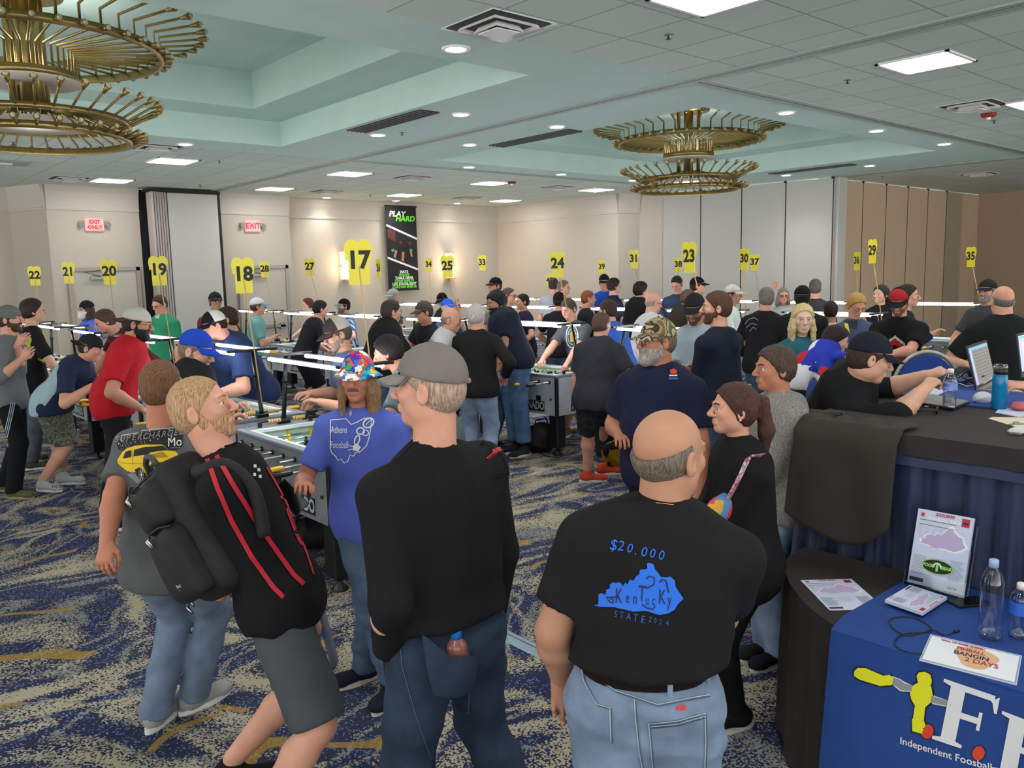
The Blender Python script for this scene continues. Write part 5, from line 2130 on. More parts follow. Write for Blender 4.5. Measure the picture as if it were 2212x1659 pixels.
p11 = person('person in dark navy cap and black hoodie sitting at the raised table with a phone', (1880, 775), 4.15, 83, h=1.76, hair='short', hairc='3a2c24', tone='fair', cap=dict(front='1f212c'), top='1b1c1f', topk='jersey', sleeve='34', hood=True,
             bottom='26282e', botk='jersey', wrists=((2000, 812, 4.35), (1996, 842, 4.0)), pelvis=Vector((at(1762, 900, 4.45).x, at(1762, 900, 4.45).y, RZ + .52)), sit=True, zfloor=RZ, hpitch=16, girth=1.22, foldA=.010, q='near', curl=(.7, .8), armk=(.85, .80),
             elbow_hint=(Vector((0, 0, -1)) + HF, Vector((0, 0, -.6)) - HF * 1.0 - HR * .5), shoe='222326', hem=.05)
p12 = person('person at the right edge with only a hand showing over the laptop keyboard', (2345, 640), 4.3, -95, h=1.76, hair='short', tone='pink', top='24262c', sleeve='short', bottom='26282e', botk='jersey',
             wrists=((2215, 835, 4.1), 'fold'), pelvis=at(2370, 930, 4.5), sit=True, zfloor=RZ, q='mid', shoe='222326')
PEOPLE = dict(p1=p1, p2=p2, p3=p3, p4=p4, p5=p5, p6=p6, p7=p7, p8=p8, p11=p11)
# ================================================================== players and onlookers
def Dx(px, py, X):
    """ground distance of the point seen at a pixel on the plane x = X"""
    return on_plane_x(px, py, X).dot(HF)


FL = 'floor'
# (label, (px, py), D, face, dict)
PLACED = []


def bg(label, px, py, D, face, **k):
    """nudge the person along the line of sight until the feet stand clear of every table and person"""
    best = None
    for dd in sorted([i * .1 for i in range(-13, 14)], key=abs):
        if k.get('pelvis'):
            p_ = k['pelvis']
            c = at(p_[0], p_[1], p_[2] + dd)
        else:
            Hc = at(px, py, D + dd)
            h = k.get('h') or Hc.z / .93
            ln = k.get('lean')
            if ln is None:
                ln = 4
                if Hc.z < .93 * h - .03:
                    for dg in range(4, 86):
                        l_ = radians(dg); ln = dg
                        if .53 * h - .03 * h * sin(l_) + .295 * h * cos(l_) + .105 * h * cos(l_ * .9) <= Hc.z: break
            l_ = radians(ln)
            c = Hc - facing(face) * (.295 * h * sin(l_) + .105 * h * sin(l_ * .85 + .12))
        pen = abs(dd) * .25
        for n_, (X, Y) in TABLES.items():
            ox = TW / 2 + .20 - abs(c.x - X); oy = TL / 2 + .20 - abs(c.y - Y)
            if ox > 0 and oy > 0: pen += 3 * min(ox, oy) + .3
        for q_ in PLACED:
            d_ = math.hypot(c.x - q_[0], c.y - q_[1])
            if d_ < .42: pen += (.42 - d_) * 2
        if best is None or pen < best[0] - 1e-6: best = (pen, dd, c)
    dd = best[1]
    PLACED.append((best[2].x, best[2].y))
    if k.get('pelvis'):
        p_ = k['pelvis']; k['pelvis'] = (p_[0], p_[1], p_[2] + dd)
    if k.get('wrists'):
        k['wrists'] = tuple((w_[0], w_[1], w_[2] + dd) if isinstance(w_, tuple) else w_ for w_ in k['wrists'])
    if k.get('feet'):
        k['feet'] = None if (isinstance(k['feet'][0], Vector) and abs(dd) > .05) else k['feet']
    return person(label, (px, py), D + dd, face, **k)


jersey_neon = patch_mat('black_neon_jersey', ['17181b', '1a1b1f', '141519', '1c1d20', '17181b', '1b1c20', 'b8c832', '17181b'], 9, True)
camo_green = CAMO('camo_shorts', ['5c6152', '6f7466', '474b3f', '7c8074', '62665a'], 16)
camo_dark = CAMO('camo_dark_shorts', ['24262a', '303338', '1b1c20', '2b2d32'], 18)
camo_grey = CAMO('camo_grey_shorts', ['7d8078', '9a9c94', '5c5f58', '8b8d85'], 18)
plaid = plaid_mat('blue_plaid', '1f4f8c', 'b9c9d8', '2b66a8', 75)


def raglan(P, SH, EL, T, rr, ft, neck, pel):
    def f(cen, mi):
        c = (cen - np.array(pel))
        side = np.abs(c @ np.array(rr)); fr = c @ np.array(ft); hgt = c @ np.array(T)
        return ((side > .235) | (fr > .03) | (hgt > .40)).astype(int)
    return f


a1 = bg('person in grey beanie clapping at the left edge, striped track pants and olive shoes', 22, 690, 8.0, 100, hair='short', hairc='3c2e26', cap=dict(style='beanie', front='6a6b66'), beard=('4a3528', .004), tone='pink', top='6f7274',
        bottom='16171b', botk='jersey', wrists=((38, 745, 7.9), (48, 775, 7.8)), feet=((12, 1045), (30, 1060)), shoe='56583c', sole='8a8a6a', sleeve='34', toes=(70, 80), hem=.14,
        palms=((Vector((.2, 0, 1)) + HR * .5, HF, HR), (Vector((0, 0, 1)) + HR * .7, HF, HR)))
a2 = bg('person with dark swept hair in black jersey with neon lines', 72, 672, 8.9, 130, hair='full', hairc='33261f', tone='fair', topmat=jersey_neon, bottom='555c66', wrists=('table', 'table'), shoe='45483c', feet=((55, 985), (70, 1000)), collar=True)
a3 = bg('person bent over a table in light blue and navy tee, camouflage shorts and white trainers', 197, 752, 8.0, 96, h=1.80, hair='short', hairc='2e241f', tone='pink', cap=dict(front='24262a', rev=True), pelvis=(112, 868, 8.0),
        topmat=[cloth('9bb3bd'), cloth('27304a')], sleevemat=raglan, botmat=camo_green, shorts=True, wrists=((215, 825, 8.1), (198, 835, 7.8)), feet=((95, 1045), (140, 1028)), shoe='a9aba9', sole='e8e8e6', toes=(75, 95), girth=1.18, q='near', hem=.10)
a4 = bg('person in red t-shirt and grey mesh cap turned backwards, dark beard', 298, 700, 6.75, 100, h=1.82, hair='short', hairc='241c19', beard=('1f1815', .010), tone='tan', cap=dict(front='b5b2ab', back='b9b6ae', brim='55343a', rev=True), glasses=True,
        pelvis=(245, 855, 6.75), top='b01f2a', bottom='1a1b20', botk='jersey', wrists=('table', (300, 880, 6.6)), feet=((235, 1130), (275, 1120)), girth=1.15, q='near', hem=.16, shoe='222222', foldA=.009)
a5 = bg('person with long white beard and black beanie in blue shirt', 186, 668, Dx(186, 668, 3.4), -40, hair='long', hairc='3a2a24', beard=('c9c4bc', .03), cap=dict(style='beanie', front='1a1b1e'), tone='pink', top='4a5fb4', wrists=('table', 'down'), glasses=True, bottom='2f4fb0', botk='jersey')
a6 = bg('person in green t-shirt standing by the folded partition', 345, 658, 11.6, -25, hair='short', hairc='3a2a22', tone='pink', glasses=True, top='2f8a62', bottom='1d1f26', botk='jersey', girth=1.25, belly=.05, hpitch=18, wrists=('down', 'down'))
a7 = bg('person in maroon t-shirt leaning over the table behind the red shirt', 226, 694, 8.6, -60, h=1.78, hair='full', hairc='4d3930', tone='pink', pelvis=(325, 800, 9.0), top='5b2a33', bottom='3f5c86', wrists=('table', 'table'), girth=1.2)
a8 = bg('person in black cap and rust t-shirt, back turned, near the folded partition', 466, 652, 11.8, 40, hair='short', hairc='3a2d26', cap=dict(front='1d1f26'), tone='tan', top='6b342e', wrists=('table', 'down'), bottom='2a2d36')
b1 = bg('person with brown hair and full beard in charcoal tee looking down', 489, 690, 8.6, -75, h=1.86, hair='short', hairc='3d2b23', beard=('33241d', .012), tone='fair', top='3b3e44', wrists=('table', 'table'), girth=1.15, lean=14, bottom='2a2d36')
b2 = bg('large person in navy t-shirt and black cap with white piping bent over a table', 462, 703, 7.0, -55, h=1.85, hair='short', hairc='241d1b', cap=dict(front='1b1c20', back='d9d9d6'), tone='pink', pelvis=(545, 838, 7.5), top='2c3c63', girth=1.65, belly=.05,
        wrists=('table', 'table'), bottom='26304a', feet=(at(560, 1000, 7.6), at(590, 1000, 7.7)), q='near', foldA=.009)
b3 = bg('person in royal blue cap with white piping and black shirt looking down right', 425, 758, 5.3, 85, h=1.80, hair='buzz', hairc='7c6a5c', beard=('8a7c70', .003), cap=dict(front='1f45b4', brim='1f45b4'), tone='pink', top='1f2023', pelvis=(395, 930, 5.25),
        wrists=((505, 880, 5.5), (490, 905, 5.2)), bottom='2a2d36', q='near', girth=1.15, hpitch=20, glasses=False)
b4 = bg('person in white cap, teal t-shirt, black arm sleeve and white shorts', 558, 662, 12.2, 110, hair='short', hairc='4a3a30', cap=dict(front='d7dade', brim='5fa3c0'), tone='pink', top='6fa7a4', bottom='c6d2cf', botk='jersey', shorts=True, wrists=('down', (592, 728, 12.2)))
b5 = bg('person in black print t-shirt and black shorts leaning to a table, middle left', 693, 668, 12.0, 120, h=1.83, hair='short', hairc='1c1817', tone='fair', top='202126', bottom='191a1e', botk='jersey', shorts=True, wrists=('table', 'table'), girth=1.2, lean=22)
b6 = bg('person with auburn hair behind the black print t-shirt', 664, 658, 14.2, -70, hair='full', hairc='5c2f28', tone='pale', top='b79f92', wrists=('table', 'table'))
b7 = bg('person in blue plaid shirt and dark visor cap', 742, 662, 13.4, -60, hair='short', hairc='18181a', cap=dict(front='1a1a1d', brim='8c9096'), beard=('6a5f56', .01), tone='pink', topmat=plaid, wrists=('table', 'table'), girth=1.15)
b8 = bg('person in dark brown and tan mesh cap with glasses gripping yellow-green handles', 728, 722, 5.95, -62, h=1.80, hair='short', hairc='4a4038', beard=('7a6a5e', .003), cap=dict(front='3b3734', back='a59f94', brim='45413e'), glasses=True, tone='tan', top='45566b',
        pelvis=(790, 900, 6.1), wrists=((690, 868, 5.8), (668, 850, 6.1)), bottom='2a2d36', q='near', hpitch=22)
b9 = bg('dark-haired person behind the rainbow bucket hat', 838, 762, 5.7, -100, h=1.74, hair='full', hairc='1f1918', tone='tan', top='5d6a6c', wrists=('table', 'table'), bottom='2a2d36')
b10 = bg('person in black polo leaning right, centre left', 846, 674, 9.0, 122, h=1.86, hair='short', hairc='3b2f2b', tone='pink', top='1f2126', girth=1.3, wrists=('table', 'table'), pelvis=(815, 790, 8.9), collar=True, q='mid')
b11 = bg('person in pale cap and charcoal shirt below the banner', 851, 640, 14.8, 125, hair='short', hairc='9a958e', cap=dict(front='a3a6a8', rev=True), tone='pink', top='54504f', wrists=('table', 'down'))
b12 = bg('person in black cap right of the banner looking down', 955, 648, 15.0, -50, hair='bob', hairc='1d1a1a', cap=dict(front='17181b'), tone='pale', top='2b2c30', fem=True, wrists=('table', 'table'), hpitch=28)
b13 = bg('person in dark grey cap and black shirt stretching an arm to a table', 915, 675, 10.0, -65, h=1.82, hair='short', hairc='3c322d', cap=dict(front='4b4749'), tone='pink', top='23252b', wrists=((872, 742, 9.9), 'table'), girth=1.2, pelvis=(940, 790, 10.3))
b14 = bg('person in bright blue cap bending in the middle rows', 968, 664, 11.4, 60, hair='short', hairc='9a9590', cap=dict(front='2352c8'), tone='pink', top='3a4c6a', wrists=('table', 'table'))
b14b = bg('grey-haired person with glasses beside the bright blue cap', 982, 660, 12.0, 70, hair='short', hairc='8f8a85', glasses=True, tone='pink', top='c9c9c6', wrists=('table', 'table'))
b15 = bg('balding person in pale grey t-shirt with red print', 975, 692, 8.4, 85, h=1.80, hair='ring', hairc='8a7a6c', tone='pink', top='c5c5c6', pelvis=(935, 800, 8.5), wrists=('table', 'table'), q='mid')
p10 = bg('white-haired person in black jacket and light jeans with back turned', 1030, 684, 8.35, 165, hair='full', hairc='b5b1ac', tone='pink', top='212122', sleeve='long', bottom='8093b0', wrists=('fold', (1092, 812, 8.3)), girth=1.2, collar=True, q='mid', foldA=.009, hyaw=15)
b16 = bg('grey-haired person with glasses in white shirt beside the black jacket', 1062, 690, 9.7, 105, hair='short', hairc='8d8b88', glasses=True, tone='pink', top='c9cbcd', wrists=('table', 'table'), beard=('a9a39c', .003))
b17 = bg('person with curly black hair and beard in navy t-shirt looking left', 1072, 655, 10.2, -60, h=1.86, hair='curly', hairc='17151a', beard=('1c1718', .008), tone='tan', top='252a3b', girth=1.35, wrists=('table', 'down'), bottom='4f6d92', pelvis=(1112, 770, 10.0), q='mid')
b18 = bg('shaven-headed person with glasses in navy shirt, centre', 1100, 640, 12.2, 70, hair='buzz', hairc='4a3d35', glasses=True, tone='pink', top='272b3a', wrists=('table', 'table'))
b19 = bg('dark-haired person in navy shirt left of sign 40', 1128, 652, 12.6, -70, hair='short', hairc='241d1d', tone='pink', top='2a2944', wrists=('table', 'table'))
b20 = bg('person in black cap and dark maroon jacket in the back centre', 1069, 618, 14.2, -60, hair='short', hairc='3a2f2a', cap=dict(front='19191c', brim='3c1f22'), tone='pink', top='2e2224', wrists=('down', 'down'), sleeve='long')
b21 = bg('grey-haired person in the back centre right of sign 40', 1218, 621, 14.8, 70, hair='short', hairc='6a5c52', tone='pink', top='c79fb4', wrists=('table', 'table'))
b21b = bg('dark-haired person partly hidden behind sign 24', 1196, 616, 15.3, 160, hair='short', hairc='3a302b', tone='pink', top='9a9da0', wrists=('down', 'down'))
b22 = bg('person in black cap and black shirt below sign 24', 1209, 650, 12.0, 150, hair='short', hairc='1d1a1a', cap=dict(front='19191c'), tone='pink', top='1e1e21', wrists=('table', 'down'))
b23 = bg('person in charcoal t-shirt with round yellow print reaching to the table', 1228, 668, 10.3, -42, h=1.84, hair='short', hairc='4a3a30', tone='pink', top='54585c', wrists=((1222, 790, 9.8), (1168, 782, 10.0)), pelvis=(1262, 790, 10.4), bottom='3a3d40', q='mid', hpitch=24,
        botmat=camo_grey, shorts=True, shoe='6a5c45', feet=(at(1225, 950, 10.2), at(1262, 950, 10.4)))
b24 = bg('red-haired person in black with backpack strap', 1271, 645, 12.2, 100, hair='buzz', hairc='8a5236', tone='pink', top='24262c', wrists=('table', 'table'), sleeve='long')
b25 = bg('person in blue polo and black cap at the back under sign 39', 1305, 610, 15.2, 0, hair='short', hairc='2a2220', cap=dict(front='17181b'), tone='pink', top='2450b8', wrists=('table', 'table'), hpitch=10)
b26 = bg('dark-haired person in navy t-shirt behind the centre tables', 1327, 618, 13.8, 110, hair='full', hairc='2a1f1c', tone='pink', top='262b3c', wrists=('table', 'table'))
p9 = bg('person in dark grey t-shirt, black camouflage shorts and red-orange trainers', 1300, 702, 7.75, 152, hair='short', hairc='5a463a', tone='pink', top='35353f', botmat=camo_dark, shorts=True, wrists=('down', (1318, 845, 7.6)), feet=((1270, 1025), (1302, 995)), toes=(95, 95),
       shoe='c0432e', sole='d8d0cc', girth=1.28, q='near', lean=12, hyaw=12, hem=.12, foldA=.009)
b27 = bg('brown-haired person in bright blue t-shirt, back turned', 1312, 672, 9.2, -130, h=1.80, hair='short', hairc='3b2c26', tone='pink', top='3a62b8', wrists=('table', 'down'), girth=1.15, lean=10, pelvis=(1345, 800, 9.1))
b28 = bg('dark-haired person in black long sleeve top facing right', 1385, 628, 12.6, 115, hair='full', hairc='221b1b', tone='fair', top='1f1f22', sleeve='long', wrists=('table', 'table'), pelvis=(1366, 720, 12.6), girth=1.2)
b29 = bg('bald person in white long sleeve shirt bending right', 1412, 655, 10.0, 112, h=1.80, hair='ring', hairc='9a9088', tone='pink', top='c4c5c8', sleeve='long', wrists=('table', 'table'), girth=1.25, pelvis=(1385, 780, 9.8), glasses=True, bottom='2c3350', botk='jersey')
b30 = bg('dark-haired person in navy t-shirt left of sign 23, looking down', 1462, 614, 13.4, -35, hair='buzz', hairc='2c221f', tone='pink', top='34465c', wrists=('table', 'table'), hpitch=28)
b31 = bg('person in dark olive shirt bending in the centre right', 1488, 646, 11.2, 100, h=1.80, hair='short', hairc='6a4f40', tone='tan', top='3b382e', pelvis=(1448, 740, 11.2), wrists=('table', 'table'), girth=1.25)
b31b = bg('person in black cap and navy shirt right of sign 23', 1508, 618, 13.4, 75, hair='short', hairc='2c221f', cap=dict(front='1a1a1e'), tone='pink', top='23283c', wrists=('table', 'table'))
b32 = bg('person in black cap and pale blue-grey t-shirt behind the camouflage cap', 1500, 668, 7.6, -30, hair='short', hairc='2c221f', cap=dict(front='22242a'), beard=('5c463a', .003), tone='tan', top='93a3ad', wrists=('fold', 'fold'), q='mid', hpitch=20, girth=1.15)
b33 = bg('person with brown hair in navy hoodie wearing a backpack', 1547, 665, 6.5, -140, hair='short', hairc='4f3627', beard=('5c4132', .004), tone='pink', top='1f2434', topk='jersey', sleeve='long', hood=True, wrists=('fold', 'fold'), q='mid', hyaw=-40, hem=.12)
b34 = bg('grey-haired person in black hoodie with pale logo on the back', 1655, 645, 9.4, 140, hair='short', hairc='6f6a66', tone='pink', top='1e1e20', sleeve='long', hood=True, wrists=('table', 'table'), q='mid', hyaw=-30, girth=1.15)
b35 = bg('person in pale cap and white t-shirt right of the navy hoodie', 1584, 637, 11.2, 60, hair='short', hairc='2b2422', cap=dict(front='b8b8ae', back='c9c7bd'), tone='tan', top='bfc7c6', wrists=('table', 'table'))
b36 = bg('person in black and white mesh cap and black shirt behind the blonde person', 1733, 643, 9.2, 160, hair='short', hairc='221c1c', cap=dict(front='17181b', back='d0cdc6', rev=True), tone='tan', top='202124', wrists=('table', 'down'), q='mid', girth=1.15)
b37 = bg('person with short grey hair in dark tee standing with back turned by the tan panels', 1761, 622, 11.6, 160, hair='buzz', hairc='57504b', tone='pink', top='34373c', wrists=('down', 'down'))
b38 = bg('curly-haired person holding up a phone near the grey panels', 1692, 640, 12.2, -10, hair='bob', hairc='8f857a', tone='pink', top='b3b9bd', wrists=('fold', (1668, 622, 12.0)), fem=True, glasses=True)
b39 = bg('blonde long-haired person in teal top and black jacket facing the camera', 1734, 690, 6.6, -8, hair='longw', hairc='cdb98a', tone='pale', fem=True, top='2e6472', sleeve='short', wrists=('down', 'down'), q='near', hpitch=2)
b40 = bg('blond person in slate t-shirt with yellow print reaching forward', 1850, 660, 8.6, 5, hair='full', hairc='b08a4a', glasses=True, tone='pink', top='4b5672', wrists=('table', 'table'), hpitch=26, q='mid')
b41 = bg('child with dark hair in white t-shirt seen from behind', 1793, 672, 9.4, 175, hair='short', hairc='2e211d', tone='tan', top='cfd0ca', wrists=('down', 'down'), hyaw=0)
b42 = bg('person with dark ponytail in black tank top', 1902, 636, 11.0, -50, hair='ponytail', hairc='2b2425', tone='fair', top='1f1c22', sleeve='none', fem=True, wrists=('down', 'down'), hyaw=10)


def esports(P, SH, EL, T, rr, ft, neck, pel):
    def f(cen, mi):
        c = cen - np.array(pel)
        side = c @ np.array(rr); hgt = c @ np.array(T); a = np.abs(side)
        out = np.zeros(len(cen), int)
        out[a > .175] = 0
        v = hgt - .36 + a * .9
        out[(v > -.03) & (v < .03)] = 1
        out[(v > .03) & (v < .055)] = 2
        w_ = hgt - .24 + a * .9
        out[(w_ > -.03) & (w_ < .03)] = 1
        m = (side > .02) & (v < -.03); out[m] = 2
        m = (side < .02) & (hgt < .02) & (side > -.12); out[m] = 1
        return out
    return f


b43 = bg('person in red and black cap and red, white and black jersey', 1942, 652, 7.9, -38, hair='short', hairc='231d1b', beard=('7a5a48', .004), cap=dict(front='a52a30', back='1d1d20', brim='1d1d20'), tone='pink', topmat=[cloth('1c1b1e'), cloth('b3272c'), cloth('cfd0d2')], sleevemat=esports,
        wrists=((1925, 765, 7.5), (1893, 752, 7.6)), q='near', hpitch=26, girth=1.08, bottom='1c1d22', botk='jersey', h=1.80)
b44 = bg('person in navy long sleeve reaching to a yellow handle behind the red jersey', 1962, 640, 8.9, 60, h=1.82, hair='short', hairc='2a2220', tone='pink', top='20253a', sleeve='long', wrists=('table', (2012, 722, 8.6)), q='mid')
b45 = bg('large balding person in black t-shirt with back turned on the right', 2165, 650, 7.0, 172, hair='ring', hairc='6f6c6c', tone='pink', top='1d1f20', girth=1.42, wrists=((2090, 790, 6.8), 'down'), q='mid', bottom='17181a', botk='jersey')
b46 = bg('person in black cap half hidden behind the large black t-shirt', 2132, 630, 9.4, -60, hair='short', hairc='6a6460', cap=dict(front='26262a'), tone='pink', top='45484c', wrists=('table', 'table'), beard=('8a8580', .004))
b47 = bg('child in red, white and blue star jacket bending forward', 1806, 735, 5.9, 75, h=1.45, hair='full', hairc='2c1d1b', tone='fair', pelvis=(1740, 810, 5.95), topmat=patch_mat('star_jacket', ['2b3aa8', '2b3aa8', 'b32838', '2b3aa8', 'd8d8dc', 'b32838', '2b3aa8'], 7, True),
        sleeve='long', wrists=((1835, 770, 5.6), (1830, 780, 5.5)), q='mid', bottom='1f2330', botk='jersey')
# ================================================================== registration desks
M_cloth_dark = mat('charcoal_table_linen', '2b2728', rough=.9, noise=.06, nscale=10, bump=.15, bscale=500)
M_cloth_brown = mat('dark_brown_table_linen', '2a2524', rough=.95, noise=.06, nscale=10, bump=.15, bscale=500)
M_navy = mat('navy_skirt_satin', '1b2547', rough=.55, noise=.08, nscale=8, sheen=.2)
M_ifp = mat('royal_blue_tablecloth', '1b4188', rough=.8, noise=.05, nscale=9, bump=.1, bscale=600)
M_paper = mat('white_paper', 'c5cce4', rough=.7)
M_pink = mat('pale_purple_print', 'b9a7cc', rough=.7)
M_ink = mat('dark_ink', '2c3040', rough=.7)
M_redink = mat('red_ink', 'b8324a', rough=.7)
M_greyink = mat('grey_text_ink', '97a2b8', rough=.7)
def clear_mat():
    m, nt, N, L, B = new_mat('clear_plastic')
    tr = N.new('ShaderNodeBsdfTransparent'); tr.inputs[0].default_value = (.93, .95, .97, 1)
    gl = N.new('ShaderNodeBsdfGlossy'); gl.inputs['Roughness'].default_value = .06
    lw = N.new('ShaderNodeLayerWeight'); lw.inputs[0].default_value = .35
    mx = N.new('ShaderNodeMixShader')
    mr = N.new('ShaderNodeMapRange'); mr.inputs[3].default_value = .05; mr.inputs[4].default_value = .75
    L.new(lw.outputs['Facing'], mr.inputs[0]); L.new(mr.outputs[0], mx.inputs[0])
    L.new(tr.outputs[0], mx.inputs[1]); L.new(gl.outputs[0], mx.inputs[2])
    L.new(mx.outputs[0], N['Material Output'].inputs[0])
    MATS['clear_plastic'] = m
    return m


M_clear = clear_mat()
TZ = 1.32
LZ = .74


def rrect(x0, x1, y0, y1, radii, n=8):
    """rounded rectangle counter-clockwise; radii for corners (x0y0, x1y0, x1y1, x0y1)"""
    out = []
    for (cx, cy, a0, r_) in ((x0 + radii[0], y0 + radii[0], 180, radii[0]), (x1 - radii[1], y0 + radii[1], 270, radii[1]), (x1 - radii[2], y1 - radii[2], 0, radii[2]), (x0 + radii[3], y1 - radii[3], 90, radii[3])):
        m = n if r_ > .02 else 1
        for k in range(m + 1):
            a = radians(a0 + 90 * k / m)
            out.append((cx + r_ * cos(a), cy + r_ * sin(a)))
    return out


def densify(path, step):
    out = []
    n = len(path)
    for i in range(n - 1):
        a = Vector(path[i]); b = Vector(path[i + 1])
        m = max(1, int((b - a).length / step))
        for k in range(m): out.append(a + (b - a) * (k / m))
    out.append(Vector(path[-1]))
    return out


def drape(mb, path, ztop, zbot, amp, wl, rows=14, flare=.05, mi=0, phase=0, box=False, irregular=.25, side=1):
    """hanging cloth along an open path of xy points; outward is to the right of travel"""
    P = densify(path, .012)
    S = 0
    N_ = len(P)
    vs = []
    nm = []
    for i in range(N_):
        t = (P[min(i + 1, N_ - 1)] - P[max(i - 1, 0)])
        t = Vector((t.x, t.y)).normalized()
        nm.append(Vector((t.y, -t.x)) * side)
    ss = [0]
    for i in range(1, N_): ss.append(ss[-1] + (P[i] - P[i - 1]).length)
    for j in range(rows + 1):
        v = j / rows
        z = ztop + (zbot - ztop) * v
        for i in range(N_):
            x = ss[i] / wl * 2 * pi + phase + irregular * 4 * sin(ss[i] * 3.1 + phase)
            w_ = sin(x)
            if box: w_ = math.tanh(3.5 * w_) * .6 + .4 * w_
            d = amp * (w_ + .35 * sin(2.3 * x + 1.2 * v)) * (.25 + .75 * min(1, v * 2.0)) + flare * v
            p = P[i] + nm[i] * d
            vs.append((p.x, p.y, z))
    fs = [(j * N_ + i, j * N_ + i + 1, (j + 1) * N_ + i + 1, (j + 1) * N_ + i) for j in range(rows) for i in range(N_ - 1)]
    mb.add(vs, fs, mi, True)


def cap_poly(mb, poly_, z, t=.012, mi=0):
    mb.prism(poly_, z - t, z, mi)


# riser platform and the raised desk
tag(MB().prism([(3.6, -1.2), (7.9, -1.2), (7.9, 2.72), (4.0, 2.72), (4.0, 2.04), (3.6, 2.04)], 0, RZ).build('stage_riser', mat('riser_grey_carpet', '3c3d42', rough=.95)), 'low dark stage platform under the raised desk', 'stage platform')
o_ = bpy.data.objects['stage_riser']
UX0, UX1, UY0, UY1 = 3.50, 5.0, -1.4, 2.08
t = thing('raised_desk', 'raised registration desk with charcoal linen and pleated navy skirt', 'table', ((UX0 + UX1) / 2, .3, RZ))
off = Vector(((UX0 + UX1) / 2, .3, RZ))
top = rrect(UX0, UX1, UY0, UY1, (.02, .02, .1, .22))
m_ = MB()
cap_poly(m_, [(x - off.x, y - off.y) for x, y in top], TZ - RZ, .02)
# softly turned edge of the linen
edge = [p for p in top if p[1] > UY0 + .001 or p[0] < UX0 + .03]
fr_ = [(UX0, UY0), (UX0, UY1 - .22)] + [(UX0 + .22 - .22 * cos(radians(a)), UY1 - .22 + .22 * sin(radians(a))) for a in range(10, 91, 10)] + [(UX1 - .1, UY1)]
m2 = MB()
drape(m2, [(x - off.x, y - off.y) for x, y in fr_], TZ - RZ - .004, TZ - RZ - .085, .004, .35, 5, .012, side=-1, irregular=.5)
m_.v += []
lin = m_.build('table_linen', M_cloth_dark, t)
m2.build('linen_drop', M_cloth_dark, t)
m3 = MB()
drape(m3, [(x - off.x, y - off.y) for x, y in fr_], TZ - RZ - .07, -RZ + .02, .022, .125, 22, .05, side=-1, box=True, irregular=.3)
m3.build('pleated_skirt', M_navy, t)
m4 = MB()
drape(m4, [(x - off.x, y - off.y) for x, y in fr_], TZ - RZ - .075, TZ - RZ - .125, .003, .4, 3, .028, side=-1)
m4.build('skirt_band', M_navy, t)
lg = MB()
for x in (UX0 + .15, UX1 - .15):
    for y in (UY0 + .2, UY1 - .3):
        MB().tube([(x - off.x, y - off.y, .0), (x - off.x, y - off.y, TZ - RZ - .02)], .016, 8).build('leg', M_metal, t)

# lower table
LX0, LX1, LY0, LY1 = 2.70, 3.46, -1.4, 1.92
t = thing('low_table', 'low table with dark brown cloth in front of the raised desk', 'table', ((LX0 + LX1) / 2, .3, 0))
off = Vector(((LX0 + LX1) / 2, .3, 0))
lfr = [(LX0, LY0), (LX0, 1.25), (2.715, 1.36), (2.75, 1.44), (2.81, 1.54), (2.89, 1.64), (3.0, 1.75), (3.12, 1.84), (3.26, 1.91), (LX1, 1.94)]
m_ = MB()
cap_poly(m_, [(x - off.x, y - off.y) for x, y in [(LX1, LY0)] + lfr][::-1], LZ, .015)
m_.build('cloth_top', M_cloth_brown, t)
m2 = MB()
drape(m2, [(x - off.x, y - off.y) for x, y in lfr], LZ - .003, .015, .012, .22, 18, .012, side=-1, irregular=.4)
m2.build('cloth_drop', M_cloth_brown, t)
for x in (LX0 + .1, LX1 - .05):
    for y in (LY0 + .2, LY1 - .5):
        MB().tube([(x - off.x, y - off.y, .0), (x - off.x, y - off.y, LZ - .02)], .014, 8).build('leg', M_metal, t)

# blue association cloth over the low table
IY = 1.40
t = thing('printed_tablecloth', 'royal blue tablecloth with white I.F.P. letters and yellow foosball figure', 'tablecloth', (LX0, .3, LZ))
off = Vector((LX0, .3, LZ))
m_ = MB()
m_.prism([(-.012, -1.68), (.74, -1.68), (.74, IY + .03 - .3), (.12, IY + .03 - .3), (-.012, IY - .3)], .001, .006)
cl_top = m_.build('cloth_top', M_ifp, t)
m2 = MB()
drape(m2, [(-.012, -1.68), (-.012, IY - .3)], .005, -.70, .012, .52, 20, .085, side=-1, irregular=.3, phase=1.4)
drop = m2.build('cloth_drop', M_ifp, t)
bv = bvh_of(drop)
# artwork is laid out in photo pixels on the hanging front, then wrapped on the cloth
PX_ = lambda x, y: on_plane_x(x, y, LX0 - .06)


def art(mbx, pts, mi, lay=0):
    P3 = [PX_(x, y) for x, y in pts]
    vs2 = [(-p.y, p.z) for p in P3]
    V, Fz = fine([Vector((a, b, 0)) for a, b in vs2], [list(range(len(vs2)))], .025)
    out = []
    for v in V:
        p = Vector((LX0 - .5, -v.x, v.y))
        hit = bv.ray_cast(p, Vector((1, 0, 0)))
        q = hit[0] if hit[0] is not None else Vector((LX0 - .06, -v.x, v.y))
        out.append(q + Vector((-.0022 - lay * .0012, 0, 0)) - Vector(t.location))
    mbx.add(out, Fz, mi, True)


mp_ = MB()
MB_Y, MB_W, MB_G, MB_R, MB_K = range(5)


def grow(pts, k):
    cx = sum(p[0] for p in pts) / len(pts); cy = sum(p[1] for p in pts) / len(pts)
    return [(cx + (x - cx) * k + (2 if x > cx else -2), cy + (y - cy) * k + (2 if y > cy else -2)) for x, y in pts]


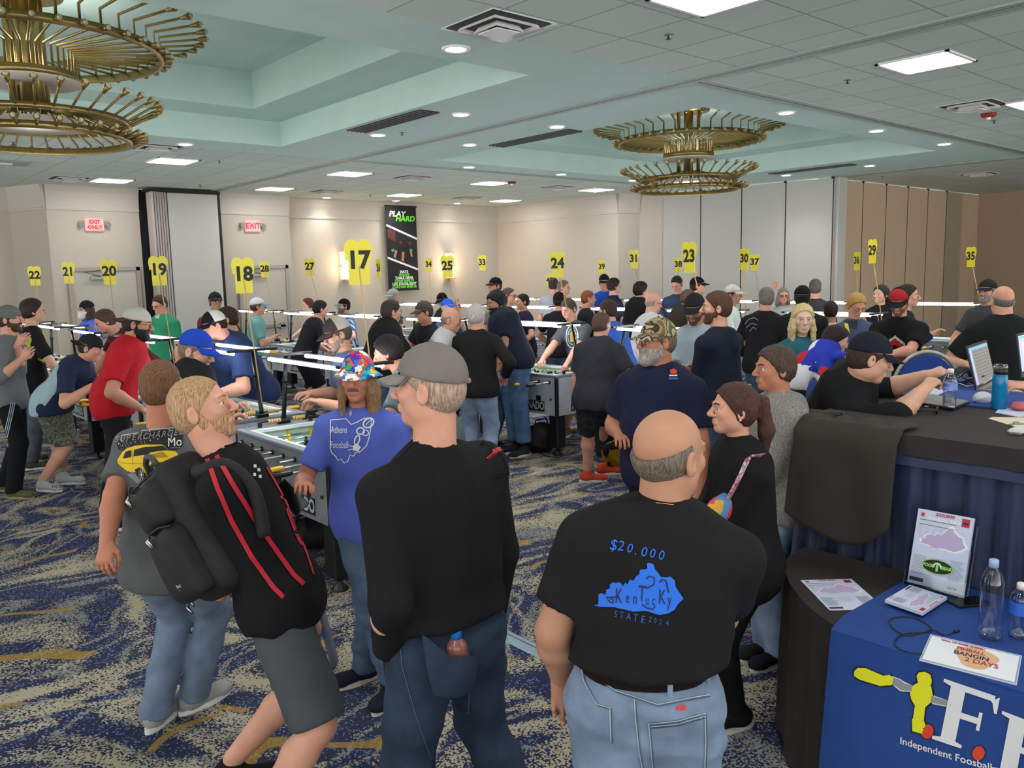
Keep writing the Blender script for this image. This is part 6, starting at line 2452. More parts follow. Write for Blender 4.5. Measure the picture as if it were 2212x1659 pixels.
handle = [(1838, 1455), (1845, 1448), (1862, 1449), (1900, 1466), (1912, 1464), (1921, 1472), (1918, 1486), (1908, 1486), (1895, 1487), (1850, 1472), (1838, 1464)]
rod1 = [(1920, 1470), (1936, 1476), (1945, 1484), (1962, 1487), (1962, 1500), (1938, 1497), (1928, 1489), (1919, 1485)]
rod2 = [(2003, 1510), (2016, 1515), (2047, 1523), (2044, 1534), (2012, 1527), (2002, 1523)]
fig_head = [(1969, 1468), (1974, 1461), (1986, 1460), (1998, 1466), (2002, 1478), (2001, 1488), (1990, 1490), (1974, 1488)]
fig_body = [(1960, 1492), (1968, 1484), (1985, 1484), (2001, 1490), (2005, 1508), (2000, 1526), (1991, 1534), (1989, 1562), (1966, 1559), (1969, 1530), (1961, 1518), (1957, 1505)]
fig_foot = [(1964, 1558), (1972, 1555), (1990, 1563), (1994, 1575), (1988, 1590), (1966, 1583)]
for pts, mi in ((handle, MB_Y), (rod1, MB_G), (rod2, MB_G), (fig_head, MB_Y), (fig_body, MB_Y), (fig_foot, MB_Y)):
    art(mp_, grow(pts, 1.06 if mi == MB_Y else 1.03), MB_K if mi == MB_Y else MB_W, 0)
    art(mp_, pts, mi, 1)
for cx, cy in ((1998, 1585), (2107, 1634)):
    art(mp_, [(cx + 15 * cos(a) * 1, cy + 17 * sin(a)) for a in [2 * pi * k / 16 for k in range(16)]], MB_K, 0)
    art(mp_, [(cx + 13 * cos(a), cy + 15 * sin(a)) for a in [2 * pi * k / 16 for k in range(16)]], MB_R, 1)
# F : serif capital, drawn in a local frame and sheared onto the falling baseline


def glyph(polys, ox, oy, W_, H_, sl):
    for pg in polys:
        art(mp_, [(ox + x * W_ + y * H_ * .02 * 0 + (1 - y) * -8 + y * 0 + y * 12 - 12 + 8, oy + sl * x * W_ - y * H_) for x, y in pg], MB_W, 1)


Fp = [[(.0, 0), (.52, 0), (.52, .05), (.40, .08), (.40, .92), (.52, .95), (.52, 1), (0, 1), (0, .95), (.14, .92), (.14, .08), (0, .05)],
      [(.38, .90), (.92, .90), (.92, 1), (.38, 1)], [(.86, .90), (1.0, 1), (1.0, .72), (.95, .72), (.90, .86)], [(.38, .46), (.72, .46), (.72, .56), (.38, .56)], [(.70, .36), (.76, .36), (.76, .66), (.70, .66)]]
glyph(Fp, 2020, 1600, 120, 125, .36)
Ip = [[(.0, 0), (.55, 0), (.55, .05), (.42, .08), (.42, .92), (.55, .95), (.55, 1), (0, 1), (0, .95), (.14, .92), (.14, .08), (0, .05)],
      [(.40, .90), (.80, .90), (.80, 1), (.40, 1)], [(.78, .9), (.8, 1), (1.0, .95), (1.08, .75), (.92, .75)], [(.92, .75), (1.08, .75), (1.0, .55), (.8, .45), (.86, .56)], [(.40, .45), (.8, .45), (.86, .56), (.40, .55)]]
glyph(Ip, 2146, 1670, 130, 124, .36)
mp_.build('printed_logo', [mat('print_yellow', 'dede1c', rough=.7), mat('print_cloth_white', 'dcdde2', rough=.7), mat('print_cloth_grey', '8f8f94', rough=.7), mat('print_cloth_red', 'd2402a', rough=.7), mat('print_outline', '12183a', rough=.8)], t)
# slogan
tm_ = MB()
a_ = PX_(1941, 1600); b_ = PX_(2094, 1650)
dirv = (b_ - a_)
R_ = Vector((0, dirv.y, dirv.z)).normalized()
U_ = Vector((-1, 0, 0)).cross(R_) * -1
if U_.z < 0: U_ = -U_
vs, fs = text_mesh('Independent Foosball', 1.0, weight=.012, align='LEFT')
wd = max(v.x for v in vs)
sc_ = dirv.length / (wd * .80)
out = []
for v in vs:
    p = a_ + R_ * (v.x * sc_) + U_ * ((v.y - .1) * sc_)
    hit = bv.ray_cast(Vector((LX0 - .5, p.y, p.z)), Vector((1, 0, 0)))
    q = hit[0] if hit[0] is not None else p
    out.append(q + Vector((-.003, 0, 0)) - Vector(t.location))
tm_.add(out, fs, 0)
tm_.build('slogan_lettering', MATS['print_cloth_white'], t)


# ---- papers -------------------------------------------------------
def quad_frame(c4):
    """corners TL, TR, BR, BL in world -> origin, right, up, w, h"""
    TL, TR, BR, BL = c4
    o = (TL + TR + BR + BL) / 4
    R = ((TR - TL) + (BR - BL)) / 2
    U = ((TL - BL) + (TR - BR)) / 2
    return o, R.normalized(), U.normalized(), R.length, U.length


KY = [(-.48, -.16), (-.40, -.13), (-.42, -.02), (-.34, .0), (-.33, .10), (-.24, .17), (-.16, .14), (-.10, .22), (-.02, .20), (.04, .30), (.10, .42), (.18, .46), (.24, .34), (.32, .26), (.40, .22), (.44, .06), (.50, -.04),
      (.40, -.16), (.28, -.24), (.10, -.20), (-.1, -.22), (-.3, -.17)]


def flyer(name, label, c4, kind, thick=.0015, group=None, parent=None):
    o, R, U, W_, H_ = quad_frame(c4)
    n = R.cross(U).normalized()
    if parent is None:
        t = thing(name, label, 'paper', o, 0, group)
        base = Vector(o)
    else:
        t = parent
        base = Vector(parent.location)
    b = Matrix((R, U, n)).transposed()
    mb = MB().box((0, 0, thick / 2), (W_, H_, thick), 0)
    mb.v = [tuple(b @ Vector(v) + (o - base)) for v in mb.v]
    sheet_ = mb.build('sheet', M_paper, t)
    q = MB()
    z0 = thick + .0006

    def put(vs, fs, mi, lay=0):
        q.add([b @ Vector((x * W_, y * H_, z0 + lay * .0004)) + (o - base) for x, y in vs], fs, mi)

    def lines(x0, x1, y0, y1, k, mi, th=.008):
        for i in range(k):
            y = y0 + (y1 - y0) * i / max(1, k - 1)
            e = x1 - (x1 - x0) * random.uniform(0, .25)
            put([(x0, y), (e, y), (e, y + th), (x0, y + th)], [(0, 1, 2, 3)], mi)
    if kind in ('ky', 'ky2'):
        star = []
        for i in range(16):
            a = 2 * pi * i / 16
            rr = .055 if i % 2 == 0 else .025
            star.append((-.40 + rr * cos(a), .43 + rr * .8 * sin(a)))
        put(star, [list(range(16))], 1)
        kyp = [(x * .86, y * .42 + .12) for x, y in KY]
        kyo = [(x * .95, y * .50 + .12) for x, y in KY]
        put(kyo, [list(range(len(KY)))], 4, 0)
        put(kyp, [list(range(len(KY)))], 0, 1)
        lines(-.46, -.2, -.12, -.36, 14, 3, .009)
        lines(-.16, .14, -.12, -.24, 6, 3, .005)
        lines(.2, .46, -.10, -.36, 15, 3, .009)
        lines(-.44, .42, .30, .36, 2, 2, .007)
        for i in range(7):
            lines(-.44 + i * .125, -.36 + i * .125, .12, .28, 8, 3, .004)
        lines(-.2, .02, .02, .12, 6, 1, .008)
        put([(-.47, -.46), (-.22, -.46), (-.22, -.41), (-.47, -.41)], [(0, 1, 2, 3)], 2)
        put([(.30, .36), (.44, .36), (.44, .47), (.30, .47)], [(0, 1, 2, 3)], 1)
        put([(.32, .39), (.42, .39), (.42, .42), (.32, .42)], [(0, 1, 2, 3)], 2, 1)
        for tx, sz, x, y, mi, xs in (('$20,000', .07, .0, .46, 1, 1.5), ('Kentucky State', .075, .0, .40, 4, 1.25), ('USTSA', .05, .30, -.45, 2, 1.2)):
            vs, fs = text_mesh(tx, sz, weight=.002, xs=xs)
            put([(v.x + x, v.y * .8 + y) for v in vs], fs, mi, 2)
    elif kind == 'hall':
        put([(-.49, -.47), (.49, -.47), (.49, .47), (-.49, .47)], [(0, 1, 2, 3)], 3, 0)
        put([(-.475, -.44), (.475, -.44), (.475, .44), (-.475, .44)], [(0, 1, 2, 3)], 4, 1)
        for i in range(11):
            lines(-.36 + i * .075, -.31 + i * .075, -.40, .40, 16, 3, .012)
        blob = [(.05 + .22 * cos(a) * (1 + .2 * sin(3 * a)), .02 + .36 * sin(a)) for a in [2 * pi * k / 24 for k in range(24)]]
        put(blob, [list(range(24))], 5, 2)
        for tx, sz, x, y, mi, rot in (('PINBALL', .09, .0, .22, 1, 0), ('BANGIN', .11, .02, .06, 2, 0), ('2 DAYS', .12, .14, -.1, 1, 0), ('HALL OF FAME CLASSIC', .05, -.1, .38, 1, 0)):
            vs, fs = text_mesh(tx, sz, weight=.003, xs=1)
            put([(v.x * .9 + x - .02, v.y * 1.6 + y) for v in vs], fs, mi, 3)
    q.build('printing', [M_pink, M_redink, M_ink, M_greyink, mat('bright_white_ink', 'e9ecf4', rough=.7), mat('pale_orange_ink', 'd9b48a', rough=.7)], sheet_)
    return t


L = LZ + .0065


def q4(pts, z): return [atz(x, y, z) for x, y in pts]


flyer('flyer', 'flyer with purple Kentucky map lying flat on the dark cloth', q4([(1728, 1253), (1840, 1252), (1912, 1315), (1793, 1320)], LZ + .002), 'ky')
# folded stack of flyers
flyer('folded_flyer', 'folded flyer lying on blue cloth in front of the sign holder', q4([(2046, 1295), (1992, 1331), (1912, 1301), (1965, 1270)], L + .012), 'ky2', thick=.012)
flyer('event_flyer', 'landscape flyer crowded with red lettering at the front of the blue cloth', q4([(2010, 1370), (2208, 1418), (2196, 1480), (1985, 1428)], L), 'hall')

# brochure holder with stack of flyers
bL = atz(1962, 1262, L); bR = atz(2082, 1292, L)
hx = (bR - bL); W_ = hx.length; R_ = hx.normalized(); Nn = Vector((0, 0, 1)).cross(R_)
if Nn.dot(HF) < 0: Nn = -Nn
c0 = (bL + bR) / 2
t = thing('brochure_holder', 'clear plastic stand holding a stack of Kentucky State flyers', 'display stand', c0)
up_ = (Vector((0, 0, 1)) * .96 + Nn * .28).normalized()
Hh = .30
Mf = Matrix((R_, up_, -R_.cross(up_) * -1)).transposed()
fnorm = R_.cross(up_)
if fnorm.dot(HF) > 0: fnorm = -fnorm
hb = MB()


def obox(mb, cen, dims, axes, mi=0):
    b = Matrix(axes).transposed()
    k = MB().box((0, 0, 0), dims)
    mb.add([b @ Vector(v) + cen for v in k.v], k.f, mi)


back = up_ * .14 - fnorm * .012
obox(hb, back + up_ * -.0, (W_ + .02, .28, .003), (R_, up_, fnorm))
obox(hb, up_ * .03 + fnorm * .03, (W_ + .02, .06, .003), (R_, up_, fnorm))
obox(hb, up_ * .004 + fnorm * .01, (W_ + .02, .003, .045), (R_, up_, fnorm))
for s_ in (-1, 1):
    obox(hb, R_ * (s_ * (W_ / 2 + .01)) + up_ * .09 + fnorm * .01, (.003, .18, .045), (R_, up_, fnorm))
obox(hb, up_ * .02 - fnorm * .06, (W_ * .6, .003, .12), (R_, up_, fnorm))
hb.build('holder', M_clear, t)
ctr = c0 + up_ * (.01 + Hh / 2) + fnorm * .004
TLc = ctr - R_ * W_ / 2 + up_ * Hh / 2; TRc = ctr + R_ * W_ / 2 + up_ * Hh / 2
BRc = ctr + R_ * W_ / 2 - up_ * Hh / 2; BLc = ctr - R_ * W_ / 2 - up_ * Hh / 2
flyer('sheet', '', [TLc, TRc, BRc, BLc], 'ky', thick=.012, parent=t)
# oval sticker
st = MB()
cs = ctr + fnorm * .0165 + up_ * -.065 + R_ * .0
el = [(.056 * cos(a), .026 * sin(a)) for a in [2 * pi * k / 28 for k in range(28)]]
st.add([cs + R_ * x * 1.06 + up_ * y * 1.1 - c0 for x, y in el], [list(range(28))], 0)
st.add([cs + R_ * x + up_ * y + fnorm * .0006 - c0 for x, y in el], [list(range(28))], 1)
put_text(st, 'FOOS', .017, cs - R_ * .033 + fnorm * .0012 - c0, R_, up_, 0, weight=.001, xs=1.0)
put_text(st, 'GEAR', .017, cs + R_ * .033 + fnorm * .0012 - c0, R_, up_, 0, weight=.001, xs=1.0)
for k in range(9):
    a = radians(0 + k * 22.5)
    st.add([cs + R_ * (x * cos(a) - y * sin(a) + .017 * cos(a)) * .8 + up_ * (x * sin(a) + y * cos(a) + .017 * sin(a)) * .8 + fnorm * .0012 - c0 for x, y in ((-.004, -.003), (.004, -.003), (.004, .003), (-.004, .003))], [(0, 1, 2, 3)], 2)
st.add([cs + R_ * x + up_ * y + fnorm * .0016 - c0 for x, y in ((-.004, -.018), (.004, -.018), (.005, .006), (0, .012), (-.005, .006))], [list(range(5))], 0)
st.build('oval_sticker', [mat('sticker_green', '8fd35c', rough=.5), mat('sticker_black', '14181a', rough=.5), mat('sticker_white', 'e6f0e0', rough=.5)], t)


# bottles -----------------------------------------------------------
def bottle(label, px, py, z, prof, cap_r, cap_z, cap_m, body_m=None, label_band=None, name='water_bottle', fill=None):
    p = atz(px, py, z)
    t = thing(name, label, 'bottle', p)
    H_ = prof[-1][1]
    MB().lathe([(0.0, prof[0][1])] + prof, n=28, cap=False).build('bottle_body', body_m or M_clear, t)
    MB().lathe([(cap_r, cap_z[0]), (cap_r, cap_z[1] - .003), (cap_r - .003, cap_z[1]), (0, cap_z[1])], n=20).build('bottle_cap', cap_m, t)
    if label_band:
        z0, z1, r_, m_ = label_band
        MB().lathe([(r_, z0), (r_, z1)], n=28, cap=False).build('bottle_label', m_, t)
    if fill:
        MB().lathe([(0, .004)] + [(r_ - .003, z_) for r_, z_ in prof if z_ < fill] + [(0, fill)], n=24, cap=False).build('water', M_clear, t)
    return t


blue_cap = mat('pale_blue_cap', '9ab7e0', rough=.4)
wcap = mat('white_cap', 'e4e0dc', rough=.4)
bottle('tall empty clear water bottle with pale blue cap on the blue cloth', 2138, 1378, L, [(.030, 0), (.036, .006), (.037, .03), (.0365, .10), (.037, .19), (.034, .215), (.024, .24), (.0135, .256), (.0135, .262)], .0155, (.255, .282), blue_cap,
       label_band=None)
d_ = bottle('short clear water bottle with blue label at the right edge on the blue cloth', 2200, 1375, L, [(.028, 0), (.032, .01), (.033, .05), (.032, .10), (.033, .135), (.027, .155), (.013, .172), (.013, .178)], .0145, (.172, .194), wcap,
            label_band=(.085, .13, .0338, mat('bottle_label_blue', '2f63c8', rough=.4)), fill=.045)
ribs = [(.026, 0), (.031, .008), (.032, .02), (.0295, .027), (.032, .036), (.0295, .045), (.032, .054), (.0295, .064), (.032, .074), (.029, .086), (.032, .10), (.033, .13), (.031, .15), (.022, .172), (.0125, .186), (.0125, .19)]
bottle('ribbed clear water bottle with blue and white label on the raised desk', 2050, 886, TZ, ribs, .0142, (.184, .204), wcap, label_band=(.10, .142, .0335, mat('label_blue_white', '8fa0d8', rough=.4, col2='3a4fb4', nscale=30)), fill=.075)
t = bottle('blue translucent sports bottle with black collar and clear lid on the raised desk', 2157, 884, TZ, [(.030, 0), (.0335, .006), (.034, .05), (.0335, .12), (.034, .155), (.032, .168), (.030, .175)], .031, (.172, .198), M_blk, mat('blue_tritan', '1487c4', rough=.1, trans=.35, ior=1.4),
           name='sports_bottle')
MB().lathe([(.030, .198), (.032, .205), (.032, .215), (.026, .222), (0, .222)], n=24).build('clear_lid', M_clear, t)
MB().lathe([(0, .004), (.031, .008), (.031, .075), (0, .075)], n=24).build('water', mat('blue_water', '0f7fc0', rough=.1), t)

# phone and cable on the blue cloth
p = atz(2092, 1303, L)
t = thing('phone', 'black phone lying on the blue cloth beside the brochure stand', 'phone', p, radians(60))
MB().box((0, 0, .005), (.075, .14, .009), bev=.003).build('case', M_blk, t)
MB().box((0, 0, .0098), (.068, .132, .001)).build('screen', mat('dark_glass', '0a0b10', rough=.08), t)
cab = [(2062, 1365), (2040, 1372), (2015, 1360), (1985, 1368), (1960, 1372), (1935, 1362), (1921, 1345), (1928, 1335), (1955, 1332), (1985, 1338), (2005, 1350), (2012, 1362), (1990, 1366), (1958, 1368), (1938, 1378), (1933, 1392), (1950, 1405), (1975, 1411), (1992, 1412)]
t = thing('charging_cable', 'thin black charging cable coiled on the blue cloth', 'cable', atz(1960, 1370, L))
cp = [atz(x, y, L + .004) - Vector(t.location) for x, y in cab]
cs_ = []
for i in range(len(cp) - 1):
    for k in range(4):
        u_ = k / 4
        p0 = cp[max(i - 1, 0)]; p1 = cp[i]; p2 = cp[i + 1]; p3 = cp[min(i + 2, len(cp) - 1)]
        cs_.append(.5 * ((2 * p1) + (-p0 + p2) * u_ + (2 * p0 - 5 * p1 + 4 * p2 - p3) * u_ ** 2 + (-p0 + 3 * p1 - 3 * p2 + p3) * u_ ** 3))
MB().tube(cs_ + [cp[-1]], .0022, 6).build('wire', M_blk, t)
MB().tube([cp[0], cp[0] + (cp[0] - cp[1]).normalized() * .022], .005, 8).build('plug', M_blk, t)

# clutter on the raised desk -----------------------------------------
def at_t(px, py, dz=0.0): return atz(px, py, TZ + dz)


t = thing('table_runner', 'crumpled blue cloth spread at the back of the raised desk', 'cloth', at_t(2080, 840))
b0 = [at_t(x, y, .003) - at_t(2080, 840) for x, y in ((1940, 852), (2030, 868), (2120, 880), (2230, 884), (2300, 850), (2240, 832), (2100, 815), (2000, 822))]
MB().prism([(v.x, v.y) for v in b0], .001, .006).build('cloth', mat('royal_runner', '25489a', rough=.85, noise=.1, nscale=14), t)
t = thing('paper_sheet', 'white paper sheet under the seated person hands', 'paper', at_t(2000, 848))
b0 = [at_t(x, y) - at_t(2000, 848) for x, y in ((1968, 850), (2020, 858), (2050, 846), (2010, 838))]
MB().prism([(v.x, v.y) for v in b0], .007, .0085).build('sheet', M_paper, t)
t = thing('laptop', 'closed silver and black laptop on the raised desk behind the ribbed bottle', 'laptop', at_t(2030, 873))
b0 = [at_t(x, y) - at_t(2030, 873) for x, y in ((1968, 874), (2058, 888), (2095, 874), (2012, 858))]
MB().prism([(v.x, v.y) for v in b0], .001, .014).build('base', M_blk, t)
MB().prism([(v.x * .97, v.y * .97) for v in b0], .014, .019).build('lid', mat('silver_lid', 'b0b4ba', rough=.25, metal=.8), t)


def open_laptop(label, hinge_a, hinge_b, tilt, scr, depth=.235, hs=.225):
    a = at_t(*hinge_a, .008); b = at_t(*hinge_b, .008)
    R = (b - a).normalized(); W_ = (b - a).length
    fw = Vector((0, 0, 1)).cross(R)
    if fw.dot(HF) > 0: fw = -fw       # toward the camera side
    fw = -fw if scr == 'back' else fw
    c = (a + b) / 2
    t = thing('laptop', label, 'laptop', c)
    base = MB()
    obox(base, fw * depth / 2, (W_, depth, .016), (R, fw, R.cross(fw)))
    base.build('base', mat('laptop_grey', '9b9994', rough=.35, metal=.6), t)
    k = MB()
    obox(k, fw * depth * .42 + Vector((0, 0, .009)), (W_ * .86, depth * .5, .002), (R, fw, R.cross(fw)))
    k.build('keyboard', M_blk, t)
    upv = (Vector((0, 0, 1)) * cos(tilt) - fw * sin(tilt)).normalized()
    nn = R.cross(upv)
    if nn.dot(fw) < 0: nn = -nn
    l = MB()
    obox(l, upv * hs / 2, (W_, hs, .008), (R, upv, R.cross(upv)))
    lid = l.build('lid', mat('laptop_bezel', '23252a', rough=.4), t)
    s_ = MB()
    obox(s_, upv * (hs / 2 + .004) + nn * .0048, (W_ * .92, hs * .86, .001), (R, upv, R.cross(upv)))
    s_.build('screen', SCR_M, lid)
    win = MB()
    obox(win, upv * (hs * .5) + nn * .0058 - R * (W_ * .40), (W_ * .09, hs * .82, .0006), (R, upv, R.cross(upv)))
    obox(win, upv * (hs * .90) + nn * .0058, (W_ * .9, hs * .06, .0006), (R, upv, R.cross(upv)), 1)
    for i in range(9):
        obox(win, upv * (hs * (.82 - i * .075)) + nn * .0058 + R * (W_ * .05), (W_ * .66, hs * .012, .0006), (R, upv, R.cross(upv)), 2)
    win.build('screen_window', [mat('screen_pale', 'a9b8de', emit=.5), mat('screen_teal', '6fb4c4', emit=.5), mat('screen_lines', '6d6f76', emit=.3)], lid)
    return t


SCR_M = mat('screen_grey', '8f8c88', emit=.35, rough=.3)
open_laptop('open laptop with grey screen tilted back behind the blue sports bottle', (2108, 843), (2150, 822), .25, 'front', hs=.25)
SCR_M = mat('screen_lilac', 'b8b2d8', emit=.7, rough=.3)
open_laptop('open laptop with a bright page on screen at the right edge', (2205, 812), (2255, 790), .15, 'front', hs=.26)
t = thing('sunglasses', 'black sunglasses in front of the closed laptop', 'glasses', at_t(2024, 893))
g_ = MB()
for s_ in (-1, 1):
    g_.sphere((s_ * .032, 0, .018), .026, 12, sc=(1, .25, .7))
    g_.tube([(s_ * .06, 0, .024), (s_ * .062, .06, .02), (s_ * .055, .11, .006)], .003, 6)
g_.tube([(-.01, 0, .024), (.01, 0, .024)], .003, 6)
g_.build('frame', MATS['dark_glass'], t)
t.rotation_euler[2] = radians(20)
t = thing('green_cap', 'bright green bottle cap on the charcoal linen', 'bottle cap', at_t(1933, 874))
MB().lathe([(.017, 0), (.018, .004), (.018, .012), (.016, .015), (0, .015)], n=20).build('cap', mat('lime_plastic', '6fd41c', rough=.35), t)
t = thing('napkin', 'crumpled white napkin beside the blue sports bottle', 'napkin', at_t(2122, 872))
F_ = Field().ell((0, 0, .03), (.055, .045, .034), None, .02).ell((.03, .01, .02), (.03, .03, .024), None, .02)
F_.noise = folds(.008, 'any', 9, 2.2)
F_.cut((0, 0, 0.001), (0, 0, -1))
mesh_obj('tissue', [F_.mesh(.004)], mat('tissue_white', 'cfd0d4', rough=.9), t)
t = thing('cardstock', 'cream card lying at the front right of the raised desk', 'paper', at_t(2180, 912))
b0 = [at_t(x, y) - at_t(2180, 912) for x, y in ((2135, 905), (2145, 902), (2260, 904), (2260, 925), (2190, 922))]
MB().prism([(v.x, v.y) for v in b0], .001, .003).build('card', mat('cream_card', 'd8cfb4', rough=.8), t)
t = thing('keyring', 'dark keys on a ring resting on the cream card', 'keys', at_t(2195, 914, .004))
k_ = MB().tube([(.012 * cos(a), .012 * sin(a), .004) for a in [2 * pi * i / 16 for i in range(16)]], .0015, 5, closed=True)
k_.box((-.045, .004, .003), (.06, .012, .003), rot=.1).box((-.02, -.02, .003), (.05, .010, .003), rot=-.7)
k_.build('keys', M_metal, t)
t = thing('tape_roll', 'white rounded gadget at the right end of the raised desk', 'gadget', at_t(2200, 936, .001))
MB().box((0, 0, .012), (.10, .06, .022), bev=.01).build('body', mat('gadget_white', 'c9cbc9', rough=.4), t)
t = thing('paper_wrapper', 'white paper wrapper under pink food on the raised desk', 'wrapper', at_t(2185, 886))
b0 = [at_t(x, y) - at_t(2185, 886) for x, y in ((2150, 892), (2200, 902), (2250, 898), (2235, 880), (2170, 874))]
MB().prism([(v.x, v.y) for v in b0], .001, .004).build('paper', M_paper, t)
t = thing('pink_snack', 'pink crumpled snack bag on white paper at the right edge', 'snack', at_t(2205, 886, .004))
F_ = Field().ell((0, 0, .02), (.05, .04, .024), None, .02)
F_.noise = folds(.006, 'any', 19, 2.5)
F_.cut((0, 0, 0.0), (0, 0, -1))
mesh_obj('bag', [F_.mesh(.004)], mat('snack_pink', 'c4606a', rough=.5), t)
t = thing('white_cords', 'tangle of black and white cords behind the laptops', 'cables', at_t(2110, 835))
for i, m__ in enumerate((M_blk, M_white, M_blk, M_blk)):
    pts = [Vector((.12 * sin(j * .9 + i * 1.7), .10 * cos(j * .7 + i * 2.1) + .02 * j, .012 + .03 * (1 + sin(j * 1.3 + i)))) for j in range(9)]
    MB().tube(pts, .004, 6).build('cord', m__, t)

# banquet chair behind the desk
p = at(2000, 860, 5.6)
t = thing('banquet_chair', 'blue padded chair with pale grey rounded frame behind the raised desk', 'chair', (p.x, p.y, RZ), math.atan2(-p.x, p.y) + .2)
ring = [(.21 * cos(a), 0, .62 + .26 * sin(a)) for a in [pi * k / 16 for k in range(17)]]
MB().tube([(-.21, .0, .42)] + [(x * -1, y, z) for x, y, z in ring] + [(.21, 0, .42)], .014, 8).build('back_frame', mat('chair_frame_grey', 'a9b1b0', rough=.35, metal=.4), t)
MB().prism([(x * .92, z) for x, y, z in [(-.19, 0, .42)] + [(-a[0], 0, a[2] - .02) for a in ring] + [(.19, 0, .42)]][::-1], -.02, .02, M3=Matrix(((1, 0, 0), (0, 0, -1), (0, 1, 0)))).build('backrest', mat('chair_blue', '24479c', rough=.8), t)
MB().box((0, -.2, .45), (.42, .42, .06), bev=.025).build('seat', MATS['chair_blue'], t)
for sx in (-1, 1):
    for y0, y1 in ((-.02, .04), (-.38, -.42)):
        MB().tube([(sx * .19, y0, .44), (sx * .20, y1, .0)], .012, 8).build('leg', MATS['chair_frame_grey'], t)

c2_ = dup(t)
c2_.location = (p11['pel'].x, p11['pel'].y, RZ)
c2_.rotation_euler[2] = math.atan2(p11['f'].y, p11['f'].x) + pi / 2
c2_['label'] = 'blue padded chair under the seated person in the navy cap'

# dark shirt hung over the desk corner
t = thing('draped_shirt', 'charcoal t-shirt draped over the corner of the raised desk', 'shirt', (UX0 + .1, UY1 - .1, TZ))
NS, NV = 46, 34
path = densify([(UX0 - .0, UY1 - .55), (UX0, UY1 - .22)] + [(UX0 + .22 - .22 * cos(radians(a)), UY1 - .22 + .22 * sin(radians(a))) for a in range(10, 91, 8)] + [(UX0 + .30, UY1)], .01)
cum = [0]
for i in range(1, len(path)): cum.append(cum[-1] + (path[i] - path[i - 1]).length)


def pth(s_):
    s_ = max(0, min(cum[-1], s_))
    for i in range(1, len(path)):
        if cum[i] >= s_:
            f_ = (s_ - cum[i - 1]) / max(1e-6, cum[i] - cum[i - 1])
            tt = (path[i] - path[i - 1]).normalized()
            return path[i - 1] + (path[i] - path[i - 1]) * f_, Vector((-tt.y, tt.x))
    return path[-1], Vector((0, 1))


vs = []
TT = cum[-1]
for j in range(NV + 1):
    v = j / NV
    for i in range(NS + 1):
        u_ = i / NS
        p, nn = pth(u_ * TT)
        hang = .40 + .12 * sin(u_ * pi * 1.1) + .04 * sin(u_ * 9)
        on = .16
        if v < .25:
            q = 1 - v / .25
            inn = -nn * (on * q)
            pos = Vector((p.x + inn.x, p.y + inn.y, TZ + .006 + .010 * abs(sin(u_ * 17 + v * 9)) + .006 * sin(u_ * 31)))
        else:
            q = (v - .25) / .75
            d = .030 + .030 * q + .016 * sin(u_ * 15 + 1.3 * q) * min(1, q * 3) + .014
            sag = min(1, q * 8)
            pos = Vector((p.x + nn.x * d * sag + 0, p.y + nn.y * d * sag, TZ + .006 - hang * q))
        vs.append(pos - Vector(t.location))
fs = [(j * (NS + 1) + i, j * (NS + 1) + i + 1, (j + 1) * (NS + 1) + i + 1, (j + 1) * (NS + 1) + i) for j in range(NV) for i in range(NS)]
o = MB().add(vs, fs, 0, True).build('cloth', mat('charcoal_tee', '322f2a', rough=.95, noise=.05, nscale=9, bump=.2, bscale=500), t)
sm = o.modifiers.new('thickness', 'SOLIDIFY'); sm.thickness = .004; sm.offset = 1
# ================================================================== prints, packs and small things
CAMP = Vector((0, 0, CAM_H))
p1, p2, p3, p4, p5, p6, p7, p8, p11 = [PEOPLE[k] for k in ('p1', 'p2', 'p3', 'p4', 'p5', 'p6', 'p7', 'p8', 'p11')]


def pxdecal(name, info, which, shapes, mats, off=.0035, maxpx=7):
    """shapes: (points_px, faces, mi, layer); laid on the garment where the photo shows it"""
    tgt = info[which]
    bv_ = bvh_of(tgt)
    O = tgt.parent.location
    mb = MB()
    for vs, fs, mi, lay in shapes:
        V, Fz = fine([Vector((x, y, 0)) for x, y in vs], fs, maxpx)
        out = []
        last = None
        for v in V:
            d = ray(v.x, v.y).normalized()
            hit = bv_.ray_cast(CAMP, d)
            if hit[0] is None:
                D_ = (info['pel'] - CAMP).dot(HF)
                hit = bv_.find_nearest(at(v.x, v.y, D_))
            loc, n_ = hit[0], hit[1]
            if n_.dot(d) > 0: n_ = -n_
            out.append(loc + n_ * (off + lay * .0014) - O)
        mb.add(out, Fz, mi, True)
    return mb.build(name, mats, tgt.parent)


def px_text(t_, size, cx, cy, rot=0, flip=1, **k):
    vs, fs = text_mesh(t_, size, **k)
    ca, sa = cos(rot), sin(rot)
    return [(cx + v.x * ca + v.y * sa, cy + v.x * sa - v.y * ca) for v in vs], fs


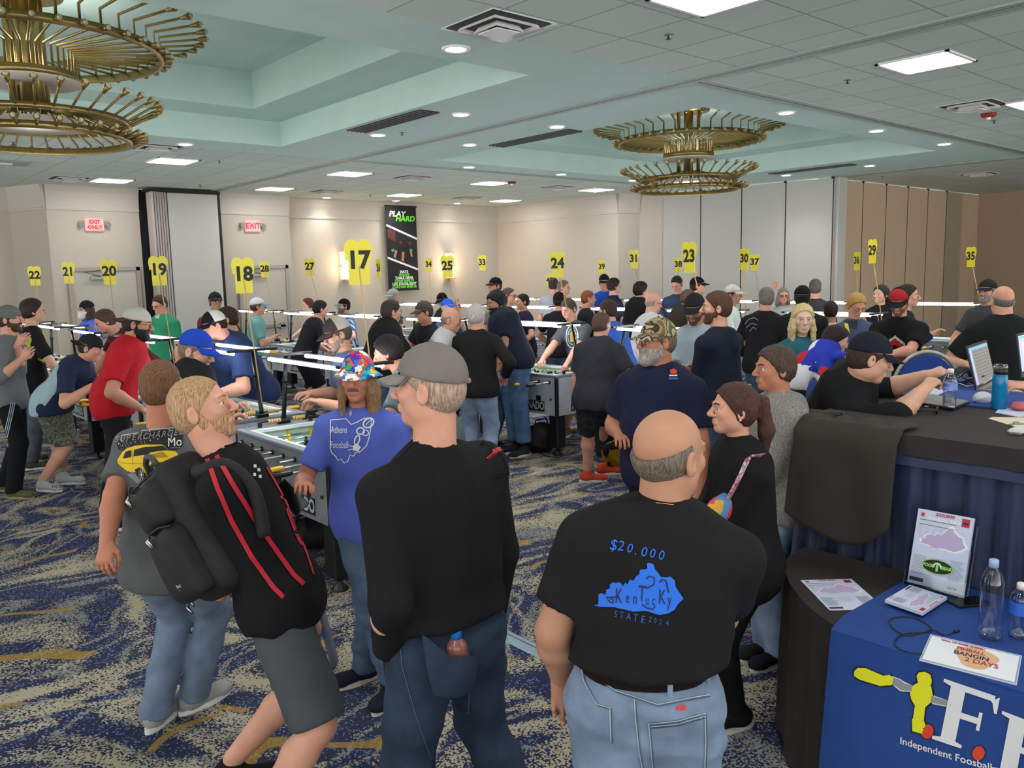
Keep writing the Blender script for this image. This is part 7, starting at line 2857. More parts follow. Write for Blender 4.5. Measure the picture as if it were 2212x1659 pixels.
# --- P5: $20.000 / Kentucky / STATE 2024
U_ = lambda x, y: (1280 + x / 6.38, 1120 + y / 6.38)
ky = [(25, 1195), (90, 1185), (95, 1090), (90, 1050), (130, 1025), (190, 1050), (215, 1020), (190, 985), (250, 955), (245, 910), (290, 875), (340, 885), (360, 870), (410, 895), (425, 930), (460, 880), (490, 905),
      (520, 835), (570, 855), (600, 800), (650, 760), (655, 705), (700, 700), (755, 690), (750, 620), (790, 610), (840, 630), (860, 700), (900, 740), (940, 800), (1010, 810), (1070, 795), (1130, 850), (1140, 930),
      (1190, 1010), (1250, 1100), (1170, 1180), (1130, 1250), (1050, 1300), (920, 1325), (830, 1300), (740, 1270), (560, 1280), (440, 1250), (300, 1220), (100, 1215)]
sh = []
v, f_ = poly([U_(x, y) for x, y in ky]); sh.append((v, f_, 0, 0))
for i, (ch, x, y, sz) in enumerate((('$', 1326, 1178, 33), ('2', 1342, 1180, 31), ('0', 1361, 1185, 27), ('.', 1374, 1190, 28), ('0', 1391, 1193, 29), ('0', 1409, 1196, 27), ('0', 1428, 1200, 28))):
    v, f_ = px_text(ch, sz, x, y, .14, weight=.0, xs=.95, shear=.12); sh.append((v, f_, 0, 0))
for ch, x, y, sz in (('S', 1331, 1327, 20), ('T', 1344, 1329, 20), ('A', 1359, 1332, 20), ('T', 1374, 1334, 22), ('E', 1389, 1338, 22), ('2', 1404, 1338, 17), ('0', 1415, 1340, 16), ('2', 1427, 1343, 15), ('4', 1441, 1345, 17)):
    v, f_ = px_text(ch, sz, x, y, .12, weight=-.001, xs=.8); sh.append((v, f_, 2, 0))
for ch, x, y, sz in (('K', 1338, 1288, 46), ('e', 1357, 1291, 34), ('n', 1373, 1293, 36), ('T', 1387, 1283, 50), ('u', 1398, 1296, 32), ('c', 1412, 1297, 32), ('K', 1430, 1290, 46), ('y', 1446, 1296, 40)):
    v, f_ = px_text(ch, sz, x, y, .05, weight=.004, xs=.52); sh.append((v, f_, 1, 1))
for pts in ([(370, 1080), (200, 1085), (240, 1140), (290, 1165), (295, 1110), (250, 1100)], [(640, 930), (760, 950), (850, 900), (850, 810), (780, 790), (740, 830)], [(680, 1180), (740, 1225), (830, 1250), (860, 1200)], [(920, 880), (950, 840), (1010, 850), (1050, 1020)]):
    v, f_ = stroke([U_(x, y) for x, y in pts], 3.0); sh.append((v, f_, 1, 1))
pxdecal('shirt_print', p5, 'top', sh, [mat('print_bright_blue', '1766d8', rough=.6), mat('print_navy_ink', '101c4a', rough=.7), mat('print_dull_blue', '2a55a8', rough=.7)])
# jeans details
th_l = mat('denim_thread', 'a9b2bd', rough=.9)
th_d = mat('denim_dark_thread', '46566c', rough=.9)  # darker thread beside each pale stitch line
sh = []
for pts in ([(1401, 1562), (1462, 1556), (1521, 1540)], [(1401, 1568), (1462, 1562), (1521, 1546)], [(1401, 1562), (1408, 1640), (1414, 1700)], [(1521, 1540), (1523, 1600), (1520, 1680)], [(1253, 1425), (1262, 1470), (1290, 1520), (1318, 1528)],
            [(1318, 1528), (1320, 1600)], [(1370, 1510), (1378, 1600), (1392, 1700)], [(1255, 1440), (1330, 1492), (1420, 1522), (1530, 1500)]):
    v, f_ = stroke(pts, 1.8); sh.append((v, f_, 0, 0))
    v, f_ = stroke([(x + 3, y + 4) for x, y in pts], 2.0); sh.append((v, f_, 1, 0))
v, f_ = poly([(1461, 1524), (1480, 1522), (1480, 1532), (1461, 1534)]); sh.append((v, f_, 2, 1))
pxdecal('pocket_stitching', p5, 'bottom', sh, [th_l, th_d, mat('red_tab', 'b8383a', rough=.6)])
# belt loops
bl = MB()
bvb = bvh_of(p5['bottom'])
for x, y in ((1258, 1428), (1358, 1478), (1445, 1490), (1525, 1468)):
    d = ray(x, y).normalized()
    hit = bvb.ray_cast(CAMP, d)
    loc = hit[0] if hit[0] is not None else at(x, y, 1.9)
    n_ = hit[1] if hit[0] is not None else -HF
    if n_.dot(d) > 0: n_ = -n_
    bl.box(loc + n_ * .010 + Vector((0, 0, .012)) - p5['O'], (.013, .008, .062), rot=math.atan2(n_.y, n_.x) + pi / 2)
bl.build('belt_loops', p5['bottom'].data.materials[0], p5['bottom'])
# necklace chain
nk = [p5['neck'] + (p5['rr'] * cos(a) * .070 + p5['ft'] * sin(a) * .072) + Vector((0, 0, .035 - .02 * sin(a))) - p5['O'] for a in [2 * pi * k / 24 for k in range(24)]]
MB().tube(nk, .0014, 5, closed=True).build('necklace', mat('gold_chain', 'c9a35a', rough=.25, metal=1), p5['root'])

# --- P1: car print
C_ = lambda x, y: (240 + x / 7.9, 900 + y / 7.9)
Yb, Wh, Bk, Gy, Dy = range(5)
sh = []


def cp_(pts, mi, lay):
    v, f_ = poly([C_(x, y) for x, y in pts]); sh.append((v, f_, mi, lay))


def cs__(pts, w_, mi, lay):
    v, f_ = stroke([C_(x, y) for x, y in pts], w_); sh.append((v, f_, mi, lay))


cp_([(90, 420), (480, 290), (1060, 210), (1230, 330), (1220, 520), (980, 620), (300, 640), (130, 560)], Bk, 0)
cp_([(120, 740), (215, 600), (290, 540), (430, 500), (600, 480), (870, 480), (900, 500), (960, 580), (1100, 590), (1150, 640), (1130, 720), (870, 770), (700, 800), (655, 850), (640, 1010), (600, 960), (540, 880), (480, 860), (430, 880),
     (400, 920), (370, 950), (280, 920), (180, 860), (120, 800)], Yb, 1)
cp_([(410, 570), (600, 520), (890, 500), (960, 578), (800, 590), (690, 610), (640, 645), (400, 680)], Bk, 2)
cp_([(225, 700), (270, 600), (360, 575), (365, 690), (240, 715)], Bk, 2)
cp_([(660, 850), (880, 790), (1120, 745), (1090, 1000), (860, 1030), (700, 1040), (650, 980)], Bk, 2)
cp_([(700, 650), (880, 600), (980, 690), (800, 700)], Dy, 2)
cs__([(120, 780), (300, 795), (560, 800), (640, 790)], 1.2, Dy, 2)
cs__([(370, 570), (390, 700), (385, 830)], 1.0, Dy, 2)
cs__([(850, 870), (960, 865), (1080, 845)], 1.2, Wh, 3)
cs__([(860, 1010), (960, 1010), (1060, 995)], 1.2, Gy, 3)
cs__([(740, 860), (790, 880), (820, 850)], 1.6, Wh, 3)
cs__([(650, 940), (720, 935), (760, 910)], 1.4, Wh, 3)
cp_([(780, 980), (840, 955), (850, 975), (790, 1000)], Yb, 3)
cp_([(420, 900), (500, 860), (570, 930), (600, 1060), (560, 1110), (500, 1070)], Bk, 2)
for k in range(6):
    a = 2 * pi * k / 6
    cs__([(535, 985), (535 + 38 * cos(a), 985 + 95 * sin(a))], 1.1, Wh, 3)
cs__([(535 + 40 * cos(a), 985 + 100 * sin(a)) for a in [2 * pi * k / 12 for k in range(13)]], 1.0, Gy, 3)
cs__([(205, 440), (205, 330), (480, 290)], 1.2, Wh, 2)
cs__([(540, 300), (540, 250), (1060, 205), (1020, 420)], 1.2, Wh, 2)
for a_, b_ in (((150, 440), (220, 580)), ((230, 430), (300, 540)), ((270, 420), (340, 530)), ((510, 380), (550, 490)), ((570, 370), (600, 480)), ((900, 490), (980, 570))):
    cs__([a_, b_], .9, Gy, 2)
for x, y in ((150, 470), (225, 495), (360, 460), (435, 440), (675, 262), (690, 410), (805, 390), (990, 245), (830, 270)):
    cp_([(x + 9 * cos(2 * pi * k / 7), y + 9 * sin(2 * pi * k / 7)) for k in range(7)], Wh, 3)
for i, ch in enumerate('SUPERCHARGED'):
    x, y = C_(110 + i * 98, 405 - i * 11)
    v, f_ = px_text(ch, 17, x, y, -.1, shear=.35, xs=1.0, weight=.02); sh.append((v, f_, Wh, 3))
    v, f_ = px_text(ch, 17, x, y, -.1, shear=.35, xs=1.0, weight=-.012); sh.append((v, f_, Gy, 4))
v, f_ = px_text('Mo', 26, *C_(1090, 450), -.05, xs=.9); sh.append((v, f_, Wh, 3))
cs__([(1030, 540), (1210, 535)], 1.2, Gy, 3)
cs__([(320, 1190), (560, 1190), (560, 1300), (400, 1340), (310, 1320), (320, 1190)], 1.1, Gy, 1)
cp_([(330, 1200), (550, 1200), (550, 1290), (400, 1330), (320, 1310)], Bk, 0)
v, f_ = px_text('REM', 9, *C_(400, 1425), .1, weight=.01); sh.append((v, f_, Gy, 1))
cp_([(280, 980), (420, 960), (520, 1100), (460, 1140)], Gy, 0)
pxdecal('shirt_print', p1, 'top', sh, [mat('print_car_yellow', 'd9b416', rough=.7), mat('print_offwhite', 'd6d4d0', rough=.7), mat('print_black', '1b1b1d', rough=.8), mat('print_mid_grey', '77787b', rough=.8), mat('print_dark_yellow', '9c7d10', rough=.8)])

# --- P3: Athens Foosball
sh = []
ohio = [(715, 908), (748, 905), (759, 917), (772, 912), (787, 904), (803, 903), (801, 925), (797, 945), (792, 962), (780, 974), (769, 977), (764, 985), (757, 982), (752, 996), (744, 1000), (738, 991), (731, 994), (726, 985), (718, 978), (714, 968)]
v, f_ = stroke(ohio, 2.0, True); sh.append((v, f_, 0, 0))
v, f_ = px_text('Athens', 21, 733, 929, 0, xs=.60, weight=.004); sh.append((v, f_, 0, 0))
v, f_ = px_text('Foosball', 21, 734, 961, 0, xs=.56, weight=.004); sh.append((v, f_, 0, 0))


def ring_(cx, cy, rx, ry, rot, w_):
    pts = []
    for k in range(14):
        a = 2 * pi * k / 14
        x, y = rx * cos(a), ry * sin(a)
        pts.append((cx + x * cos(rot) - y * sin(rot), cy + x * sin(rot) + y * cos(rot)))
    v, f_ = stroke(pts, w_, True)
    sh.append((v, f_, 0, 1))


ring_(796, 914, 12, 9, -.6, 3.2); ring_(779, 931, 8, 7, 0, 3.0); ring_(790, 935, 6, 6, 0, 2.2); ring_(772, 950, 5, 10, .3, 2.6)
v, f_ = poly([(763, 962), (773, 958), (780, 966), (774, 974), (764, 973)]); sh.append((v, f_, 0, 1))
for a_, b_ in (((766, 966), (752, 960)), ((766, 968), (753, 972)), ((772, 968), (778, 978)), ((790, 918), (802, 906))):
    v, f_ = stroke([a_, b_], 1.6); sh.append((v, f_, 0, 1))
pxdecal('shirt_print', p3, 'top', sh, [mat('print_white_ink', 'dde1ee', rough=.7)], maxpx=4)
sh = []
v, f_ = stroke([(748, 862), (753, 880), (759, 889), (770, 881), (786, 864)], 1.6); sh.append((v, f_, 0, 0))
v, f_ = poly([(756, 888), (762, 888), (761, 896), (758, 900), (755, 895)]); sh.append((v, f_, 0, 1))
pxdecal('necklace', p3, 'top', sh, [mat('silver_chain', 'd8d0c4', rough=.25, metal=.9)], off=.004, maxpx=4)


# phone in hand
def phone_at(label, c, up, nrm, size=(.075, .15, .009)):
    t = thing('phone', label, 'phone', c)
    up = up.normalized(); r = up.cross(nrm).normalized(); n = r.cross(up)
    m = MB(); obox(m, Vector((0, 0, 0)), size, (r, up, n)); m.build('case', M_blk, t)
    m = MB(); obox(m, n * (size[2] / 2 + .0006), (size[0] * .92, size[1] * .95, .0006), (r, up, n)); m.build('screen', MATS['dark_glass'], t)
    return t


phone_at('black phone held by the person in the rainbow bucket hat', p3['WR'][1] + Vector((0, 0, -.05)) - HR * .05 - HF * .045, Vector((0, 0, 1)) * .8 - HR * .7, -HF + Vector((0, 0, .5)), (.08, .16, .01))
phone_at('black phone held by the seated person in the navy cap', (p11['WR'][0] + p11['WR'][1]) / 2 + HR * .13 + Vector((0, 0, .035)), Vector((0, 0, 1)) * .5 + HR * .9, -HR + Vector((0, 0, .8)), (.075, .15, .01))

# --- P4: red mark, pocket seams, bottle in back pocket
sh = []
v, f_ = poly([(1062, 972), (1090, 962), (1092, 970), (1064, 981)]); sh.append((v, f_, 0, 0))
v, f_ = stroke([(850, 1000), (890, 960), (960, 940), (1040, 950), (1085, 985), (1105, 1040)], 2.0); sh.append((v, f_, 1, 0))
v, f_ = stroke([(852, 1100), (900, 1092), (935, 1090), (938, 1010)], 1.6); sh.append((v, f_, 1, 0))
pxdecal('jacket_mark', p4, 'top', sh, [mat('red_reflective', 'a8242a', rough=.5), mat('seam_black', '08080a', rough=.9)])
sh = []
for pts in ([(915, 1372), (962, 1412), (1012, 1408)], [(918, 1378), (925, 1440), (938, 1478), (975, 1482)], [(1008, 1412), (1008, 1465), (975, 1482)], [(862, 1355), (870, 1440), (900, 1550), (930, 1640)], [(1010, 1400), (1015, 1470), (1012, 1540)]):
    v, f_ = stroke(pts, 1.5); sh.append((v, f_, 0, 0))
pxdecal('pocket_stitching', p4, 'bottom', sh, [mat('dark_denim_thread', '55606e', rough=.9)])
v, f_ = poly([(914, 1374), (964, 1414), (1014, 1410), (1010, 1465), (976, 1486), (936, 1480), (922, 1440)])
pxdecal('back_pocket', p4, 'bottom', [(v, f_, 0, 0)], [p4['bottom'].data.materials[0]], off=.040)
bvj = bvh_of(p4['bottom'])
hit = bvj.ray_cast(CAMP, ray(986, 1405).normalized())
bp_ = (hit[0] if hit[0] is not None else at(986, 1405, 2.4))
t = thing('drink_bottle', 'small pink drink bottle with blue cap in the back pocket of the jeans', 'bottle', bp_ + Vector((0, 0, -.115)) + HF * .006)
MB().lathe([(.026, 0), (.033, .01), (.034, .10), (.032, .115), (.034, .125), (.030, .138), (.018, .150), (.016, .155)], n=24).build('bottle_body', mat('pink_drink', '8d5a55', rough=.2, spec=.7), t)
MB().lathe([(.0175, .150), (.018, .176), (.016, .180), (0, .180)], n=20).build('bottle_cap', mat('blue_bottle_cap', '1f6fc8', rough=.35), t)

# --- P2: piping, collar, backpack
sh = []
R_, W_ = 0, 1
for pts in ([(449, 992), (468, 1050), (500, 1125), (545, 1205), (590, 1268), (612, 1290)], [(468, 985), (498, 1040), (548, 1120), (600, 1195), (632, 1240), (655, 1262)]):
    v, f_ = stroke(pts, 10); sh.append((v, f_, R_, 0))
v, f_ = stroke([(575, 1010), (612, 1075), (645, 1150), (668, 1215), (676, 1240)], 4); sh.append((v, f_, R_, 0))
for x, y in ((549, 1008), (557, 1016), (548, 1026), (560, 1030), (402, 1050), (408, 1062), (404, 1075), (412, 1085)):
    v, f_ = poly([(x - 3, y - 3), (x + 3, y - 4), (x + 4, y + 3), (x - 2, y + 3)]); sh.append((v, f_, W_, 0))
pxdecal('jacket_piping', p2, 'top', sh, [mat('red_piping', 'b51f30', rough=.8), mat('print_white_small', 'cfcfcf', rough=.7)])
cF = Field()
nb_ = p2['neck']
for q_ in (-1, 1):
    cF.cone(nb_ + p2['rr'] * (q_ * .066) - p2['ft'] * .03 + p2['T'] * .012, nb_ + p2['ft'] * .085 - p2['T'] * .03, .020, .016, k=.02)
cF.cone(nb_ + p2['rr'] * .064 - p2['ft'] * .03 + p2['T'] * .012, nb_ - p2['rr'] * .064 - p2['ft'] * .03 + p2['T'] * .012, .018, k=.02)
mesh_obj('shirt_collar', [cF.mesh(.006)], cloth('b3202f'), p2['root'], p2['O'])

bu = (at(352, 1030, 2.95) - at(478, 1262, 2.88)).normalized()
bn = (-HR * .80 - HF * .62); bn = (bn - bu * bn.dot(bu)).normalized()
bw = bu.cross(bn).normalized()
bc = at(412, 1150, 2.90) + bn * -.01
M_nyl = mat('black_nylon', '141416', rough=.7, noise=.06, nscale=30, bump=.3, bscale=900)
t = thing('backpack', 'black backpack with silver zip pulls worn by the person in the red-piped jacket', 'backpack', bc)


def soft(name, cen, dims, m, bev, parent, lv=3):
    """soft-cornered pouch: a subdivided cube pushed onto a rounded box"""
    N = 14
    b = Matrix((bw, bn, bu)).transposed()
    mb = MB()
    hx_, hy_, hz_ = [d / 2 for d in dims]
    for ax in range(3):
        for sg in (-1, 1):
            vs = []
            for i in range(N + 1):
                for j in range(N + 1):
                    p = [0, 0, 0]
                    p[ax] = sg; p[(ax + 1) % 3] = -1 + 2 * i / N; p[(ax + 2) % 3] = -1 + 2 * j / N
                    q = Vector((p[0] * hx_, p[1] * hy_, p[2] * hz_))
                    inner = Vector((max(-hx_ + bev, min(hx_ - bev, q.x)), max(-hy_ + bev, min(hy_ - bev, q.y)), max(-hz_ + bev, min(hz_ - bev, q.z))))
                    d = q - inner
                    if d.length > 1e-6: q = inner + d.normalized() * min(bev, d.length if d.length < bev else bev)
                    puff = (1 - (p[0]) ** 2 if ax != 0 else 1) * (1 - (p[2]) ** 2 if ax != 2 else 1)
                    if ax == 1: q.y += sg * .014 * puff
                    q += Vector((sin(q.z * 31 + q.y * 20), sin(q.x * 37 + q.z * 23), sin(q.x * 29))) * .0022
                    vs.append(b @ (q + Vector(cen)))
            fs = [(i * (N + 1) + j, (i + 1) * (N + 1) + j, (i + 1) * (N + 1) + j + 1, i * (N + 1) + j + 1) for i in range(N) for j in range(N)]
            mb.add(vs, fs if sg > 0 else [f[::-1] for f in fs], 0, True)
    return mb.build(name, m, parent)


soft('main_compartment', (0, -.03, 0), (.34, .20, .52), M_nyl, .07, t)
fp = soft('front_pocket', (.0, .085, -.085), (.29, .10, .27), M_nyl, .04, t)
tp = soft('top_pocket', (.0, .070, .135), (.27, .09, .17), M_nyl, .035, t)
b = Matrix((bw, bn, bu)).transposed()
hd = MB().tube([b @ Vector((x, .02, z)) for x, z in ((-.06, .255), (-.05, .30), (.0, .315), (.05, .30), (.06, .255))], .011, 8)
hd.build('grab_handle', mat('grey_handle', '3a3b3e', rough=.5), t)
zp = MB()
zp.tube([b @ Vector(v) for v in ((-.15, .10, .04), (-.10, .128, .055), (.0, .136, .058), (.10, .128, .055), (.15, .10, .04))], .004, 6)
zp.tube([b @ Vector(v) for v in ((-.14, .07, .235), (-.0, .118, .222), (.14, .07, .235))], .004, 6)
zp.tube([b @ Vector(v) for v in ((-.176, .0, -.24), (-.18, .03, 0), (-.172, .02, .2))], .004, 6)
zp.build('zips', M_blk, t)
zq = MB()
for v in ((-.02, .14, .05), (.01, .142, .05), (-.07, .122, .218), (-.05, .124, .218), (-.16, .07, -.2), (-.15, .09, -.22)):
    c_ = b @ Vector(v)
    zq.tube([c_, c_ + b @ Vector((.006, .012, -.012)), c_ + b @ Vector((.01, .008, -.042))], [.004, .006, .0045], 6)
zq.build('zip_pulls', mat('zip_silver', 'b9b6ae', rough=.25, metal=1), t)
pt = MB()
o_c = b @ Vector((.045, .139, -.15))
k = MB().box((0, 0, 0), (.075, .006, .032))
pt.add([b @ (Vector(v)) + o_c for v in k.v], k.f, 0)
k = MB().box((0, 0.002, 0), (.067, .006, .025))
pt.add([b @ (Vector(v)) + o_c for v in k.v], k.f, 1)
put_text(pt, 'MSOE', .021, o_c + bn * .006, bw * (1 if bw.dot(HR) > 0 else -1), bu, 0, weight=.001)
pt.build('brand_patch', [mat('patch_silver', 'b4b2ae', rough=.4), M_nyl], t)
st_ = MB()
S1 = p2['SH'][1]
top_b = bc + b @ Vector((.09 if bw.dot(HF) < 0 else -.09, -.12, .20))
pts = [top_b, S1 + p2['T'] * .085 - p2['ft'] * .05 - p2['rr'] * .03, S1 + p2['T'] * .075 + p2['ft'] * .045 - p2['rr'] * .03, S1 - p2['T'] * .04 + p2['ft'] * .10 - p2['rr'] * .02, S1 - p2['T'] * .2 + p2['ft'] * .08]
for i in range(len(pts)):
    pts[i] = pts[i] - bc
sm_ = []
for i in range(len(pts) - 1):
    for k in range(6):
        u = k / 6
        p0 = pts[max(i - 1, 0)]; p1_ = pts[i]; p2_ = pts[i + 1]; p3_ = pts[min(i + 2, len(pts) - 1)]
        sm_.append(.5 * ((2 * p1_) + (-p0 + p2_) * u + (2 * p0 - 5 * p1_ + 4 * p2_ - p3_) * u * u + (-p0 + 3 * p1_ - 3 * p2_ + p3_) * u ** 3))
sm_.append(pts[-1])
st_.tube(sm_, .024, 10)
st_.build('shoulder_strap', M_nyl, t)


def ribbon(name, label, cat, pts, wd, m, side, push=0):
    base = pts[0]
    t = thing(name, label, cat, base)
    pts = [p_ - HF * push for p_ in pts]
    vs = []
    for p in pts:
        for s_ in (-1, 1):
            vs.append(p + side * (s_ * wd / 2) - base)
    n = len(pts)
    mb = MB().add(vs, [(2 * i, 2 * i + 1, 2 * i + 3, 2 * i + 2) for i in range(n - 1)], 0, True)
    o = mb.build('strap', m, t)
    s_ = o.modifiers.new('thickness', 'SOLIDIFY'); s_.thickness = .002
    return t


ribbon('lanyard', 'pale grey-blue ribbon hanging beside the grey shorts', 'lanyard', [at(x, y, 3.0) for x, y in ((682, 1262), (688, 1300), (700, 1345), (714, 1395), (722, 1430), (712, 1448), (700, 1440))], .035, mat('ribbon_grey_blue', '7f86a0', rough=.7), HR)
ribbon('bag_strap', 'black bag strap hanging beside the jeans of the grey-capped person', 'strap', [at(x, y, 2.62) for x, y in ((822, 1235), (820, 1290), (824, 1345), (832, 1375), (838, 1420), (843, 1470), (846, 1492))], .035, M_nyl, HR)

# --- P6 strap bag and earbud
ribbon('crossbody_strap', 'pink and grey woven bag strap across the black top', 'strap', [p6['SH'][0] + Vector((0, 0, .075)) + HR * .04] + [bvh_of(p6['top']).ray_cast(CAMP, ray(x, y).normalized())[0] or at(x, y, 3.2) for x, y in ((1614, 985), (1598, 1020), (1580, 1055), (1562, 1088))],
       .034, patch_mat('woven_strap', ['c07a8a', '8f8fa0', 'd8c4c4', 'a85a72'], 60, True), (HR + Vector((0, 0, .6))).normalized(), .022)
hb_ = bvh_of(p6['top']).ray_cast(CAMP, ray(1552, 1095).normalized())[0] or at(1552, 1095, 3.2)
t = thing('belt_bag', 'small pink, yellow and blue bag on the woven strap', 'bag', hb_ - HF * .03)
F_ = Field().ell((0, 0, 0), (.085, .04, .055), None, .02).ell((.05, 0, .02), (.05, .035, .04), None, .02)
mesh_obj('pouch', [F_.mesh(.005)], patch_mat('bag_colours', ['c8405a', 'd8a040', 'c84a6a', '5a8ab8', 'd8c050', 'b83a58'], 14, True), t)
MB().sphere(p6['P'](-.082, -.012, -.012) - p6['O'], .0075, 10).build('earbud', M_blk, p6['root'])
MB().sphere(p6['P'](-.080, -.010, -.038) - p6['O'], .0045, 8).build('earring', M_white, p6['root'])

# --- P7 polo logo
sh = []
v, f_ = poly([(1447, 800), (1455, 797), (1462, 801), (1461, 808), (1449, 808)]); sh.append((v, f_, 0, 0))
v, f_ = poly([(1446, 810), (1463, 810), (1463, 813), (1446, 813)]); sh.append((v, f_, 1, 0))
v, f_ = poly([(1445, 816), (1464, 816), (1464, 820), (1445, 820)]); sh.append((v, f_, 2, 0))
pxdecal('chest_logo', p7, 'top', sh, [MATS['print_cloth_red'], MATS['print_cloth_white'], mat('logo_blue', '3a5fa8', rough=.7)])
# --- round print on charcoal tee
sh = []
n = 20
for rr_, w_, mi in ((15, 2.0, 0), (10.5, 1.2, 0)):
    v, f_ = stroke([(1236 + rr_ * .85 * cos(2 * pi * k / n), 727 + rr_ * 1.6 * sin(2 * pi * k / n)) for k in range(n)], w_, True); sh.append((v, f_, mi, 0))
v, f_ = poly([(1233, 716), (1239, 716), (1240, 738), (1232, 738)]); sh.append((v, f_, 1, 1))
v, f_ = stroke([(1226, 722), (1246, 720)], 1.4); sh.append((v, f_, 0, 1))
pxdecal('shirt_print', b23, 'top', sh, [mat('print_pale_teal', 'b9d6d8', rough=.7), MATS['print_car_yellow']], maxpx=4)
# black tee with pale back print
sh = []
v, f_ = stroke([(644, 700), (650, 692), (657, 694), (661, 702)], 1.2); sh.append((v, f_, 0, 0))
v, f_ = stroke([(642, 704), (648, 698), (650, 706), (645, 710), (654, 704)], 1.6); sh.append((v, f_, 1, 0))
pxdecal('shirt_print', b5, 'top', sh, [mat('print_dusty_red', '7a5a5c', rough=.8), mat('print_pale_grey', 'a8a6a8', rough=.8)], maxpx=4)
# hoodie back logo
sh = []
for a_ in ([(1610, 700), (1618, 690), (1630, 686), (1638, 692)], [(1612, 708), (1624, 698), (1636, 702)], [(1620, 716), (1628, 706), (1634, 712)]):
    v, f_ = stroke(a_, 1.3); sh.append((v, f_, 0, 0))
pxdecal('hoodie_print', b34, 'top', sh, [MATS['print_pale_grey']], maxpx=4)
# red print on the pale grey tee
sh = []
v, f_ = px_text('FF', 12, 932, 709, -.5, weight=.02); sh.append((v, f_, 0, 0))
pxdecal('shirt_print', b15, 'top', sh, [mat('print_rose', 'b0525c', rough=.8)], maxpx=4)
# slate tee with yellow print
sh = []
v, f_ = poly([(1822, 690), (1853, 694), (1850, 712), (1824, 708)]); sh.append((v, f_, 0, 0))
v, f_ = poly([(1824, 698), (1832, 700), (1836, 722), (1828, 722)]); sh.append((v, f_, 1, 1))
pxdecal('shirt_print', b40, 'top', sh, [mat('print_dark_teal', '1f3038', rough=.8), mat('print_lemon', 'd6cf3a', rough=.7)], maxpx=4)
# red tee number stripe
sh = []
v, f_ = stroke([(240, 715), (226, 745), (218, 790)], 3); sh.append((v, f_, 0, 0))
v, f_ = poly([(243, 720), (258, 716), (254, 726), (240, 730)]); sh.append((v, f_, 1, 0))
pxdecal('shirt_print', a4, 'top', sh, [mat('print_orange', 'c8702a', rough=.8), mat('print_pale_pink', 'd8a8b0', rough=.8)], maxpx=4)
# track pants stripes
sh = []
for dx in (0, 4, 8):
    v, f_ = stroke([(28 + dx, 848), (18 + dx, 900), (4 + dx, 965)], 1.8); sh.append((v, f_, 0, 0))
pxdecal('side_stripes', a1, 'bottom', sh, [mat('stripe_pale_blue', 'a9b4c4', rough=.8)], maxpx=6)
# green tee print
sh = []
v, f_ = poly([(334, 676), (340, 672), (346, 676), (344, 688), (336, 688)]); sh.append((v, f_, 0, 0))
pxdecal('shirt_print', a6, 'top', sh, [mat('print_pale_green', 'a8cdb8', rough=.8)], maxpx=4)
# trainer lettering
sh_o = min([c for c in a3['root'].children if c.name.startswith('shoe')], key=lambda c: (sum((v.co for v in c.data.vertices), Vector()) / len(c.data.vertices) + a3['O']).dot(HF))
v, f_ = px_text('HOKA', 9, 128, 1051, -.05, weight=.01, xs=1.2)
pxdecal('shoe_lettering', dict(shoe=sh_o, pel=a3['pel']), 'shoe', [(v, f_, 0, 0)], [MATS['print_black']], maxpx=5)

# ------------------------------------------------------------------ things on the floor
t = thing('cable_ramp', 'pale blue-grey cable cover strip on the carpet beside the black-jacketed person', 'cable cover', (2.87, 2.95, 0))
MB().prism([(-.055, 0), (.055, 0), (.03, .014), (-.03, .014)], -.75, .75, M3=Matrix(((1, 0, 0), (0, 0, 1), (0, 1, 0)))).build('strip', mat('pale_vinyl', '8ba0ad', rough=.35, noise=.08, nscale=12), t)
MB().box((0, 0, .0145), (.006, 1.5, .002)).build('groove', mat('groove_dark', '3c4a58', rough=.6), t)


def bag(label, px, py, dims, m, name='bag', seed=1):
    p = atz(px, py, 0)
    t = thing(name, label, 'bag', p)
    F_ = Field()
    rr = random.Random(seed)
    F_.ell((0, 0, dims[2] * .45), (dims[0] / 2, dims[1] / 2, dims[2] * .5), None, .04)
    for i in range(4):
        F_.ell((rr.uniform(-.3, .3) * dims[0], rr.uniform(-.3, .3) * dims[1], dims[2] * rr.uniform(.3, .7)), (dims[0] * .3, dims[1] * .3, dims[2] * .3), None, .04)
    F_.noise = folds(.012, 'any', seed, 1.2)
    F_.cut((0, 0, .003), (0, 0, -1))
    mesh_obj('bag_body', [F_.mesh(.010)], m, t)
    MB().tube([(-.12, 0, dims[2] * .7), (-.08, .02, dims[2] * 1.02), (.06, 0, dims[2] * 1.06), (.12, 0, dims[2] * .7)], .010, 6).build('carry_strap', M_nyl, t)
    return t


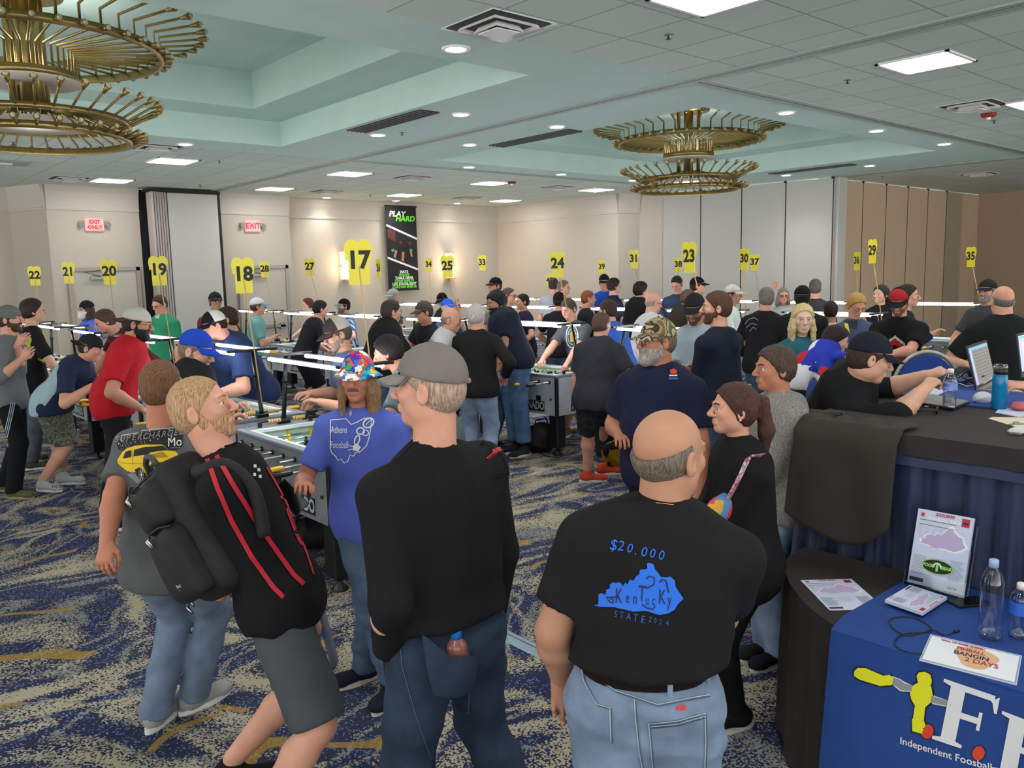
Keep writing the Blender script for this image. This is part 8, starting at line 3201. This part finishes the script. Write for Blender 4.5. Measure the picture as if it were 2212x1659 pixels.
bag('black bag slumped on the carpet under the centre table', 1172, 975, (.38, .30, .36), M_nyl, seed=3)
bag('mustard and black bag on the carpet behind the balding person', 1345, 1012, (.50, .34, .32), patch_mat('mustard_black', ['9a7a1e', '8a6c1c', '17171a', 'a5842a'], 5), seed=5)
bag('black bag on the carpet beneath the near table', 668, 1180, (.34, .28, .24), M_nyl, seed=8)
bag('black bag on the carpet under the left middle tables', 625, 800, (.34, .30, .30), M_nyl, seed=12)
for px, py, lab in ((1090, 893, 'blue trainer with yellow sole under the centre table'), (1105, 880, 'blue trainer behind its twin under the centre table')):
    p = atz(px, py, 0)
    t = thing('trainer', lab, 'shoe', p, 1.2, None)
    F_ = Field().ell((0, -.03, .05), (.042, .06, .05), None, .03).cone((0, 0, .04), (0, .13, .035), .042, .038, k=.03)
    F_.cut((0, 0, .016), (0, 0, -1))
    mesh_obj('upper', [F_.mesh(.007)], cloth('2450b0'), t)
    MB().box((0, .045, .009), (.09, .27, .018), bev=.008).build('sole', mat('yellow_sole', 'd6b82a', rough=.6), t)
p = atz(1212, 975, 0)
t = thing('drink_bottle', 'clear bottle lying on the carpet under the centre table', 'bottle', p, .6)
MB().tube([(0, 0, .033), (.15, 0, .033), (.18, 0, .033), (.20, 0, .033)], [.033, .033, .014, .013], 14).build('bottle_body', M_clear, t)
MB().tube([(.20, 0, .033), (.22, 0, .033)], .015, 12).build('bottle_cap', M_red, t)
p = atz(165, 948, 0)
t = thing('plastic_cup', 'clear plastic cup standing on the carpet behind the camouflage shorts', 'cup', p)
MB().lathe([(.0, .0), (.03, .001), (.045, .12), (.047, .122)], n=18, cap=False).build('cup_body', mat('frosted_cup', 'c9ced2', rough=.3, alpha=.75), t)
rr = random.Random(4)
for lab, pts in (('black power cord trailing on the carpet under the near tables', [(640, 1215), (690, 1190), (720, 1150), (700, 1120), (660, 1110)]),
                 ('black power cord on the carpet under the left tables', [(155, 915), (190, 935), (230, 945), (260, 935), (285, 950)]),
                 ('black power cord curling on the carpet under the centre table', [(1120, 955), (1150, 968), (1180, 985), (1215, 985), (1235, 965)]),
                 ('black power cord tangle on the carpet in the middle aisle', [(590, 815), (620, 830), (655, 835), (640, 815), (615, 820), (600, 835), (640, 845)])):
    P_ = [atz(x, y, .008) for x, y in pts]
    t = thing('power_cord', lab, 'cord', P_[0])
    P2_ = []
    for i in range(len(P_) - 1):
        for k in range(5):
            u = k / 5
            a0 = P_[max(i - 1, 0)]; a1_ = P_[i]; a2_ = P_[i + 1]; a3_ = P_[min(i + 2, len(P_) - 1)]
            P2_.append(.5 * ((2 * a1_) + (-a0 + a2_) * u + (2 * a0 - 5 * a1_ + 4 * a2_ - a3_) * u * u + (-a0 + 3 * a1_ - 3 * a2_ + a3_) * u ** 3) - P_[0])
    MB().tube(P2_, .006, 6).build('wire', M_blk, t)
